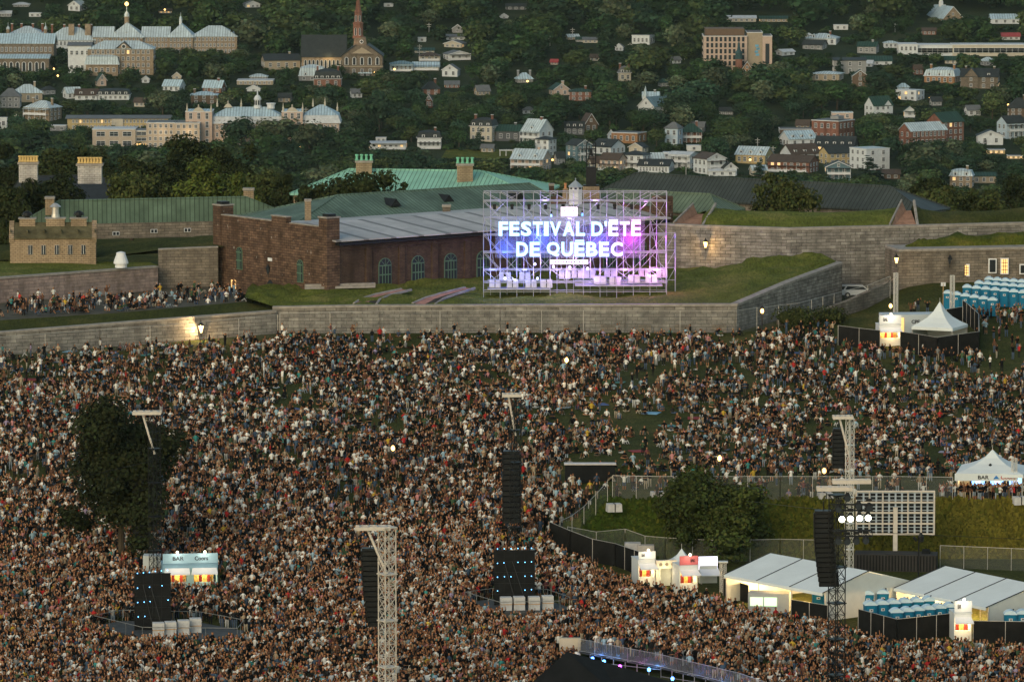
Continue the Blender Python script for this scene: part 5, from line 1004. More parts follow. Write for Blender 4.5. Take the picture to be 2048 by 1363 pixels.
def crown(w_, h, nleaf, size, tone, lobes=8, seed=0, shape='round', z0=.25, core=1):
    """leaf-sized faces spread over several lobes; returns verts, quads, tints"""
    g = np.random.default_rng(seed); Cs = []; Rs = []
    hh = h*(1-z0); zc = h*z0+hh/2
    for i in range(lobes):
        t = g.normal(size=3); t /= np.linalg.norm(t); q = g.uniform(.25, .8) if lobes < 12 else g.uniform(.3, 1.0)
        if shape == 'cone': zz = h*(.1+.85*i/lobes); rr = w_/2*(1-zz/h*.93); a = g.uniform(0, 6.28); Cs.append([rr*.45*math.cos(a), rr*.45*math.sin(a), zz]); Rs.append(rr*.62)
        else: sp = .34 if lobes < 12 else .48; Cs.append([t[0]*q*w_*sp, t[1]*q*w_*sp, zc+t[2]*q*hh*(sp+.02)]); Rs.append(w_*(g.uniform(.20, .32) if lobes < 12 else g.uniform(.09, .19)))
    if shape != 'cone': Cs.append([0, 0, zc]); Rs.append(min(w_, hh)*.36)
    Cs = np.array(Cs); Rs = np.array(Rs); li = g.choice(len(Rs), nleaf, p=Rs**2/np.sum(Rs**2))
    d = g.normal(size=(nleaf, 3)); d[:, 2] = np.abs(d[:, 2])*np.where(g.random(nleaf) < .3, -1, 1); d /= np.linalg.norm(d, axis=1)[:, None]
    sq = np.array([1, 1, (.8 if shape != 'cone' else .55)]); rr = Rs[li]*(1+g.normal(0, .10, nleaf)); P = Cs[li]+d*rr[:, None]*sq
    n = d+g.normal(0, .55, (nleaf, 3)); n[:, 2] += .35; n /= np.linalg.norm(n, axis=1)[:, None]
    a = np.cross(n, g.normal(size=(nleaf, 3))); a /= np.linalg.norm(a, axis=1)[:, None]; b_ = np.cross(n, a)
    s = size*g.uniform(.6, 1.3, nleaf)[:, None]*.5; a *= s; b_ *= s*.8
    V = np.stack([P-a-b_*.4, P+b_, P+a-b_*.2, P-b_*1.1], 1).reshape(-1, 3); Q = np.arange(nleaf*4).reshape(-1, 4)
    lt = g.uniform(.75, 1.3, len(Rs))[li]*g.uniform(.65, 1.35, nleaf); T = np.array(tone)[None]*lt[:, None]
    T[:, 0] *= g.uniform(.85, 1.25, nleaf)
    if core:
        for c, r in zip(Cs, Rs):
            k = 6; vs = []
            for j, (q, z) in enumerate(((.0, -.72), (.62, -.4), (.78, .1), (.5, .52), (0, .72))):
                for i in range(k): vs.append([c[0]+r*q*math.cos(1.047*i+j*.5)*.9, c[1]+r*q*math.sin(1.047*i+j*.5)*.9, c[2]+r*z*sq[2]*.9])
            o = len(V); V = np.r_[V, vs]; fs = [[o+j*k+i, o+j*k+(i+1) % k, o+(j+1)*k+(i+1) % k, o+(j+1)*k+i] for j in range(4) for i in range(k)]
            Q = np.r_[Q, fs]; T = np.r_[T, np.repeat([np.array(tone)*.6], len(fs), 0)]  # cores tinted darker: shade inside the crown put into the colour
    return V, Q, T
def trunkmb(h, r, z1, limbs=5, seed=0, w_=4):
    g = random.Random(seed); b = MB(); b.tube((0, 0, -.6), (0, 0, z1*.55), r, BARK, 7, r*.75); b.tube((0, 0, z1*.55), (0, 0, z1), r*.75, BARK, 7, r*.35)
    for i in range(limbs):
        a = g.uniform(0, 6.28); b.tube((0, 0, z1*g.uniform(.4, .8)), (w_*.3*math.cos(a), w_*.3*math.sin(a), z1*g.uniform(.9, 1.25)), r*.4, BARK, 5, r*.12)
    return b
TONES = [(.034, .066, .022), (.024, .048, .020), (.048, .074, .024), (.028, .056, .030), (.058, .078, .026), (.020, .036, .018), (.080, .100, .052)]
VAR = []
for i in range(14):
    tn = TONES[i % 7]; w_ = 1.0; V, Q, T = crown(10, 11.5, 620, .85, tn, 7, 100+i, z0=.12)
    VAR.append(((V, Q, T), npmesh('crown', V, Q, [LEAF], T), trunkmb(11, .3, 6, 4, i).mesh('trunk')))
SMALLV = [crown(10, 10, 150, 1.7, TONES[i % 6], 4, 300+i, z0=.0) for i in range(8)]
CON = [crown(6.5, 14, 700, .75, (.022, .04, .026), 12, 500+i, 'cone', core=1) for i in range(2)]
CONM = [npmesh('crown', *c[:2], [LEAF], c[2]) for c in CON]
MIDV = [crown(10, 11, 260, 1.25, TONES[i % 7], 6, 700+i, z0=.08) for i in range(10)]
def blocked(px, pyb, wpx, hpx):
    for x0, x1, yt, yb, h in SEEN:
        if px+wpx*.30 > x0 and px-wpx*.30 < x1:
            if pyb > yb-1:
                if pyb-hpx*.93 < yb-.30*h: return True
            elif pyb > yb-16 and px+wpx*.2 > x0 and px-wpx*.2 < x1: return True
    return False
SEEN += [(860, 1030, 300, 318, 24), (1500, 1540, 312, 350, 20), (1700, 1775, 305, 345, 20), (1000, 1030, 298, 313, 15), (1640, 1740, 84, 108, 24), (1640, 1700, 300, 330, 30), (1540, 1560, 215, 224, 8), (735, 760, 60, 66, 8)]
cand = []; py = -70.
while py < 408:
    px = -60.+R.uniform(0, 30)
    while px < 2110:
        x = px+R.uniform(-13, 13); y = py+R.uniform(-6, 6); hp = R.choice((38, 44, 50, 60, 72))*R.uniform(.9, 1.15); wp = hp*R.uniform(.85, 1.3)
        for tr in range(3):
            if not blocked(x, y, wp, hp): cand.append((x, y, wp, hp)); break
            hp *= .72; wp *= .78
        px += R.uniform(28, 44)
    py += 11.5
cand.sort(key=lambda t: -t[1])
vis = sorted([c for c in cand if c[1]-c[3]*.75 < 372 and c[3] > 30 and -20 < c[0] < 2068 and not (c[0] < 560 and c[1]-c[3] > 300)], key=lambda t: -(t[2]*t[3])*(1+.0*t[1]))[:0]
vis = [c for c in cand if c[3] > 30 and c[1]-c[3] > -5 and 0 < c[0] < 2048 and c[1]-c[3]*.6 < 350 and not (c[0] < 620 and c[1]-c[3]*.6 > 285)][:298]
vs = set(id(c) for c in vis); rest = [c for c in cand if id(c) not in vs]
TREES = []
for i, c in enumerate(vis):
    p = HP(c[0], c[1]); s = mpp(p); k = R.randrange(14); o = root('tree', p, 'x', 'tree', 'broadleaf trees on the far hillside', R.uniform(0, 6.28))
    o.scale = (c[2]*s/9.2, c[2]*s/9.2, c[3]*s/11.3); link('crown', VAR[k][1], o); link('trunk', VAR[k][2], o)
    TREES.append((o, c[0], c[1]-c[3]/2, c[2], k % 7))
def merge(items, lib, dv=9.2, dh=11.3):
    Vs = []; Qs = []; Ts = []; o = 0
    for (x, y, wp, hp) in items:
        p = HP(x, y); s = mpp(p); V, Q, T = lib[R.randrange(len(lib))]; a = R.uniform(0, 6.28); ca, sa = math.cos(a), math.sin(a); f = wp*s/dv; fh = hp*s/dh
        Vs.append(np.c_[(V[:, 0]*ca-V[:, 1]*sa)*f+p.x, (V[:, 0]*sa+V[:, 1]*ca)*f+p.y, V[:, 2]*fh+p.z-.5]); Qs.append(Q+o); Ts.append(T*R.uniform(.65, 1.35)); o += len(V)
    return np.concatenate(Vs), np.concatenate(Qs), np.concatenate(Ts)
V, Q, T = merge(rest, MIDV); link('woodland', npmesh('woodland', V, Q, [LEAFW], T), label='dense far woodland filling the slope between and above the houses', cat='woodland', kind='stuff')
sm = []
for _ in range(5200):
    x, y = R.uniform(-30, 2080), R.uniform(60, 400); hp = R.uniform(10, 21); wp = hp*R.uniform(1, 1.6)
    if not blocked(x, y, wp, hp*.9): sm.append((x, y, wp, hp))
V, Q, T = merge(sm, SMALLV, 9.5, 10); link('shrubs', npmesh('shrubs', V, Q, [LEAFW], T), label='low shrubs and hedges covering the ground around the far houses', cat='shrubs', kind='stuff')
def bigtree(px, ytop, wpx, Y, name, label, tone, n=5000, leaf=.42, z0=.15, zb=None, lobes=14, seed=1, shape='round', hpx=None, group=None):
    s = Y/F; p = AY(px, ytop, Y); zg = zb if zb is not None else g_all(p.x, Y); 
    if hpx: zg = p.z-hpx*s
    H_ = p.z-zg; w_ = wpx*s; rt = root(name, (p.x, Y, zg), label, 'tree', group); V, Q, T = crown(w_, H_, n, leaf, tone, lobes, seed, shape, z0); V[:, 2] *= H_/np.percentile(V[:, 2], 99.8); V[:, :2] *= w_/2/np.percentile(np.abs(V[:, 0]), 99.3)
    npm = npmesh('crown', V, Q, [LEAF], T); link('crown', npm, rt); trunkmb(H_, .35, H_*.62, 6, seed, w_).build('trunk', rt); return rt
YG = (.062, .078, .016); DK = (.028, .036, .012); MD = (.05, .06, .018)
for i, (px, yt, w_, Y, tn, lab) in enumerate([
    (405, 268, 150, 840, DK, 'tall dark tree crowning the grove above the dull green roof'), (472, 290, 120, 830, DK, 'dark tree at the right shoulder of the grove above the dull green roof'),
    (420, 312, 150, 800, YG, 'bright yellow green tree in front of the dark grove, above the dull green roof'), (350, 300, 110, 835, DK, 'dark tree on the left shoulder of the grove above the dull green roof'),
    (262, 346, 150, 762, MD, 'broad green tree right of the second white chimney stack'), (112, 350, 120, 758, DK, 'dark tree between the two white chimney stacks'),
    (20, 358, 130, 752, DK, 'dark tree below the first white chimney stack at the left edge'), (300, 318, 120, 830, DK, 'dark tree behind the broad green one right of the chimney stacks'),
    (118, 296, 120, 900, DK, 'dark tree rising behind and between the white chimney stacks'), (12, 288, 100, 900, DK, 'dark tree behind the first chimney stack at the left edge'),
    (222, 300, 120, 900, DK, 'dark tree behind the second white chimney stack'), (530, 338, 110, 820, MD, 'green tree just left of the turquoise roof'),
    (480, 345, 90, 790, YG, 'small yellow green tree beside the square chimney of the dull green roof'), (565, 350, 70, 800, DK, 'small dark tree touching the left corner of the turquoise roof'),
    (1565, 346, 150, 742, MD, 'round tree growing before the long dark grey roof'), (705, 338, 190, 757, DK, 'dark spreading tree in front of the turquoise roof'),
    (620, 372, 80, 757, DK, 'low dark bush at the left end of the turquoise roof'), (800, 365, 60, 757, DK, 'low dark tree between the turquoise and mottled green roofs'),
    (10, 432, 60, 720, DK, 'dark shrub left of the guardhouse at the left edge'), (1880, 372, 90, 820, MD, 'tree right of the dark grey roof hip'), (1960, 378, 120, 830, MD, 'tree below the silver mansard house'),
    (2035, 350, 100, 900, DK, 'dark tree at the right edge above the rampart'), (1850, 355, 90, 860, DK, 'dark tree above the dark grey roof hip')]):
    bigtree(px, yt, w_, Y, 'tree', lab, tn, 3800, .45, zb=(g_all(0, Y) if Y < 800 else None), seed=40+i)
V1 = bigtree(240, 786, 246, 531, 'tree', 'big black green tree standing in the crowd at the left', (.017, .021, .008), 22000, .34, .0, lobes=34, seed=3)
V2 = bigtree(1432, 944, 222, 544, 'tree', 'dense rounded tree on the bank behind the white tents', (.046, .060, .015), 16000, .3, .0, lobes=30, seed=5)
for i, (px, yt, w_, pyb, lab) in enumerate([(1590, 627, 92, 655, 'round clipped bush at the foot of the bastion wall, left of two'), (1655, 626, 80, 646, 'wide clipped bush beside the service trailer fence'), (1255, 935, 40, 950, 'tiny bush at the end of the bank fence'), (1720, 1036, 60, 1062, 'leafy bush on the bank under the back of the video screen')]):
    g = G(px, pyb); s = mpp(g); w2 = w_*s; h2 = (pyb-yt)*s; V, Q, T = crown(w2, h2*1.1, 1500, .28, MD, 8, 60+i, z0=0); link('shrub', npmesh('shrub', V, Q, [LEAF], T), None, g, label=lab, cat='bush')
for i, (px, yt, yb, w_, lab) in enumerate([(1521, 312, 352, 34, 'small spruce before the yellow and white house'), (1735, 304, 368, 74, 'tall dark spruce in front of the plain white cube house'), (960, 248, 302, 36, 'dark spruce beside the turreted mansard house'), (1650, 338, 366, 30, 'small spruce left of the house with the red awning'), (1680, 108, 150, 26, 'slim spruce on the upper right slope'), (1322, 100, 150, 30, 'slim spruce right of centre high on the slope'), (1760, 330, 362, 34, 'second spruce right of the plain white cube house')]):
    p = HP(px, yb); s = mpp(p); rt = root('spruce', p, lab, 'tree', 'spruces on the far slope'); rt.scale = (w_*s/6., w_*s/6., (yb-yt)*s/14); link('crown', CONM[i % 2], rt); trunkmb(14, .25, 9, 0, i).build('trunk', rt)
# labels that point at one tree / pole / lamp each
BB = [(s, x, y) for s, x, y in BLD]
def where(px, py, far=170):
    s, bx, by = min(BB, key=lambda t: (t[1]-px)**2+((t[2]-py)*1.6)**2); dx, dy = px-bx, (py-by)*1.6
    if abs(dx) > abs(dy): return ('left of the ' if dx < 0 else 'right of the ')+s
    return ('above the ' if dy < 0 else 'below the ')+s
AD = ['mid green', 'dark green', 'olive green', 'cool green', 'yellowish green', 'blackish green', 'pale green']
def short(l): return ' '.join(l.split()[:12])
uniq([(o, short('%s tree %s' % ('broad' if w_ > 52 else 'rounded' if w_ > 40 else 'small', where(x, y))), x) for o, x, y, w_, k in TREES])
uniq([(o, short('utility pole '+where(x, y)), x) for o, x, y in poles]); uniq([(o, short('small glowing street lamp '+where(x, y)), x) for o, x, y in FL])
# the grass bank on the right
xs = list(np.arange(5, 75, 1.2)); ys = list(np.arange(542.5, 553, .5))
V, Q = grid(xs, ys, lambda x, y: gz(x, y)+.03+.12*math.sin(x*1.7+y*2.3)*math.sin(x*.6)*max(0, 1-abs(y-547.5)/4))
BANKG = GRASS3
link('grass_bank', npmesh('grass_bank', V, Q, [BANKG], smooth=True), kind='structure')
n = 22000; g = np.random.default_rng(9); X = g.uniform(7, 58, n); Y = g.uniform(542.8, 551.9, n); Z = np.array([gz(a, b_) for a, b_ in zip(X, Y)])
cl = np.sin(X*.9)+np.sin(X*.37+Y*1.1)+g.normal(0, .6, n); hh = np.where(cl > .8, .55, .28)*g.uniform(.5, 1.4, n); wd = .16; ang = g.uniform(-.5, .5, n)
V = np.stack([np.c_[X-wd, Y, Z], np.c_[X+wd, Y, Z], np.c_[X+wd*.6+ang*hh, Y+.1, Z+hh], np.c_[X-wd*.6+ang*hh, Y+.1, Z+hh]], 1).reshape(-1, 3)
mixr = np.clip((X-10)/45+g.normal(0, .18, n), 0, 1)[:, None]; T = (np.array([[.032, .052, .007]])*(1-mixr)+np.array([[.125, .10, .015]])*mixr)*g.uniform(.5, 1.3, (n, 1))
link('tall_grass', npmesh('tall_grass', V, np.arange(4*n).reshape(-1, 4), [attrmat('tall_grass')], T), label='tall green and yellow grass covering the bank at the right', cat='grass', kind='stuff')
# ================================================================ festival gear
def truss(mb, a, b, w_, bay, r, m, rz=0, n=5):
    a, b = Vector(a), Vector(b); d = b-a; L = d.length; k = max(1, round(L/bay)); d.normalize()
    u = Vector((1, 0, 0)) if abs(d.z) > .9 else d.cross(Vector((0, 0, 1))).normalized(); v = d.cross(u).normalized()
    if abs(d.z) > .9: u = Vector((math.cos(rz), math.sin(rz), 0)); v = Vector((-math.sin(rz), math.cos(rz), 0))
    cs = [u*(w_/2*x)+v*(w_/2*y) for x, y in ((-1, -1), (1, -1), (1, 1), (-1, 1))]
    for c in cs: mb.tube(a+c, b+c, r, m, n)
    for i in range(k):
        p, q = a+d*(L*i/k), a+d*(L*(i+1)/k)
        for j in range(4):
            c0, c1 = cs[j], cs[(j+1) % 4]
            mb.tube(p+c0, q+c1 if i % 2 else q+c1, r*.55, m, 4); mb.tube(p+c1, q+c0, r*.55, m, 4); mb.tube(q+c0, q+c1, r*.55, m, 4)
def line_array(px0, px1, yt, yb, Y, n, label, lean=.0, curve=.06):
    p = AY((px0+px1)/2, yt, Y); s = mpp(p); W = (px1-px0)*s*.92; Hh = (yb-yt)*s; rt = root('line_array', p, label, 'loudspeaker'); ch = Hh/n
    for i in range(n):
        t = i/n; b = MB(); b.box((0, 0, 0), (W, .7, ch*.86), BLACK, 0, .92); b.box((0, -.36, 0), (W*.86, .04, ch*.7), DARKM)
        for sg in (-1, 1): b.box((sg*W*.5, 0, 0), (.06, .5, ch*.98), DARKM)
        o = b.build('speaker_cabinet', rt, loc=(lean*t*t*Hh, -curve*t*t*Hh, -ch*(i+.5))); o.rotation_euler = (curve*2*t, 0, 0)
    b = MB(); b.box((0, 0, .12), (W*.9, 1.0, .2), DARKM); b.tube((0, 0, .2), (0, 0, 1.0), .05, DARKM); b.build('rigging_frame', rt); return rt
def tower(px, pyb, ytop, wpx, label, m, rz=.6, arm=None, Yb=None, sect=4, bay=.9, r=.06):
    g = G(px, pyb); s = mpp(g); Hh = (pyb-ytop)*s; w_ = wpx*s/1.35; rt = root('truss_tower', g, label, 'truss tower')
    for i in range(sect):
        b = MB(); truss(b, (0, 0, Hh*i/sect), (0, 0, Hh*(i+1)/sect), w_, bay, r, m, rz); b.build('mast_section', rt)
        b = MB(); b.box((0, 0, Hh*(i+1)/sect), (w_*1.2, w_*1.2, .1), m, rz); b.build('joint_plate', rt)
    if arm:
        x0, x1, ya, am = arm; X = lambda q: (q-px)*s; Z = lambda q: (pyb-q)*s; b = MB()
        for yy in (-.55, .55): b.box(((X(x0)+X(x1))/2, yy, Z(ya)), ((x1-x0)*s, .22, .3), am, .06)
        for k in range(4): b.box((X(x0)+(x1-x0)*s*(k+.5)/4, 0, Z(ya)+.05), (.15, 1.3, .2), am)
        b.build('cantilever_arm', rt); b = MB(); b.tube((X(x0)+(x1-x0)*s*.35, 0, Z(ya)-.2), (0, 0, Z(ya)-4), .12, am, 5); b.build('arm_strut', rt)
    return rt
CREAM = mat('cream_truss', (.60, .52, .44), .5, .1, 2, .2)
tower(775, 1425, 1050, 34, 'tall pale box truss tower in the lower middle of the picture', CREAM, arm=(712, 782, 1051, CREAM), sect=4, bay=.95, r=.055)
line_array(721, 761, 1100, 1252, 461, 15, 'black line array hanging left of the tall pale truss tower', .10, .05)
tower(1031, 1118, 792, 22, 'thin black truss tower behind the right black screen', DARKM, arm=(1004, 1042, 787, CREAM), sect=5, bay=.9, r=.035)
line_array(1003, 1043, 905, 1046, 538, 13, 'black line array hanging on the thin tower right of centre', 0, .03)
tower(311, 1168, 826, 24, 'thin black truss tower in front of the big dark tree', DARKM, arm=(268, 325, 822, CREAM), sect=5, bay=.9, r=.035)
line_array(264, 300, 950, 1078, 528, 12, 'black line array hanging before the big dark tree', 0, .03)
tower(1698, 1150, 835, 16, 'slim pale truss tower left of the video screen back', ALU, arm=(1663, 1704, 831, CREAM), sect=6, bay=.75, r=.04)
line_array(1664, 1690, 860, 936, 538.5, 9, 'small black line array hanging on the slim pale tower', 0, .03)
T5 = tower(1672, 1420, 985, 32, 'heavy black lighting tower in the lower right', DARKM, arm=None, sect=6, bay=1.1, r=.05)
line_array(1626, 1668, 1025, 1172, 458, 15, 'big black line array hanging left of the heavy black lighting tower', .09, .05)
g = G(1672, 1420); s = mpp(g); X = lambda q: (q-1672)*s; Z = lambda q: (1420-q)*s
b = MB()
for x0, x1, yy, ya in ((1629, 1700, -1, 969), (1663, 1740, 1, 961)):
    for dy in (-.4, .4): b.box(((X(x0)+X(x1))/2, yy+dy, Z(ya)), ((x1-x0)*s, .2, .34), CREAM, .05)
    for k in range(4): b.box((X(x0)+(x1-x0)*s*(k+.5)/4, yy, Z(ya)), (.2, 1.0, .3), CREAM)
b.build('roof_beams', T5)
for ya in (1006, 1058):
    b = MB(); truss(b, (X(1658), -1.2, Z(ya)), (X(1740), -1.2, Z(ya)), .5, .8, .04, DARKM); b.build('lamp_bar', T5)
blk = []
for i, (px, py, on) in enumerate([(1679, 1031, 1), (1696, 1030, 1), (1714, 1029, 1), (1731, 1028, 1), (1672, 1076, 0), (1690, 1077, 0), (1708, 1076, 0), (1727, 1075, 0), (1690, 990, 0), (1712, 1006, 0), (1672, 1012, 0), (1733, 1010, 0)]):
    b = MB(); b.lathe((0, 0, 0), [(.12, .5), (.2, .35), (.3, .1), (.3, -.12)], DARKM, 10); b.box((0, 0, .7), (.5, .1, .25), DARKM); rt = link('stage_light', b.mesh('stage_light'), None, g+Vector((X(px), -1.3, Z(py)+.1)), cat='stage light', group='stage lights on the heavy black lighting tower')
    b = MB(); b.lathe((0, 0, 0), [(.26, 0), (.26, .05)], mat('beam_glow', (1, .97, .75), emit=8) if on else GLASS, 10); o = b.build('lens', rt, loc=(0, -.32, -.0)); o.rotation_euler = (math.pi/2, 0, 0)
    blk.append((rt, 'lit round stage light on the upper lamp bar' if on else ('dark stage light on the lower lamp bar' if py > 1050 else 'dark stage light above the upper lamp bar'), px))
uniq(blk)
# delay screens on their platforms
DECK = mat('grey_deck', (.075, .075, .072), .7, .3, 1); BLUE = mat('blue_status_glow', (.15, .5, 1), emit=5)
def screen(px0, px1, yt, yb, label, deck, dlabel, dots, blocks, blabel):
    g = G((px0+px1)/2, yb); s = mpp(g); cx = (px0+px1)/2; X = lambda q: (q-cx)*s; Z = lambda q: (yb-q)*s
    dk = root('screen_platform', g, dlabel, 'platform'); b = MB(); pts = [G(*q)-g for q in deck]; b.prism([(p.x, p.y, .0) for p in pts], (0, 0, .5), DECK); b.build('deck', dk)
    b = MB(); n = len(pts)
    for i in range(n):
        a, c = pts[i], pts[(i+1) % n]; b.tube((a.x, a.y, 1.5), (c.x, c.y, 1.5), .03, mat('rail_steel', (.24, .23, .21), .5, .2, 2, .3)); k = max(1, int((c-a).length/2.2))
        for j in range(k): q = a.lerp(c, j/k); b.tube((q.x, q.y, 0), (q.x, q.y, 1.5), .025, mat('rail_steel', ()))
    b.build('railing', dk)
    rt = root('delay_screen', g+Vector((0, .8, .5)), label, 'screen'); H_ = Z(yt)-.3; b = MB(); b.box((0, 0, H_/2), ((px1-px0)*s, .35, H_), BLACK); b.build('panel', rt)
    b = MB()
    for k in range(1, 5): b.box((0, -.19, H_*k/5), ((px1-px0)*s, .03, .04), DARKM)
    for k in range(1, 4): b.box((-(px1-px0)*s/2+(px1-px0)*s*k/4, -.19, H_/2), (.04, .03, H_), DARKM)
    for x0, x1 in ((-.25, .05), (-.05, .3)): b.tube((x0*(px1-px0)*s, -.25, H_*.8), (x1*(px1-px0)*s, -1.2, .1), .025, mat('dull_steel', (.05, .05, .05)))
    b.build('brace_frame', rt)
    for x, y in dots: b = MB(); b.box((0, 0, 0), (.07, .05, .07), BLUE); b.build('status_light', rt, loc=(X(x), -.23, Z(y)))
    out = []
    for x, y in blocks:
        b = MB(); b.box((0, 0, .32), (1.05, .95, .62), CONC, .1, .97); b.box((0, 0, .98), (1.05, .95, .62), CONC, .14, .97); b.box((0, 0, .65), (1.07, .97, .05), mat('orange_strap', (.5, .22, .03)), .1)
        o = b.build('ballast_block', loc=G(x, y)+Vector((0, 0, .5)), cat='block', group='stacked concrete ballast blocks on the screen platforms'); out.append((o, blabel, x))
    uniq(out)
screen(268, 341, 1151, 1272, 'left black delay screen with blue status lights', [(186, 1262), (285, 1286), (475, 1288), (488, 1271), (400, 1254), (245, 1250)], 'railed grey platform under the left black screen',
       [(275, 1157), (287, 1156), (299, 1155), (311, 1153), (323, 1152), (335, 1151), (275, 1187), (299, 1185), (324, 1182), (275, 1216), (288, 1215), (300, 1214), (336, 1211), (276, 1245), (289, 1244)], [(317, 1283), (341, 1281), (367, 1278), (391, 1274)], 'stacked pale blocks on the left screen platform')
screen(988, 1070, 1105, 1222, 'right black delay screen with blue status lights', [(930, 1213), (1000, 1238), (1120, 1236), (1140, 1228), (1095, 1208), (985, 1204)], 'railed grey platform under the right black screen',
       [(995+13.6*i, 1108-.3*i) for i in range(6)]+[(995, 1137), (1008, 1136), (1036, 1135), (1050, 1135), (1063, 1134), (995, 1165), (1009, 1164), (1022, 1164), (1050, 1163), (1063, 1163), (995, 1193), (1050, 1191), (1063, 1190)], [(1012, 1231), (1038, 1230), (1068, 1230), (1095, 1228)], 'stacked pale blocks on the right screen platform')
# back of the big video screen at the right
g = G(1790, 1110); g.z = 0; s = mpp(g); g = AZ(1790, 1128, 0); s = mpp(g); X = lambda q: (q-1790)*s; Z = lambda q: (1128-q)*s
rt = root('video_screen', g, 'back of a large video screen, a pale lattice of panels on one mast', 'screen'); b = MB(); b.box((0, 0, Z(1040)/2+.5), (.42, .42, Z(1005)), CREAM); b.build('mast', rt)
b = MB(); b.box((X(1790), .35, Z(1024)), (156*s, .12, 86*s), mat('pale_cabinet', (.42, .47, .52), .6, .1))

for r_ in range(12):
    for c in range(12): b.box((X(1720+12.8*c), .26, Z(988+6.9*r_)), (9*s, .08, 5*s), BLACK)
b.build('panel_back', rt); b = MB()
for y in (981, 1003, 1024, 1046, 1067): b.box((0, .15, Z(y)), (158*s, .16, .16), CREAM)
for x in (1712, 1738, 1765, 1815, 1842, 1868): b.box((X(x), .12, Z(1024)), (.12, .14, 86*s), CREAM)
b.build('frame', rt)
p = AZ(1794, 1143, 0); s = mpp(p); b = MB(); b.box((0, 0, 17*s), (166*s, 2.6, 34*s), mat('dark_container', (.045, .04, .035), .7, .3), -.12); rt = root('container', p+Vector((0, 1.5, 0)), 'long black container under the mast of the video screen', 'container'); b.build('body', rt)
b = MB()
for i in range(26): b.box((-78*s+156*s*i/25, -1.33-.12*(-78*s+156*s*i/25), 17*s), (.12, .08, 31*s), BLACK, -.12)
b.build('ribs', rt); b = MB(); b.box((60*s, 0, 37*s), (18*s, 1.4, 7*s), BLACK, -.1, .8); b.build('roof_case', rt)
p = AZ(1837, 1152, 0); s = mpp(p); b = MB(); b.tube((0, 0, 0), (0, 0, 72*s), .07, DARKM); b.lathe((.2, 0, 70*s), [(.25, 0), (.3, .5), (.1, .9)], DARKM, 8); b.tube((-.2, 0, 72*s), (-.5, 0, 80*s), .15, DARKM); b.build('camera_pole', loc=p, label='thin black pole with a small device in front of the video screen', cat='pole')
# ---------------------------------------------------------------- tents
TENT = mat('tent_canvas', (.66, .68, .66), .7, .06, .4); TENTIN = mat('tent_canvas_side', (.56, .56, .52), .8, .1, .4)
def frametent(label, el, er, rl, rr, ze, zr, bays, e):
    a, c = AZ(*el, ze), AZ(*er, ze); u = (c-a); L = u.length; u.normalize(); v = Vector((-u.y, u.x, 0)); h = (AZ(*rl, zr)-a).dot(v)
    rt = root('marquee', (a.x, a.y, 0), label, 'tent', rz=math.atan2(u.y, u.x)); b = MB()
    nseg = 6
    for sg, y0 in ((1, 0), (-1, 2*h)): b.prism([(0, y0-.3*sg, ze-.1), (L, y0-.3*sg, ze-.1), (L, h, zr), (0, h, zr)][::sg], (0, 0, .06), TENT)
    b.build('roof', rt); b = MB()
    for i in range(bays+1):
        x = L*i/bays; b.tube((x, -.3, ze-.02), (x, h, zr+.08), .05, DARKM, 4); b.tube((x, 0, 0), (x, 0, ze), .07, METAL, 5); b.tube((x, 2*h, 0), (x, 2*h, ze), .07, METAL, 5)
    b.box((L/2, -.3, ze-.2), (L, .05, .22), TENT); b.tube((0, h, zr-.02), (L, h, zr-.02), .06, METAL, 4); b.tube((0, 2*h, ze-.1), (L, 2*h, ze-.1), .06, METAL, 4); b.build('frame', rt)
    b = MB()
    for x in (L-.02, .02): b.prism([(x, 0, 0), (x, 2*h, 0), (x, 2*h, ze), (x, h, zr-.05), (x, 0, ze)], (-.04, 0, 0), TENTIN)
    b.box((L/2, 2*h-.05, ze/2), (L, .04, ze), TENTIN); b.build('side_walls', rt)
    for i in range(bays): point('tent_lamp', (L*(i+.5)/bays, h*.7, ze*.75), e, (1, .66, .3), .3, rt)
    return rt
frametent('long white frame tent glowing orange inside, left of the heavy lighting tower', (1453, 1147), (1650, 1184), (1527, 1104), (1723, 1134), 2.7, 4.15, 3, 1300)
frametent('long white frame tent at the lower right edge', (1793, 1174), (1977, 1213), (1885, 1131), (2080, 1165), 2.4, 3.9, 3, 1100)
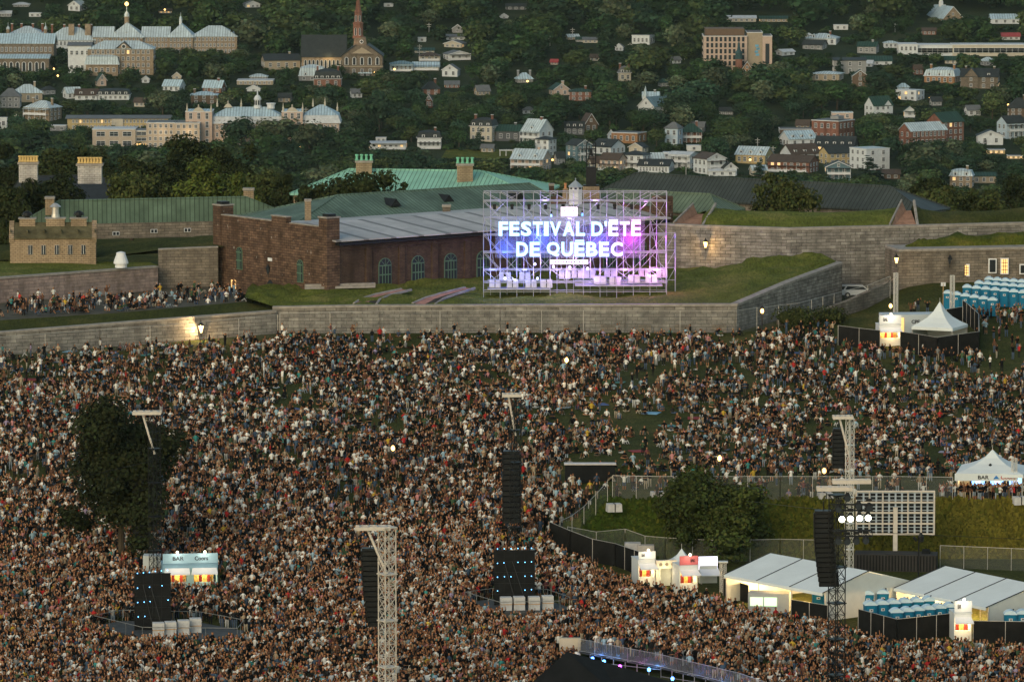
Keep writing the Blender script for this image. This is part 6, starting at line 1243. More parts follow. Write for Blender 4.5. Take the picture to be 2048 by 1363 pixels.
def pagoda(px, yt, ye, yb, x0, x1, label, side=.3, m=None, rz=.5, walls=1, zz=None):
    g = G(px, yb); s = mpp(g); W = (x1-x0)*s; r = W/2/math.cos(abs((math.pi/4-rz) if rz < math.pi/4 else (rz-math.pi/4))) if 0 else W/2*1.0; ze = (yb-ye)*s; zt = (yb-yt)*s; m = m or TENT; r = W/2/max(abs(math.cos(rz+k*math.pi/2)) for k in range(4))
    rt = root('pagoda_tent', g, label, 'tent'); b = MB(); dz = zt-ze; b.lathe((0, 0, ze), [(r, -.35), (r, 0), (r*.72, dz*.16), (r*.45, dz*.36), (r*.22, dz*.62), (r*.03, dz*.97), (.04, dz)], m, 4, rz); b.tube((0, 0, ze+dz), (0, 0, ze+dz+.5), .03, METAL); b.build('roof', rt)
    b = MB()
    for k in range(4): a = rz+k*math.pi/2; b.tube((r*.97*math.cos(a), r*.97*math.sin(a), 0), (r*.97*math.cos(a), r*.97*math.sin(a), ze), .07, METAL)
    b.build('poles', rt)
    if walls:
        b = MB()
        for k in walls: a0, a1 = rz+k*math.pi/2, rz+(k+1)*math.pi/2; b.quad((r*.96*math.cos(a0), r*.96*math.sin(a0), 0), (r*.96*math.cos(a1), r*.96*math.sin(a1), 0), (r*.96*math.cos(a1), r*.96*math.sin(a1), ze), (r*.96*math.cos(a0), r*.96*math.sin(a0), ze), TENTIN)
        b.build('side_walls', rt)
    return rt, g, s, ze
pagoda(1879, 603, 650, 694, 1818, 1934, 'white peaked tent inside the black fence below the blue toilets', rz=.35, walls=[0, 1])
rt, g, s, ze = pagoda(1984, 898, 938, 990, 1908, 2062, 'white peaked bar tent with a lit counter at the right', rz=.62, walls=[0, 1])
point('bar_lamp', (0, -.5, ze*.8), 420, (1, .62, .28), .4, rt); point('bar_lamp', (-2, -1.2, ze*.7), 110, (1, .7, .35), .4, rt)
BLK2 = mat('black_lettering', (.02, .02, .025))
sg = root('bar_sign', g+Vector((-.9, -3.5, ze-.3)), 'white fascia reading BAR on the peaked tent at the right', 'sign'); b = MB(); b.box((0, 0, 0), (6.4, .08, .75), TENT); b.build('board', sg); text('letters', 'BAR', BLK2, sg, (-.3, -.06, -.2), 1.1, .38, ext=.01)
b = MB(); b.prism([(0.7, -.06, -.18), (1.3, -.06, -.18), (1, -.06, .2)], (0, -.03, 0), mat('sign_blue', (.05, .2, .5))); b.build('triangle_mark', sg); text('letters', 'Coors', mat('sign_red', (.5, .05, .05)), sg, (2.2, -.06, -.2), 1.5, .38, ext=.01)
cnt = root('bar_counter', g+Vector((.2, -1.8, 0)), 'lit bar counter inside the peaked tent at the right', 'bar'); b = MB(); b.box((0, 0, .55), (5, .7, 1.1), mat('ply', (.4, .28, .15))); b.build('counter', cnt)
for i in range(3): b = MB(); b.box((-1.8+1.9*i, -.2, ze-.9), (1.3, .12, .75), em('blue_screen_glow', (.25, .5, 1), 2.2)); b.box((-1.8+1.9*i, -.28, ze-.9), (.5, .05, .35), em('white_glow', (1, .86, 1), 3.5)); b.box((-1.8+1.9*i, -.15, ze-.9), (1.7, .1, .95), DARKM); b.build('screen', cnt)
rt, g, s, ze = pagoda(1363, 1096, 1130, 1160, 1316, 1410, 'small white peaked tent between the lit stalls', rz=.7, walls=[0, 1]); point('tent_lamp', (0, 0, ze*.6), 120, (1, .7, .35), .3, rt)
def stall(px0, px1, ys0, ys1, yb, label, sign, body, signm, awn=1, e=160, D=2.4, rz=0, txt2=None, glow=(1, .72, .35)):
    g = G((px0+px1)/2, yb); s = mpp(g); W = (px1-px0)*s; H_ = (yb-ys1)*s; hs = (ys1-ys0)*s; rt = root('bar_stall', g, label, 'stall', rz=rz)
    b = MB(); b.box((0, D, H_/2), (W, .1, H_), body); b.box((-W/2+.05, D/2, H_/2), (.1, D, H_), body); b.box((W/2-.05, D/2, H_/2), (.1, D, H_), body); b.box((0, D/2, H_+.05), (W+.1, D+.1, .1), body); b.box((0, .05, .5), (W-.2, .1, 1.0), body); b.box((0, .04, H_-.3), (W-.2, .1, .6), body)
    if awn > 1: b.box((0, .03, H_/2), (W*.12, .12, H_), body)
    b.build('cabin', rt)
    b = MB(); b.box((0, -.05, H_+.15+hs/2), (W, .1, hs), signm); b.build('sign_board', rt)
    if sign: text('sign_letters', sign, BLK2, rt, (-W*.22, -.12, H_+.15+hs*.32), W*.2, hs*.4, ext=.01)
    if txt2: text('sign_letters', txt2, BLK2, rt, (W*.2, -.12, H_+.15+hs*.3), W*.24, hs*.42, ext=.01)
    for k in range(awn):
        x = 0 if awn == 1 else (-W*.24 if k == 0 else W*.26); w2 = W*.95 if awn == 1 else W*.44; b = MB(); b.prism([(x-w2/2-.2, -1.5, H_*.72), (x+w2/2, -1.5, H_*.72), (x+w2/2, 0, H_*.86), (x-w2/2, 0, H_*.86)], (0, 0, .07), WHITE); b.build('awning', rt)
        b = MB(); b.box((x, D*.7, H_*.42), (w2*.8, .3, H_*.4), mat('bar_bottles', (.5, .3, .1), var=.6, scale=4)); b.box((x-.35, D*.4, .9), (.28, .25, 1.35), mat('staff_shirt', (.22, .03, .025))); b.lathe((x-.35, D*.4, 1.55), [(.05, 0), (.1, .08), (.08, .2), (.02, .24)], BARK, 8); b.box((x+.45, D*.5, .9), (.28, .25, 1.3), mat('staff_shirt', (.22, .03, .025))); b.lathe((x+.45, D*.5, 1.5), [(.05, 0), (.1, .08), (.08, .2), (.02, .24)], BARK, 8); b.build('bar_interior', rt)
        point('stall_lamp', (x, D*.35, H_*.75), e*.8, glow, .2, rt); point('stall_lamp', (x, -.75, H_*.62), e*.22, glow, .2, rt)
        b = MB(); b.lathe((x, -.5, H_+.15+hs*1.05), [(.05, 0), (.13, .08), (.13, .2), (.05, .28)], WG, 8); b.build('sign_lamp', rt); point('sign_light', (x, -.8, H_+hs*1.05), e*.14, (1, .85, .65), .15, rt)
    return rt
SBL = mat('pale_blue_sign', (.26, .40, .48), .6, .1); SW_ = mat('white_sign', (.6, .6, .58), .6, .05)
stall(326, 436, 1108, 1128, 1184, 'long pale blue beer stall with two white awnings behind the left black screen', 'BAR', mat('pale_blue_cabin', (.18, .30, .38), .6, .1), SBL, awn=2, e=280, txt2='Coors', rz=.12)
b = MB(); b.box((0, 0, 1.3), (1.7, 1.6, 2.6), mat('pale_container', (.5, .52, .5), .7, .1)); b.build('locker', loc=G(305, 1162), label='pale cabin beside the thin black truss, left of the blue stall', cat='cabin')
stall(1276, 1311, 1104, 1119, 1173, 'white BAR stall furthest left of the lit stalls by the bank', 'BAR', SW_, SW_, rz=.25, e=220)
stall(1358, 1396, 1113, 1131, 1186, 'lit stall with a pink sign board', None, SW_, mat('pink_sign', (.55, .14, .14), .6, .1), e=220, rz=.25, txt2='BAR')
stall(1908, 1943, 1203, 1226, 1281, 'white BAR stall in front of the right frame tent', 'BAR', SW_, SW_, e=320, rz=.1)
stall(1758, 1802, 632, 650, 692, 'white BAR stall at the corner of the upper black fence', 'BAR', SW_, SW_, e=420, rz=.12)
g = G(1332, 1172); s = mpp(g); rt = root('entrance_arch', g, 'pale lit gateway with round emblems between two stalls', 'gate', rz=.25); b = MB(); b.box((-.8, 0, 1), (.35, .6, 2.1), TENTIN); b.box((.8, 0, 1), (.35, .6, 2.1), TENTIN); b.box((0, .6, 1), (1.3, .1, 2), TENTIN); b.box((0, 0, 2.2), (2, .5, .75), CREAM); b.build('frame', rt)
for x in (-.6, 0, .6): b = MB(); b.lathe((0, 0, 0), [(.17, 0), (.17, .04)], mat('grey_mark2', (.2, .17, .14)), 10); o = b.build('emblem', rt, loc=(x, -.26, 2.2)); o.rotation_euler = (math.pi/2, 0, 0)
point('gate_lamp', (0, -1.5, 1.6), 110, (1, .8, .4), .3, rt)
g = G(1416, 1172); s = mpp(g); rt = root('blank_screen', g, 'bright blank white screen right of the pink sign', 'screen', rz=.15); b = MB(); b.box((0, 0, 2.3), (38*s, .15, 26*s), em('soft_white_glow', (.86, .84, 1), 1.0)); b.build('panel', rt); b = MB(); b.box((0, .1, 1.2), (36*s, .4, 1.7), TENTIN); b.prism([(-.9, -1.6, 1.25), (1, -1.6, 1.25), (1, 0, 1.7), (-.9, 0, 1.7)], (0, 0, .06), WHITE); b.build('base', rt)
g = G(1446, 1184); b = MB(); s = mpp(g); truss(b, (0, 0, 0), (0, 0, 60*s), .45, .6, .035, ALU, .4); b.box((0, 0, 62*s), (.9, .9, .1), ALU); b.build('truss_post', loc=g, label='short silver truss post at the left end of the first frame tent', cat='truss post')
g = G(1537, 1224); s = mpp(g); rt = root('container_bar', g, 'grey container bar with two bright greenish windows', 'stall', rz=-.12); b = MB(); b.box((0, 1.0, 19*s), (82*s, 2.1, 38*s), mat('grey_container', (.38, .38, .36), .7, .1)); b.build('body', rt)
for x in (-24, 4): b = MB(); b.box((x*s, -.07, 22*s), (25*s, .06, 17*s), em('green_white_glow', (.62, 1, .55), .9)); b.box((x*s, -.05, 22*s), (27*s, .05, 19*s), WHITE); b.build('window', rt)
g = G(1677, 1200); s = mpp(g); rt = root('bright_panel', g, 'bluish white lit panel behind the heavy lighting tower', 'screen'); b = MB(); b.box((0, 0, 18*s), (36*s, .2, 22*s), em('cool_glow', (.75, .85, 1), 1.6)); b.build('panel', rt); b = MB(); b.tube((-1, 0, 0), (-1, 0, 2), .05, METAL); b.tube((1, 0, 0), (1, 0, 2), .05, METAL); b.build('legs', rt)
g = AZ(1823, 682, 0) if 0 else G(1815, 670); s = mpp(g); rt = root('service_trailer', g, 'white service trailer with an open lit door beside the peaked tent', 'trailer', rz=.1); b = MB(); b.box((10*s, 2.2, 22*s), (116*s, 3, 36*s), mat('trailer_white', (.5, .53, .53), .6, .06)); b.build('body', rt); b = MB(); b.box((-14*s, .62, 20*s), (17*s, .1, 28*s), LIT); b.build('door', rt)
text('logo', 'CPE', BLK2, rt, (18*s, .66, 22*s), 1.0, .45, ext=.01)
# ---------------------------------------------------------------- portable toilets
TB = mat('toilet_blue', (.01, .13, .23), .5, .1); TW = mat('toilet_roof', (.55, .68, .74), .5, .06)
def toilet():
    rt = root('portable_toilet', (0, 0, 0), 'x', 'toilet'); b = MB(); b.box((0, 0, 1.05), (1.08, 1.1, 2.0), TB)
    for k in (-.35, 0, .35): b.box((-.545, k, 1.05), (.03, .05, 1.8), TB)
    b.build('cabin', rt); b = MB(); n = 8
    prof = [(-.6+1.2*i/n, .32*math.sin(math.pi*i/n)**.8) for i in range(n+1)]; b.prism([(x, -.6, 2.06+z) for x, z in prof]+[(.6, -.6, 2.0), (-.6, -.6, 2.0)][:2], (0, 1.2, 0), TW); b.build('roof', rt)
    b = MB(); b.box((0, -.57, 1.0), (.72, .06, 1.85), mat('toilet_door', (.012, .16, .27), .5, .1)); b.box((0, -.61, 1.55), (.34, .02, .24), TRIM); b.box((.02, -.63, 1.55), (.16, .02, .1), DARKM); b.build('door', rt); b = MB(); b.lathe((.3, .2, 2.3), [(.07, 0), (.07, .12)], DARKM, 6); b.build('vent', rt); return rt
tp = None; blk = []
rows = [('front row on the upper slope', 1895, 618, 1985, 632, 6, -.15), ('second row on the upper slope', 1934, 606, 2046, 617, 7, -.1), ('third row on the upper slope', 1958, 598, 2060, 606, 7, -.1), ('back row on the upper slope', 1978, 590, 2060, 597, 6, -.1),
        ('front row behind the lower black fence', 1792, 1266, 1898, 1255, 6, .12), ('rear row behind the lower black fence', 1740, 1251, 1856, 1242, 6, .12), ('group near the first frame tent', 1735, 1229, 1765, 1227, 2, .0), ('pair at the right edge under the second tent', 2020, 1270, 2044, 1269, 2, 0), ('group beneath the first frame tent corner', 1636, 1226, 1660, 1230, 2, 0)]
for nm, x0, y0, x1, y1, n, rz in rows:
    for i in range(n):
        t = i/max(1, n-1); p = G(x0+(x1-x0)*t, y0+(y1-y0)*t)
        if tp is None: tp = toilet(); tp.location = p; tp.rotation_euler = (0, 0, rz); tp['group'] = 'blue portable toilets'; o = tp
        else: o = copytree(tp, p, rz, group='blue portable toilets')
        blk.append((o, 'blue portable toilet in the '+nm, x0+(x1-x0)*t))
uniq(blk)
# ---------------------------------------------------------------- fences
FAB = mat('black_fence_fabric', (.013, .012, .011), .85, .35, 1.2)
m, n, b_ = nodes('chain_link'); b_.inputs['Base Color'].default_value = (.30, .29, .27, 1); b_.inputs['Alpha'].default_value = .13; CHAIN = m
def fence(pts, h, label, name='fence', m=None, post=METAL, step=2.6, cat='fence', rail=1, zoff=0):
    P = [G(*q) for q in pts]; o = P[0].copy(); rt = root(name, o, label, cat); a = MB(); c = MB(); up = Vector((0, 0, h))
    for p, q in zip(P, P[1:]):
        L = (q-p).length; k = max(1, round(L/step))
        for i in range(k):
            s_, t_ = p.lerp(q, i/k)-o, p.lerp(q, (i+1)/k)-o; s_.z = gz(s_.x+o.x, s_.y+o.y)-o.z; t_.z = gz(t_.x+o.x, t_.y+o.y)-o.z
            if m: a.quad(s_, t_, t_+up, s_+up, m)
            c.tube(s_-Vector((0, .04, .3)), s_+up-Vector((0, .04, 0)), .035, post, 4)
            if rail: c.tube(s_+up, t_+up, .028, post, 4)
        c.tube(q-o-Vector((0, .04, .3)), q-o+up-Vector((0, .04, 0)), .035, post, 4)
    if m: a.build('screen_fabric' if m is FAB else 'wire_mesh', rt)
    c.build('posts', rt); return rt
fence([(1098, 1088), (1140, 1106), (1230, 1132), (1288, 1152)], 2.3, 'black fabric fence below the bank, left of the lit stalls', m=FAB)
fence([(1446, 1190), (1497, 1205)], 1.7, 'black fabric fence in front of the first frame tent', m=FAB)
fence([(1582, 1234), (1655, 1246)], 1.7, 'black fabric fence right of the container bar', m=FAB)
fence([(1716, 1262), (1793, 1283), (1912, 1270)], 2.1, 'black fabric fence around the toilets in the lower right', m=FAB)
fence([(1946, 1284), (2075, 1286)], 2.0, 'black fabric fence at the lower right edge', m=FAB)
fence([(1676, 690), (1760, 700)], 2.4, 'black fence left of the upper BAR stall', m=FAB)
fence([(1800, 704), (1874, 716), (1958, 704), (1957, 668), (1925, 640)], 2.5, 'black fence curving round the upper peaked tent', m=FAB)
fence([(1860, 668), (1925, 655)], 2.6, 'black fence behind the upper peaked tent', m=FAB)
fence([(1225, 1001), (1320, 1003), (1430, 1003), (1560, 1003), (1690, 1003), (1800, 1003), (1905, 1004)], 2.6, 'wire fence with tall posts along the top of the grass bank', m=CHAIN, step=3.2)
fence([(1120, 1085), (1215, 1004)], 2.2, 'leaning wire fence down the left end of the bank', m=CHAIN)
fence([(1135, 1096), (1250, 1108), (1330, 1118), (1440, 1124)], 2.2, 'wire fence behind the lit stalls at the foot of the bank', m=CHAIN)
fence([(1440, 1124), (1560, 1121), (1700, 1124)], 2.2, 'wire fence behind the first frame tent', m=CHAIN); fence([(1880, 1134), (2070, 1142)], 2.2, 'wire fence behind the second frame tent', m=CHAIN)
fence([(560, 672), (760, 667), (1000, 666), (1250, 666), (1470, 666)], 2.8, 'tall wire fence along the foot of the long straight wall', m=CHAIN, step=6)
fence([(1470, 666), (1600, 650), (1690, 625), (1780, 596)], 2.8, 'tall wire fence beside the bastion wall', m=CHAIN, step=4)
fence([(-20, 722), (200, 705), (400, 690), (555, 674)], 2.8, 'tall wire fence along the left retaining wall', m=CHAIN, step=6)
fence([(1960, 1243), (2060, 1240)], 1.8, 'wire fence under the right frame tent', m=CHAIN)
for px, pyb, yt, lab in ((1791, 650, 545, 'left of the two slim truss masts by the toilets'), (1904, 650, 550, 'right of the two slim truss masts by the toilets'), (2028, 1000, 915, 'slim truss mast beside the bar tent at the right')):
    g = G(px, pyb); b = MB(); s = mpp(g); truss(b, (0, 0, 0), (0, 0, (pyb-yt)*s), .42, .5, .035, ALU, .3); b.build('truss_mast', loc=g, label=lab, cat='truss mast')
g = G(1886, 628); b = MB(); s = mpp(g); b.tube((0, 0, 0), (0, 0, 62*s), .05, mat('timber', (.4, .25, .12))); b.box((0, 0, 60*s), (.6, .06, .45), TRIM); b.build('sign_post', loc=g, label='thin post with a small white sign left of the toilets', cat='sign')
# small barriers, blocks and oddments on the bank
for px, py, lab in ((1228, 1022, 'pale strapped block on the bank inside a bent barrier'), (1316, 998, 'pale flat block at the left foot of the rounded tree'), (1650, 1000, 'pale block at the fence left of the video screen'), (2040, 1008, 'pale block below the bar tent at the right edge')):
    b = MB(); b.box((0, 0, .4), (1.5, 1.1, .8), CONC, .2, .93); b.box((0, 0, .42), (.1, 1.12, .82), DARKM, .2); b.build('concrete_block', loc=G(px, py), label=lab, cat='block')
b = MB(); b.box((0, 0, .9), (5.2, 1.2, 1.8), BLACK); b.box((0, 0, 1.85), (5.4, 1.4, .1), CREAM); b.build('low_booth', loc=G(1180, 962), label='low black booth with a pale top edge in the middle of the crowd', cat='booth')
for px, py, c in ((1265, 1112, .05), (1292, 1117, .1)): b = MB(); b.box((0, 0, .6), (1.6, 1.2, 1.2), CREAM if c > .07 else CONC); b.build('crate', loc=G(px, py-4), label='pale crate behind the lit stalls, %s of two' % ('left' if px < 1280 else 'right'), cat='crate')
b = MB(); b.box((0, 0, .3), (2.6, 1.6, .45), mat('timber2', (.30, .18, .08), var=.4, scale=2)); b.build('timber_stack', loc=G(1168, 1092), label='stack of timber behind the black fence at the left end of the bank', cat='timber')
CAR = []
def car(px, py, rz, label):
    p = AY(px, py, 708.5); rt = root('parked_car', (p.x, p.y, 9.25), label, 'car', rz=rz); CW_ = mat('car_white', (.6, .6, .6), .3, .03, coat=.5); b = MB()
    b.prism([(-2.3, -.9, .35), (2.3, -.9, .35), (2.35, -.9, .8), (1.4, -.9, .95), (-2.1, -.9, 1.0), (-2.35, -.9, .8)], (0, 1.8, 0), CW_); b.prism([(-2.0, -.8, .97), (1.35, -.8, .95), (.6, -.8, 1.55), (-1.6, -.8, 1.58)], (0, 1.6, 0), CW_); b.build('body', rt)
    b = MB(); b.prism([(-1.75, -.83, 1.03), (1.1, -.83, 1.0), (.52, -.83, 1.45), (-1.5, -.83, 1.48)], (0, 1.66, 0), GLASS); b.build('side_windows', rt)
    for x in (-1.45, 1.45):
        for y in (-.88, .88): b = MB(); b.tube((0, -.1, 0), (0, .1, 0), .35, BLACK, 12); b.tube((0, -.12, 0), (0, .12, 0), .18, METAL, 8); b.build('wheel', rt, loc=(x, y, .35))
    for y in (-.6, .6): b = MB(); b.box((0, 0, 0), (.08, .3, .15), TRIM); b.build('headlight', rt, loc=(2.32, y, .7))
car(1690, 586, .1, 'white parked car mostly hidden behind the bastion corner'); car(1716, 586, .05, 'white parked car in the ditch right of the bastion corner')
# ---------------------------------------------------------------- riser, barriers and black canopy at the bottom
bar = None; blk = []
def barrier(p, q):
    global bar
    p, q = Vector(p), Vector(q); L = (q-p).length; a = math.atan2((q-p).y, (q-p).x)
    if bar is None:
        b = MB(); b.tube((0, 0, .1), (2.2, 0, .1), .025, METAL); b.tube((0, 0, 1.15), (2.2, 0, 1.15), .025, METAL); b.tube((0, 0, 0), (0, 0, 1.15), .025, METAL); b.tube((2.2, 0, 0), (2.2, 0, 1.15), .025, METAL)
        for i in range(1, 16): b.tube((2.2*i/16, 0, .1), (2.2*i/16, 0, 1.15), .012, METAL, 4)
        for x in (.3, 1.9): b.box((x, 0, .03), (.06, .6, .05), METAL)
        bar = b.mesh('barrier')
    o = link('crowd_barrier', bar, None, p, a, cat='barrier', group='silver crowd barriers'); o.scale = (L/2.2, 1, 1); return o
RS = [AZ(1157, 1302, .9), AZ(1322, 1334, .9), AZ(1480, 1372, .9), AZ(1560, 1400, .9)]
rt = root('riser', (0, 0, 0), 'raised deck with silver barriers and blue lights at the bottom, right of the black canopy', 'platform'); b = MB(); back = [AZ(1480, 1330, .9), AZ(1330, 1296, .9), AZ(1172, 1270, .9)]
b.prism([(p.x, p.y, .78) for p in RS[:3]+back], (0, 0, .12), DECK); b.build('deck', rt); b = MB()
for a, c in zip(RS[:2], RS[1:3]):
    for k in range(8): q = a.lerp(c, k/7); b.tube((q.x, q.y+.1, 0), (q.x, q.y+.1, .8), .04, METAL); 
    b.tube((a.x, a.y+.05, .1), (c.x, c.y+.05, .7), .03, METAL)
b.build('legs', rt)
for a, c in zip(RS, RS[1:]):
    k = max(1, round((c-a).length/2.2))
    for i in range(k): o = barrier(a.lerp(c, i/k), a.lerp(c, (i+1)/k)); blk.append((o, 'silver barrier along the edge of the raised deck', proj(o.location)[0]))
for pts, nm in ((((1560, 1352), (1640, 1340), (1690, 1345)), 'silver barrier in the crowd left of the heavy lighting tower'), (((1262, 1248), (1318, 1244)), 'silver barrier inside the crowd above the raised deck'), (((1428, 1298), (1460, 1292)), 'silver barrier by the blue lamp in the crowd'), (((1440, 1374), (1530, 1368), (1600, 1380)), 'silver barrier at the bottom edge right of the deck'), (((1700, 1364), (1740, 1352)), 'silver barrier right of the heavy lighting tower')):
    P = [G(*q) for q in pts]
    for a, c in zip(P, P[1:]):
        k = max(1, round((c-a).length/2.2))
        for i in range(k): o = barrier(a.lerp(c, i/k), a.lerp(c, (i+1)/k)); blk.append((o, nm, proj(o.location)[0]))
uniq(blk)
for px, py, c, e in ((1185, 1316, (.1, .3, 1), 90), (1208, 1322, (.1, .35, 1), 90), (1240, 1332, (.7, .1, 1), 60), (1272, 1356, (.55, .1, 1), 160), (1298, 1338, (.1, .35, 1), 90), (1345, 1356, (.1, .3, 1), 120), (1400, 1368, (.1, .35, 1), 120), (1440, 1308, (.05, .25, 1), 120)):
    p = AZ(px, py, .6); b = MB(); b.lathe((0, 0, 0), [(.1, -.15), (.16, 0), (.1, .15)], em('deck_glow_%d%d' % (c[0]*10, c[1]*100), c, 6), 8); o = b.build('deck_light', loc=p, cat='light', group='small coloured lights along the raised deck'); o['label'] = 'small %s light at the raised deck, %s' % ('violet' if c[0] > .3 else 'blue', {1185: 'leftmost under the first barrier', 1208: 'second under the barriers', 1240: 'under the middle barrier', 1272: 'bright one beneath the deck', 1298: 'beside the bright violet one', 1345: 'left of the second run', 1400: 'right end of the deck', 1440: 'inside the crowd by a short barrier'}[px])
    point('deck_lamp', p+Vector((0, -.4, .3)), e*.28, c, .15)
b = MB(); b.box((0, 0, 1.1), (1.9, .5, 1.7), mat('plywood', (.55, .45, .32), .8, .1)); b.box((0, -.27, 1.1), (1.9, .02, .05), COPE); b.build('plywood_box', loc=G(1140, 1318), label='pale plywood box left of the raised deck', cat='box')
g = AZ(1190, 1392, 0); s = mpp(g); rt = root('black_canopy', g, 'large black canopy roof cut by the bottom edge', 'tent'); b = MB(); r_ = 6.2
ap = AZ(1130, 1304, 0); b.add([(-5.9, -3.5, 1.4), (-2.4, 0, 3.9), (.5, .6, 3.0), (6.6, -2.6, 1.7), (2, -6, 1.0), (-5.9, -3.5, 1.28), (-2.4, 0, 3.78), (.5, .6, 2.88), (6.6, -2.6, 1.58), (2, -6, .88)], [(0, 4, 1), (1, 4, 2), (2, 4, 3), (5, 6, 9), (6, 7, 9), (7, 8, 9)], BLACK); b.build('roof', rt)
b = MB()
for x, y, z in ((-5.8, -3.4, 1.3), (.5, .5, 2.9), (6.5, -2.6, 1.6), (2, -5.9, .9)): b.tube((x, y, -.1), (x, y, z), .08, METAL)
b.build('legs', rt)
# hanging cables
for P, lab in (([(1672, 1058, 461), (1790, 1066, 505), (2100, 1080, 530)], 'thin black cable running right from the heavy lighting tower'), ([(1320, 985, 560), (1480, 1000, 545), (1640, 1018, 470)], 'thin black cable running left to the heavy lighting tower'), ([(1700, 604, 700), (1755, 585, 700), (1791, 550, 695)], 'cable drooping from the left slim truss mast'), ([(100, 965, 515), (200, 945, 520), (330, 915, 528)], 'grey cable crossing in front of the big dark tree')):
    b = MB(); q = [AY(*a) for a in P]
    for a, c in zip(q, q[1:]): b.tube(a-q[0], c-q[0], .025, DARKM, 4)
    b.build('cable', loc=q[0], label=lab, cat='cable')
# ================================================================ people
def ringtube(rings, n=6, a0=0):
    V = []; Q = []
    for (x, y, z, rx, ry) in rings:
        for i in range(n): t = a0+2*math.pi*i/n; V.append((x+rx*math.cos(t), y+ry*math.sin(t), z))
    for j in range(len(rings)-1):
        for i in range(n): Q.append((j*n+i, j*n+(i+1) % n, (j+1)*n+(i+1) % n, (j+1)*n+i))
    return V, Q
def limb(pts, rr, n=4):
    V = []; Q = []
    for k, (p, r) in enumerate(zip(pts, rr)):
        p = Vector(p); a = Vector(pts[max(0, k-1)]); b = Vector(pts[min(len(pts)-1, k+1)]); d = (b-a).normalized(); u = d.cross(Vector((0, 1, 0.01))).normalized() if abs(d.y) < .9 else d.cross(Vector((1, 0, 0))).normalized(); v = d.cross(u)
        for i in range(n): t = 2*math.pi*i/n; q = p+u*(r*math.cos(t))+v*(r*math.sin(t)); V.append(tuple(q))
    for j in range(len(pts)-1):
        for i in range(n): Q.append((j*n+i, j*n+(i+1) % n, (j+1)*n+(i+1) % n, (j+1)*n+i))
    return V, Q
SKIN, SHIRT, PANT, HAIR, SHOE, SHIN = range(6)
def lowperson(pose, long=False, arms=0):
    V = []; Q = []; Rg = []
    def put(vq, reg):
        v, q = vq; o = len(V); V.extend(v); Q.extend([[o+a for a in f] for f in q]); Rg.extend(reg if isinstance(reg, list) else [reg]*len(q))
    if pose == 'stand': by, lean = .86, 0
    else: by, lean = .1, (.10 if pose == 'sitback' else -.02)
    T = [(0, 0, 0, .17, .12), (0, .0+lean*.3, .2, .15, .105), (0, lean, .44, .2, .125), (0, lean*1.3, .56, .13, .085), (0, lean*1.4, .60, .055, .055)]
    put(ringtube([(x, y, z+by, a, b) for x, y, z, a, b in T]), SHIRT)
    hx, hy, hb = 0, lean*1.4-.01, by+.60
    h = [(hx, hy, hb, .055, .055), (hx, hy-.01, hb+.05, .075, .085), (hx, hy, hb+.13, .088, .1), (hx, hy+.01, hb+.21, .078, .088), (hx, hy+.01, hb+.25, .02, .02)]
    v, q = ringtube(h, 6, .52)
    reg = [(HAIR if j >= 3 or (i in (0, 1, 2) and j >= 1) else SKIN) for j in range(4) for i in range(6)]; put((v, q), reg)
    if long: put(ringtube([(hx, hy+.07, hb-.22, .1, .05), (hx, hy+.06, hb+.02, .105, .06), (hx, hy+.04, hb+.18, .085, .06)], 6, .5), HAIR)
    if pose == 'stand':
        for s in (-1, 1): put(limb([(s*.09, 0, by+.03), (s*.1, -.01, .46), (s*.11, .02, .07), (s*.12, -.08, .03)], [.095, .065, .045, .05]), [PANT]*4+[SHIN]*4+[SHOE]*4)
    elif pose == 'cross':
        for s in (-1, 1): put(limb([(s*.1, 0, .12), (s*.34, -.3, .17), (-s*.08, -.42, .08)], [.1, .075, .05]), [PANT]*4+[SHIN]*4)
    else:
        for s in (-1, 1): put(limb([(s*.1, 0, .13), (s*.16, -.38, .46), (s*.14, -.62, .08), (s*.14, -.75, .05)], [.1, .075, .05, .045]), [PANT]*4+[SHIN]*4+[SHOE]*4)
    sh = by+.50
    A = {0: [(.27, .03, sh-.27), (.24, -.08, sh-.5)], 1: [(.27, -.05, sh-.25), (.0, -.22, sh-.2)], 2: [(.33, -.03, sh+.16), (.27, -.1, sh+.45)], 3: [(.27, -.08, sh-.24), (.12, -.3, sh-.05)]}
    for s in (-1, 1):
        k = arms if arms != 4 else (2 if s > 0 else 0)
        if pose == 'sitback': e, w_ = (.28, .2, sh-.2), (.3, .34, .05)
        elif pose == 'knee' and arms == 0: e, w_ = (.28, -.15, sh-.22), (.16, -.4, .42)
        else: e, w_ = A[k]
        put(limb([(s*.19, lean*1.1, sh-.02), (s*e[0], e[1], e[2]), (s*w_[0], w_[1], w_[2])], [.06, .045, .033]), [SHIRT]*4+[SKIN]*4)
    return np.array(V), np.array(Q), np.array(Rg)
LST = [lowperson('stand', lg, a) for lg in (0, 1) for a in (0, 1, 3, 0, 4)]+[lowperson('stand', 0, 2)]
LSI = [lowperson(p, lg, a) for p in ('cross', 'knee', 'sitback') for lg in (0, 1) for a in (0, 1)]
SHC = [((.008, .008, .009), 44), ((.022, .022, .024), 14), ((.68, .66, .63), 18), ((.26, .25, .24), 5), ((.34, .26, .18), 6), ((.05, .08, .13), 6), ((.26, .38, .46), 4), ((.42, .03, .03), 1.6), ((.45, .20, .20), 2), ((.05, .09, .05), 4), ((.05, .25, .24), 1.3), ((.12, .06, .04), 9), ((.50, .33, .05), .6), ((.17, .06, .06), 2.5), ((.30, .24, .36), .6)]
SHN = ['black', 'charcoal', 'white', 'pale grey', 'beige', 'navy blue', 'light blue', 'red', 'pink', 'dark green', 'teal', 'brown', 'yellow', 'maroon', 'lilac']
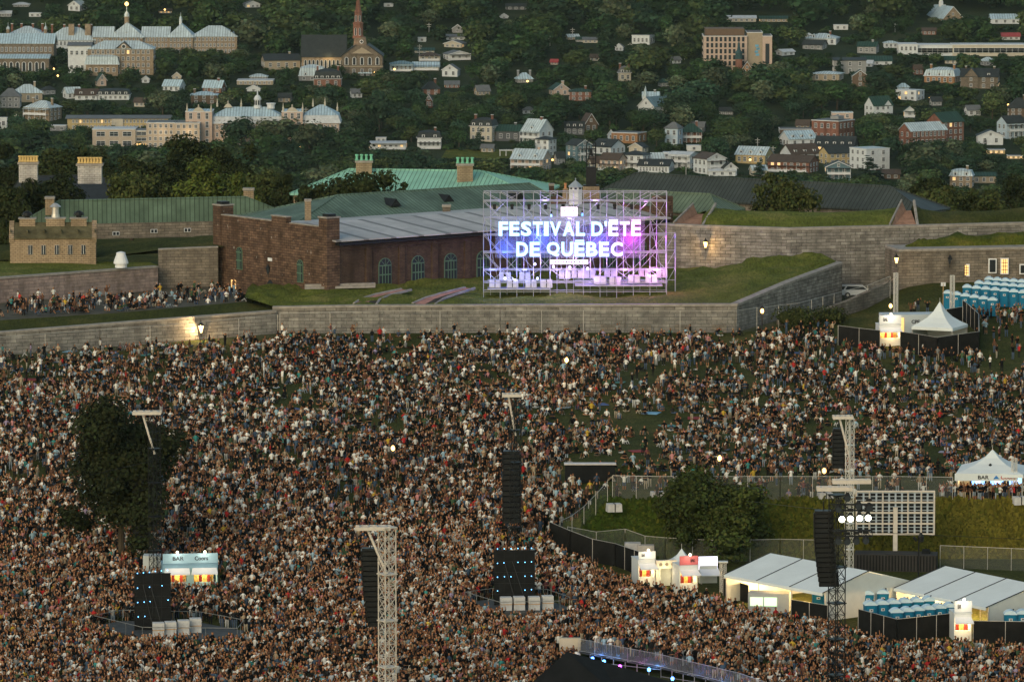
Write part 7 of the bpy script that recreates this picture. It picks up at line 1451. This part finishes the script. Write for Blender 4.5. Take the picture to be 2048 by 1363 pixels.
PTC = [((.015, .015, .018), 40), ((.07, .10, .16), 25), ((.25, .30, .36), 10), ((.40, .34, .26), 10), ((.5, .5, .5), 8), ((.1, .08, .06), 7)]; PTN = ['black', 'blue denim', 'pale denim', 'beige', 'white', 'brown']
HRC = [((.012, .009, .007), 35), ((.035, .02, .012), 35), ((.10, .06, .03), 14), ((.32, .22, .11), 10), ((.55, .53, .5), 4), ((.2, .05, .02), 3)]; HRN = ['black', 'dark brown', 'brown', 'blond', 'white', 'red']
SKC = [(.34, .16, .085), (.28, .125, .065), (.42, .22, .13), (.18, .08, .04), (.08, .04, .022)]
def pick(L): return R.choices(range(len(L)), [w_ for c, w_ in L])[0]
def look():
    s = pick(SHC); p = pick(PTC); h = pick(HRC); k = R.choices(range(5), [34, 28, 22, 10, 6])[0]; sh = R.random() < .33
    cap = R.random() < .09; hc = (.6, .6, .58) if cap and R.random() < .6 else HRC[h][0]; f = R.uniform(.8, 1.15)
    return dict(s=s, p=p, h=h, shorts=sh, cap=cap, cols=np.array([SKC[k], np.array(SHC[s][0])*f, PTC[p][0], hc, (.3, .3, .3) if R.random() < .5 else (.03, .03, .03), SKC[k] if sh else PTC[p][0]]))
EXC = [[(178, 1268), (184, 1278), (285, 1302), (482, 1302), (506, 1280), (505, 1270), (400, 1246), (240, 1244)], [(925, 1215), (930, 1226), (1000, 1252), (1130, 1250), (1154, 1232), (1152, 1226), (1100, 1200), (980, 1198)], [(318, 1196), (445, 1190), (450, 1146), (318, 1152)], [(290, 1168), (322, 1168), (322, 1150), (290, 1150)],
       [(1105, 1330), (1170, 1325), (1170, 1305), (1105, 1305)], [(1150, 955), (1212, 955), (1212, 972), (1150, 972)], [(1672, 705), (1965, 722), (1965, 640), (1672, 640)], [(1100, 1420), (1100, 1352), (1240, 1352), (1300, 1368), (1420, 1400)], [(1905, 1010), (2060, 1010), (2060, 985), (1905, 985)]]
def inpoly(x, y, P):
    c = False; n = len(P)
    for i in range(n):
        (x1, y1), (x2, y2) = P[i], P[i-1]
        if (y1 > y) != (y2 > y) and x < (x2-x1)*(y-y1)/(y2-y1)+x1: c = not c
    return c
BRL = [(1100, 1105), (1140, 1130), (1270, 1190), (1400, 1208), (1440, 1220), (1500, 1240), (1590, 1258), (1660, 1270), (1716, 1290), (1793, 1314), (1915, 1308), (2060, 1318)]
from mathutils import noise as mnoise
def dens(px, py, x, y):
    if px > 1100 and py > lerpt(px, [(1100, 1085), (1200, 1003), (2060, 1003)]) and py < lerpt(px, BRL): return 0, 0
    n = mnoise.noise(Vector((x*.10, y*.06, 3)))+.5*mnoise.noise(Vector((x*.3, y*.2, 9)))
    if py > 1095: d, st_ = 1.75, 1
    elif py > 890: d, st_ = lerpt(py, [(890, 1.05), (1095, 1.6)]), lerpt(py, [(890, .45), (1095, 1)])
    else: d, st_ = lerpt(py, [(655, .35), (700, .66), (890, .92)]), .13
    if px > 1120 and py < 1003:
        d = min(d, .60); st_ = .10 if py > 800 else .2
        if py > 948: d, st_ = .22, .8
        ln = lerpt(px, [(1120, 780), (1350, 722), (1700, 700), (2048, 735)])
        if abs(py-ln) < 14: d, st_ = .62, .85
        if 1240 < px < 1330 and 830 < py < 935: d *= .2
        if px > 1560 and 700 < py: d *= .95
    if 1140 < px < 1245 and 912 < py < 955: d = .05
    if py < 700 and px > 1660: d, st_ = (.3, .9) if px < 1700 else (.03, 1)
    if px > 1965 and py < 745: d, st_ = .04, 1
    if py < 1000: n += .7*mnoise.noise(Vector((x*.55, y*.22, 21)))
    if py < 890: st_ = max(st_, .8 if n > .85 else 0); d *= max(.22, min(1.6, 1+n*1.5))
    elif py < 1095: d *= max(.35, min(1.2, 1+n*1.1))
    else: d *= max(.75, min(1.15, 1+n*.5))
    return d, st_
PPL = []; cell = .62; y = 446.
while y < 674:
    x = -y*.1-1
    while x < y*.1+1:
        xx, yy = x+R.uniform(-.3, .3)*cell*1.5, y+R.uniform(-.3, .3)*cell*1.5; z = gz(xx, yy); px, py = proj((xx, yy, z)); x += cell
        if px < -20 or px > 2068 or py > 1412: continue
        wt = lerpt(px, [(0, 712), (400, 690), (560, 673), (1470, 668), (1560, 668), (1700, 660), (2048, 625)])
        if py < wt: continue
        d, s_ = dens(px, py, xx, yy)
        if R.random() > d*cell*cell: continue
        if any(inpoly(px, py, P) for P in EXC): continue
        if 1157 < px < 1480 and py > lerpt(px, [(1157, 1318), (1322, 1350), (1480, 1390)]): continue
        ondeck = inpoly(px, py-16, [(1157, 1303), (1322, 1335), (1480, 1374), (1480, 1330), (1330, 1290), (1172, 1264)])
        PPL.append([xx, yy, z+(.9 if ondeck else 0), px, py, R.random() < s_, ondeck])
    y += cell
for i in range(210):      # people on the left terrace
    t = R.random(); px = t*500-15; v_ = R.random()**1.3; a = lerpt(px, [(-20, 641), (0, 640), (240, 625), (490, 603)]); Y0 = lerpt(px, [(-20, 660), (240, 667), (490, 677)])+1+v_*16; p = AY(px, 600, Y0); PPL.append([p.x, Y0, 11.65, px, 610, R.random() < .5, False])
for i in range(46):       # queue at the toilets and strollers on the right
    px = R.uniform(1945, 2046); py = R.uniform(632, 652) if i < 34 else R.uniform(665, 760); p = G(px, py); PPL.append([p.x, p.y, p.z, px, py, True, False])
for px, py in ((1830, 625), (1836, 622), (1855, 628), (1828, 630), (1822, 632)): p = G(px, py); PPL.append([p.x, p.y, p.z, px, py, True, False])
for i in range(60): px = R.uniform(1880, 2046); py = R.uniform(1000, 1008); p = G(px, py); p.z = gz(p.x, 553); PPL.append([p.x, 552.3+R.uniform(0, 1.2), p.z, px, py, True, False])
near = [q for q in PPL if q[5] and q[3] > 4 and q[3] < 2044 and proj((q[0], q[1], q[2]+1.3))[1] < 1360]
near.sort(key=lambda q: q[1]); keep = near[:298]; ks = set(map(id, keep)); crowd = [q for q in PPL if id(q) not in ks]
Vs, Qs, Ts = [], [], []; o_ = 0
for q in crowd:
    V, Q, Rg = R.choice(LST) if q[5] else R.choice(LSI); a = R.gauss(0, .45) if q[4] > 800 else R.gauss(0, .8); ca, sa = math.cos(a), math.sin(a); h = R.uniform(.9, 1.08); L_ = look(); f = R.uniform(.95, 1.15)
    Vs.append(np.c_[(V[:, 0]*ca-V[:, 1]*sa)*f+q[0], (V[:, 0]*sa+V[:, 1]*ca)*f+q[1], V[:, 2]*h+q[2]]); Qs.append(Q+o_); o_ += len(V); Ts.append(L_['cols'][Rg]*R.uniform(.9, 1.1)*[1.04, 1, .92])
PM = attrmat('clothes_and_skin', .85)
link('crowd', npmesh('crowd', np.concatenate(Vs), np.concatenate(Qs), [PM], np.concatenate(Ts)), label='dense festival crowd standing and sitting all over the field', cat='crowd', kind='stuff')
print('PEOPLE', len(PPL), 'single', len(keep))
# ---- the nearest people, one continuous skinned figure each
def skinned(arms):
    J = {}; E = []; rad_ = {}
    def v(n, p, r, par=None):
        J[n] = p; rad_[n] = r
        if par: E.append((par, n))
    v('pel', (0, 0, .95), .135); v('bel', (0, .0, 1.08), .12, 'pel'); v('che', (0, .01, 1.28), .145, 'bel'); v('nec', (0, .02, 1.47), .055, 'che'); v('he1', (0, .0, 1.57), .082, 'nec'); v('he2', (0, 0, 1.66), .09, 'he1'); v('he3', (0, .01, 1.73), .06, 'he2')
    for s, c in ((-1, 'l'), (1, 'r')):
        v('hip'+c, (s*.09, 0, .88), .095, 'pel'); v('kne'+c, (s*.10, -.02, .48), .062, 'hip'+c); v('ank'+c, (s*.11, .02, .1), .04, 'kne'+c); v('toe'+c, (s*.13, -.13, .04), .035, 'ank'+c)
        k = arms if arms < 4 else (2 if s > 0 else 1)
        el, wr, fd = {0: ((s*.26, .03, 1.12), (s*.24, -.08, .88), (0, -.2, -.98)), 1: ((s*.26, -.06, 1.12), (s*.02, -.24, 1.17), (-s*.95, -.1, .2)), 2: ((s*.30, -.06, 1.55), (s*.22, -.14, 1.80), (-s*.2, -.1, .95)), 3: ((s*.25, -.12, 1.14), (s*.1, -.33, 1.3), (-s*.2, -.3, .9))}[k]
        v('sho'+c, (s*.18, .01, 1.39), .065, 'che'); v('elb'+c, el, .045, 'sho'+c); v('wri'+c, wr, .027, 'elb'+c); fd = Vector(fd).normalized(); w_ = Vector(wr); pm = w_+fd*.07; v('pal'+c, tuple(pm), .034, 'wri'+c)
        sd = fd.cross(Vector((0, 1, 0))).normalized() if abs(fd.y) < .9 else Vector((1, 0, 0)); fw = Vector((0, -1, 0))
        for i, ln in enumerate((.065, .078, .072, .055)): a = pm+sd*(.03*(i-1.5)/1.5)+fd*.03; m1 = a+fd*ln*.6+fw*.008; v('f%d%s' % (i, c), tuple(m1), .009, 'pal'+c); v('g%d%s' % (i, c), tuple(m1+fd*ln*.35+fw*.02), .008, 'f%d%s' % (i, c))
        v('th'+c, tuple(pm+sd*.045*(-s)+fw*.02), .010, 'pal'+c)
    K = list(J); me = bpy.data.meshes.new('figure'); me.from_pydata([J[k] for k in K], [(K.index(a), K.index(b)) for a, b in E], []); o = bpy.data.objects.new('figure', me); C.objects.link(o)
    md = o.modifiers.new('skin', 'SKIN'); md.use_smooth_shade = True; me_skin = me.skin_vertices[0] if me.skin_vertices else None
    if me_skin is None:
        bpy.context.view_layer.objects.active = o; o.select_set(True); bpy.ops.mesh.customdata_skin_add(); me_skin = me.skin_vertices[0]
    for i, k in enumerate(K): me_skin.data[i].radius = (rad_[k]*(1.25 if k in ('che', 'bel', 'pel') else 1), rad_[k]); me_skin.data[i].use_root = (k == 'pel')
    sb = o.modifiers.new('sub', 'SUBSURF'); sb.levels = 1; sb.render_levels = 1; dg = bpy.context.evaluated_depsgraph_get(); dg.update(); ev = o.evaluated_get(dg).to_mesh()
    V = np.empty(len(ev.vertices)*3); ev.vertices.foreach_get('co', V); V = V.reshape(-1, 3); F4 = [list(p.vertices) if len(p.vertices) == 4 else list(p.vertices)+[p.vertices[-1]] for p in ev.polygons]; F4 = np.array([f[:4] for f in F4])
    o.evaluated_get(dg).to_mesh_clear(); bpy.data.objects.remove(o); bpy.data.meshes.remove(me)
    P = np.array([J[k] for k in K]); seg = []
    for a, b in E: seg.append((P[K.index(a)], P[K.index(b)], b))
    ctr = V[F4].mean(1); D = np.stack([np.linalg.norm(ctr-(a+np.clip(((ctr-a)@(b-a))/((b-a)@(b-a)), 0, 1)[:, None]*(b-a)), axis=1) for a, b, _ in seg], 1); wi = D.argmin(1); Rg = np.zeros(len(F4), int)
    for i, w_ in enumerate(wi):
        n = seg[w_][2][:3]; z = ctr[i, 2]
        Rg[i] = SHIRT if n in ('bel', 'che', 'sho') or (n == 'elb') or (n == 'nec' and z < 1.44) else PANT if n in ('hip', 'kne') else SHIN if n == 'ank' else SHOE if n == 'toe' else SKIN
        if n == 'bel' and z < 1.0: Rg[i] = PANT
    # a nose and brow pulled forward on the face
    m = (np.abs(V[:, 0]) < .02) & (V[:, 1] < -.06) & (V[:, 2] > 1.58) & (V[:, 2] < 1.66); V[m, 1] -= .02
    return V, F4, Rg, J
FIG = [skinned(k) for k in (0, 1, 3, 4, 2)]
def hairmesh(kind, col, k):
    b = MB(); m = mat('hair_'+k, col, .8, .2, 8)
    if kind == 'cap': b.lathe((0, .005, 1.67), [(.103, -.02), (.106, .03), (.09, .085), (.05, .115), (.01, .12)], m, 10); b.box((0, -.13, 1.66), (.13, .1, .015), m)
    else:
        b.lathe((0, .02, 1.66), [(.098, -.0), (.104, .04), (.088, .09), (.05, .118), (.01, .124)], m, 10); b.add([(-.095, .0, 1.70), (.095, .0, 1.70), (.095, .0, 1.56 if kind == 'short' else 1.36), (-.095, .0, 1.56 if kind == 'short' else 1.36), (-.08, .115, 1.70), (.08, .115, 1.70), (.07, .10, 1.55 if kind == 'short' else 1.34), (-.07, .10, 1.55 if kind == 'short' else 1.34)], [(4, 5, 1, 0), (7, 6, 5, 4), (3, 2, 6, 7), (0, 3, 7, 4), (1, 5, 6, 2)], m)
    return b.mesh('hair')
HM = {}
for hi, (c, _) in enumerate(HRC):
    for kd in ('short', 'long', 'cap'): HM[kd, hi] = hairmesh(kd, c if kd != 'cap' else [(.55, .55, .53), (.02, .02, .02), (.3, .05, .04), (.1, .14, .2), (.5, .5, .48), (.4, .35, .28)][hi], kd+HRN[hi].replace(' ', '_'))
CAPN = ['white', 'black', 'red', 'navy', 'pale grey', 'beige']; pl = []
ZN = [(200, 'far left'), (420, 'below left platform'), (600, 'right of left platform'), (757, 'left of pale tower'), (900, 'right of pale tower'), (1075, 'below right platform'), (1157, 'left of black canopy'), (1320, 'above black canopy'), (1480, 'behind deck barriers'), (1640, 'left of black tower'), (1760, 'beside black tower'), (1900, 'right of black tower'), (2100, 'far right')]
pose_n = ['arms down', 'arms folded', 'hands forward', 'hand raised', 'hands up']
for q in keep:
    k = R.choices(range(5), [34, 26, 24, 10, 3])[0]; V, F4, Rg, J = FIG[k]; L_ = look(); h = R.uniform(.92, 1.07); W = V*[R.uniform(.95, 1.12), 1.05, 1]
    me = npmesh('person', W, F4, [PM], L_['cols'][Rg], smooth=True); zn = [n for x, n in ZN if q[3] < x][0]; kd = 'cap' if L_['cap'] else R.choice(['short', 'long'])
    o = link('person', me, None, (q[0], q[1], q[2]), R.gauss(0, .4), cat='person', group='people nearest the camera'); o.scale = (h, h, h); link('hair' if kd != 'cap' else 'cap', HM[kd, L_['h']], o)
    pl.append((o, 'person, %s top, %s, %s, %s' % (SHN[L_['s']], (CAPN[L_['h']]+' cap') if kd == 'cap' else HRN[L_['h']]+' hair', pose_n[k], zn), q[3]))
uniq(pl)
# blankets on the grass
blk = []; g = random.Random(4)
for i in range(70):
    px, py = g.uniform(20, 2040), g.uniform(690, 930)
    if px > 1650 and py < 720: continue
    p = G(px, py); b = MB(); b.box((0, 0, .06), (g.uniform(1, 2), g.uniform(1.2, 2.2), .05), mat('blanket_%d' % (i % 7), [(.2, .38, .5), (.5, .5, .48), (.25, .04, .04), (.08, .12, .25), (.4, .35, .25), (.1, .25, .22), (.3, .28, .35)][i % 7]), g.uniform(-.5, .5)); nm = ['pale blue', 'white', 'dark red', 'navy', 'beige', 'teal', 'lilac grey'][i % 7]
    o = b.build('blanket', loc=p, cat='blanket', group='picnic blankets spread on the grass'); blk.append((o, '%s blanket on the grass %s' % (nm, 'near the wall' if py < 760 else 'in the middle of the slope' if py < 850 else 'low on the slope'), px))
uniq(blk)
# ================================================================ evening haze
hm = bpy.data.materials.new('haze'); hm.use_nodes = True; hn = hm.node_tree; hn.nodes.clear(); ho = hn.nodes.new('ShaderNodeOutputMaterial'); hv = hn.nodes.new('ShaderNodeVolumePrincipled')
hv.inputs['Color'].default_value = (.80, .95, .84, 1); hv.inputs['Density'].default_value = .000016; hn.links.new(hv.outputs[0], ho.inputs['Volume'])
b = MB(); b.box((0, 5900, -12), (18400, 12800, 200), hm); o = b.build('haze', kind='stuff', label='thin pale green evening haze between the field and the far slope', cat='haze')
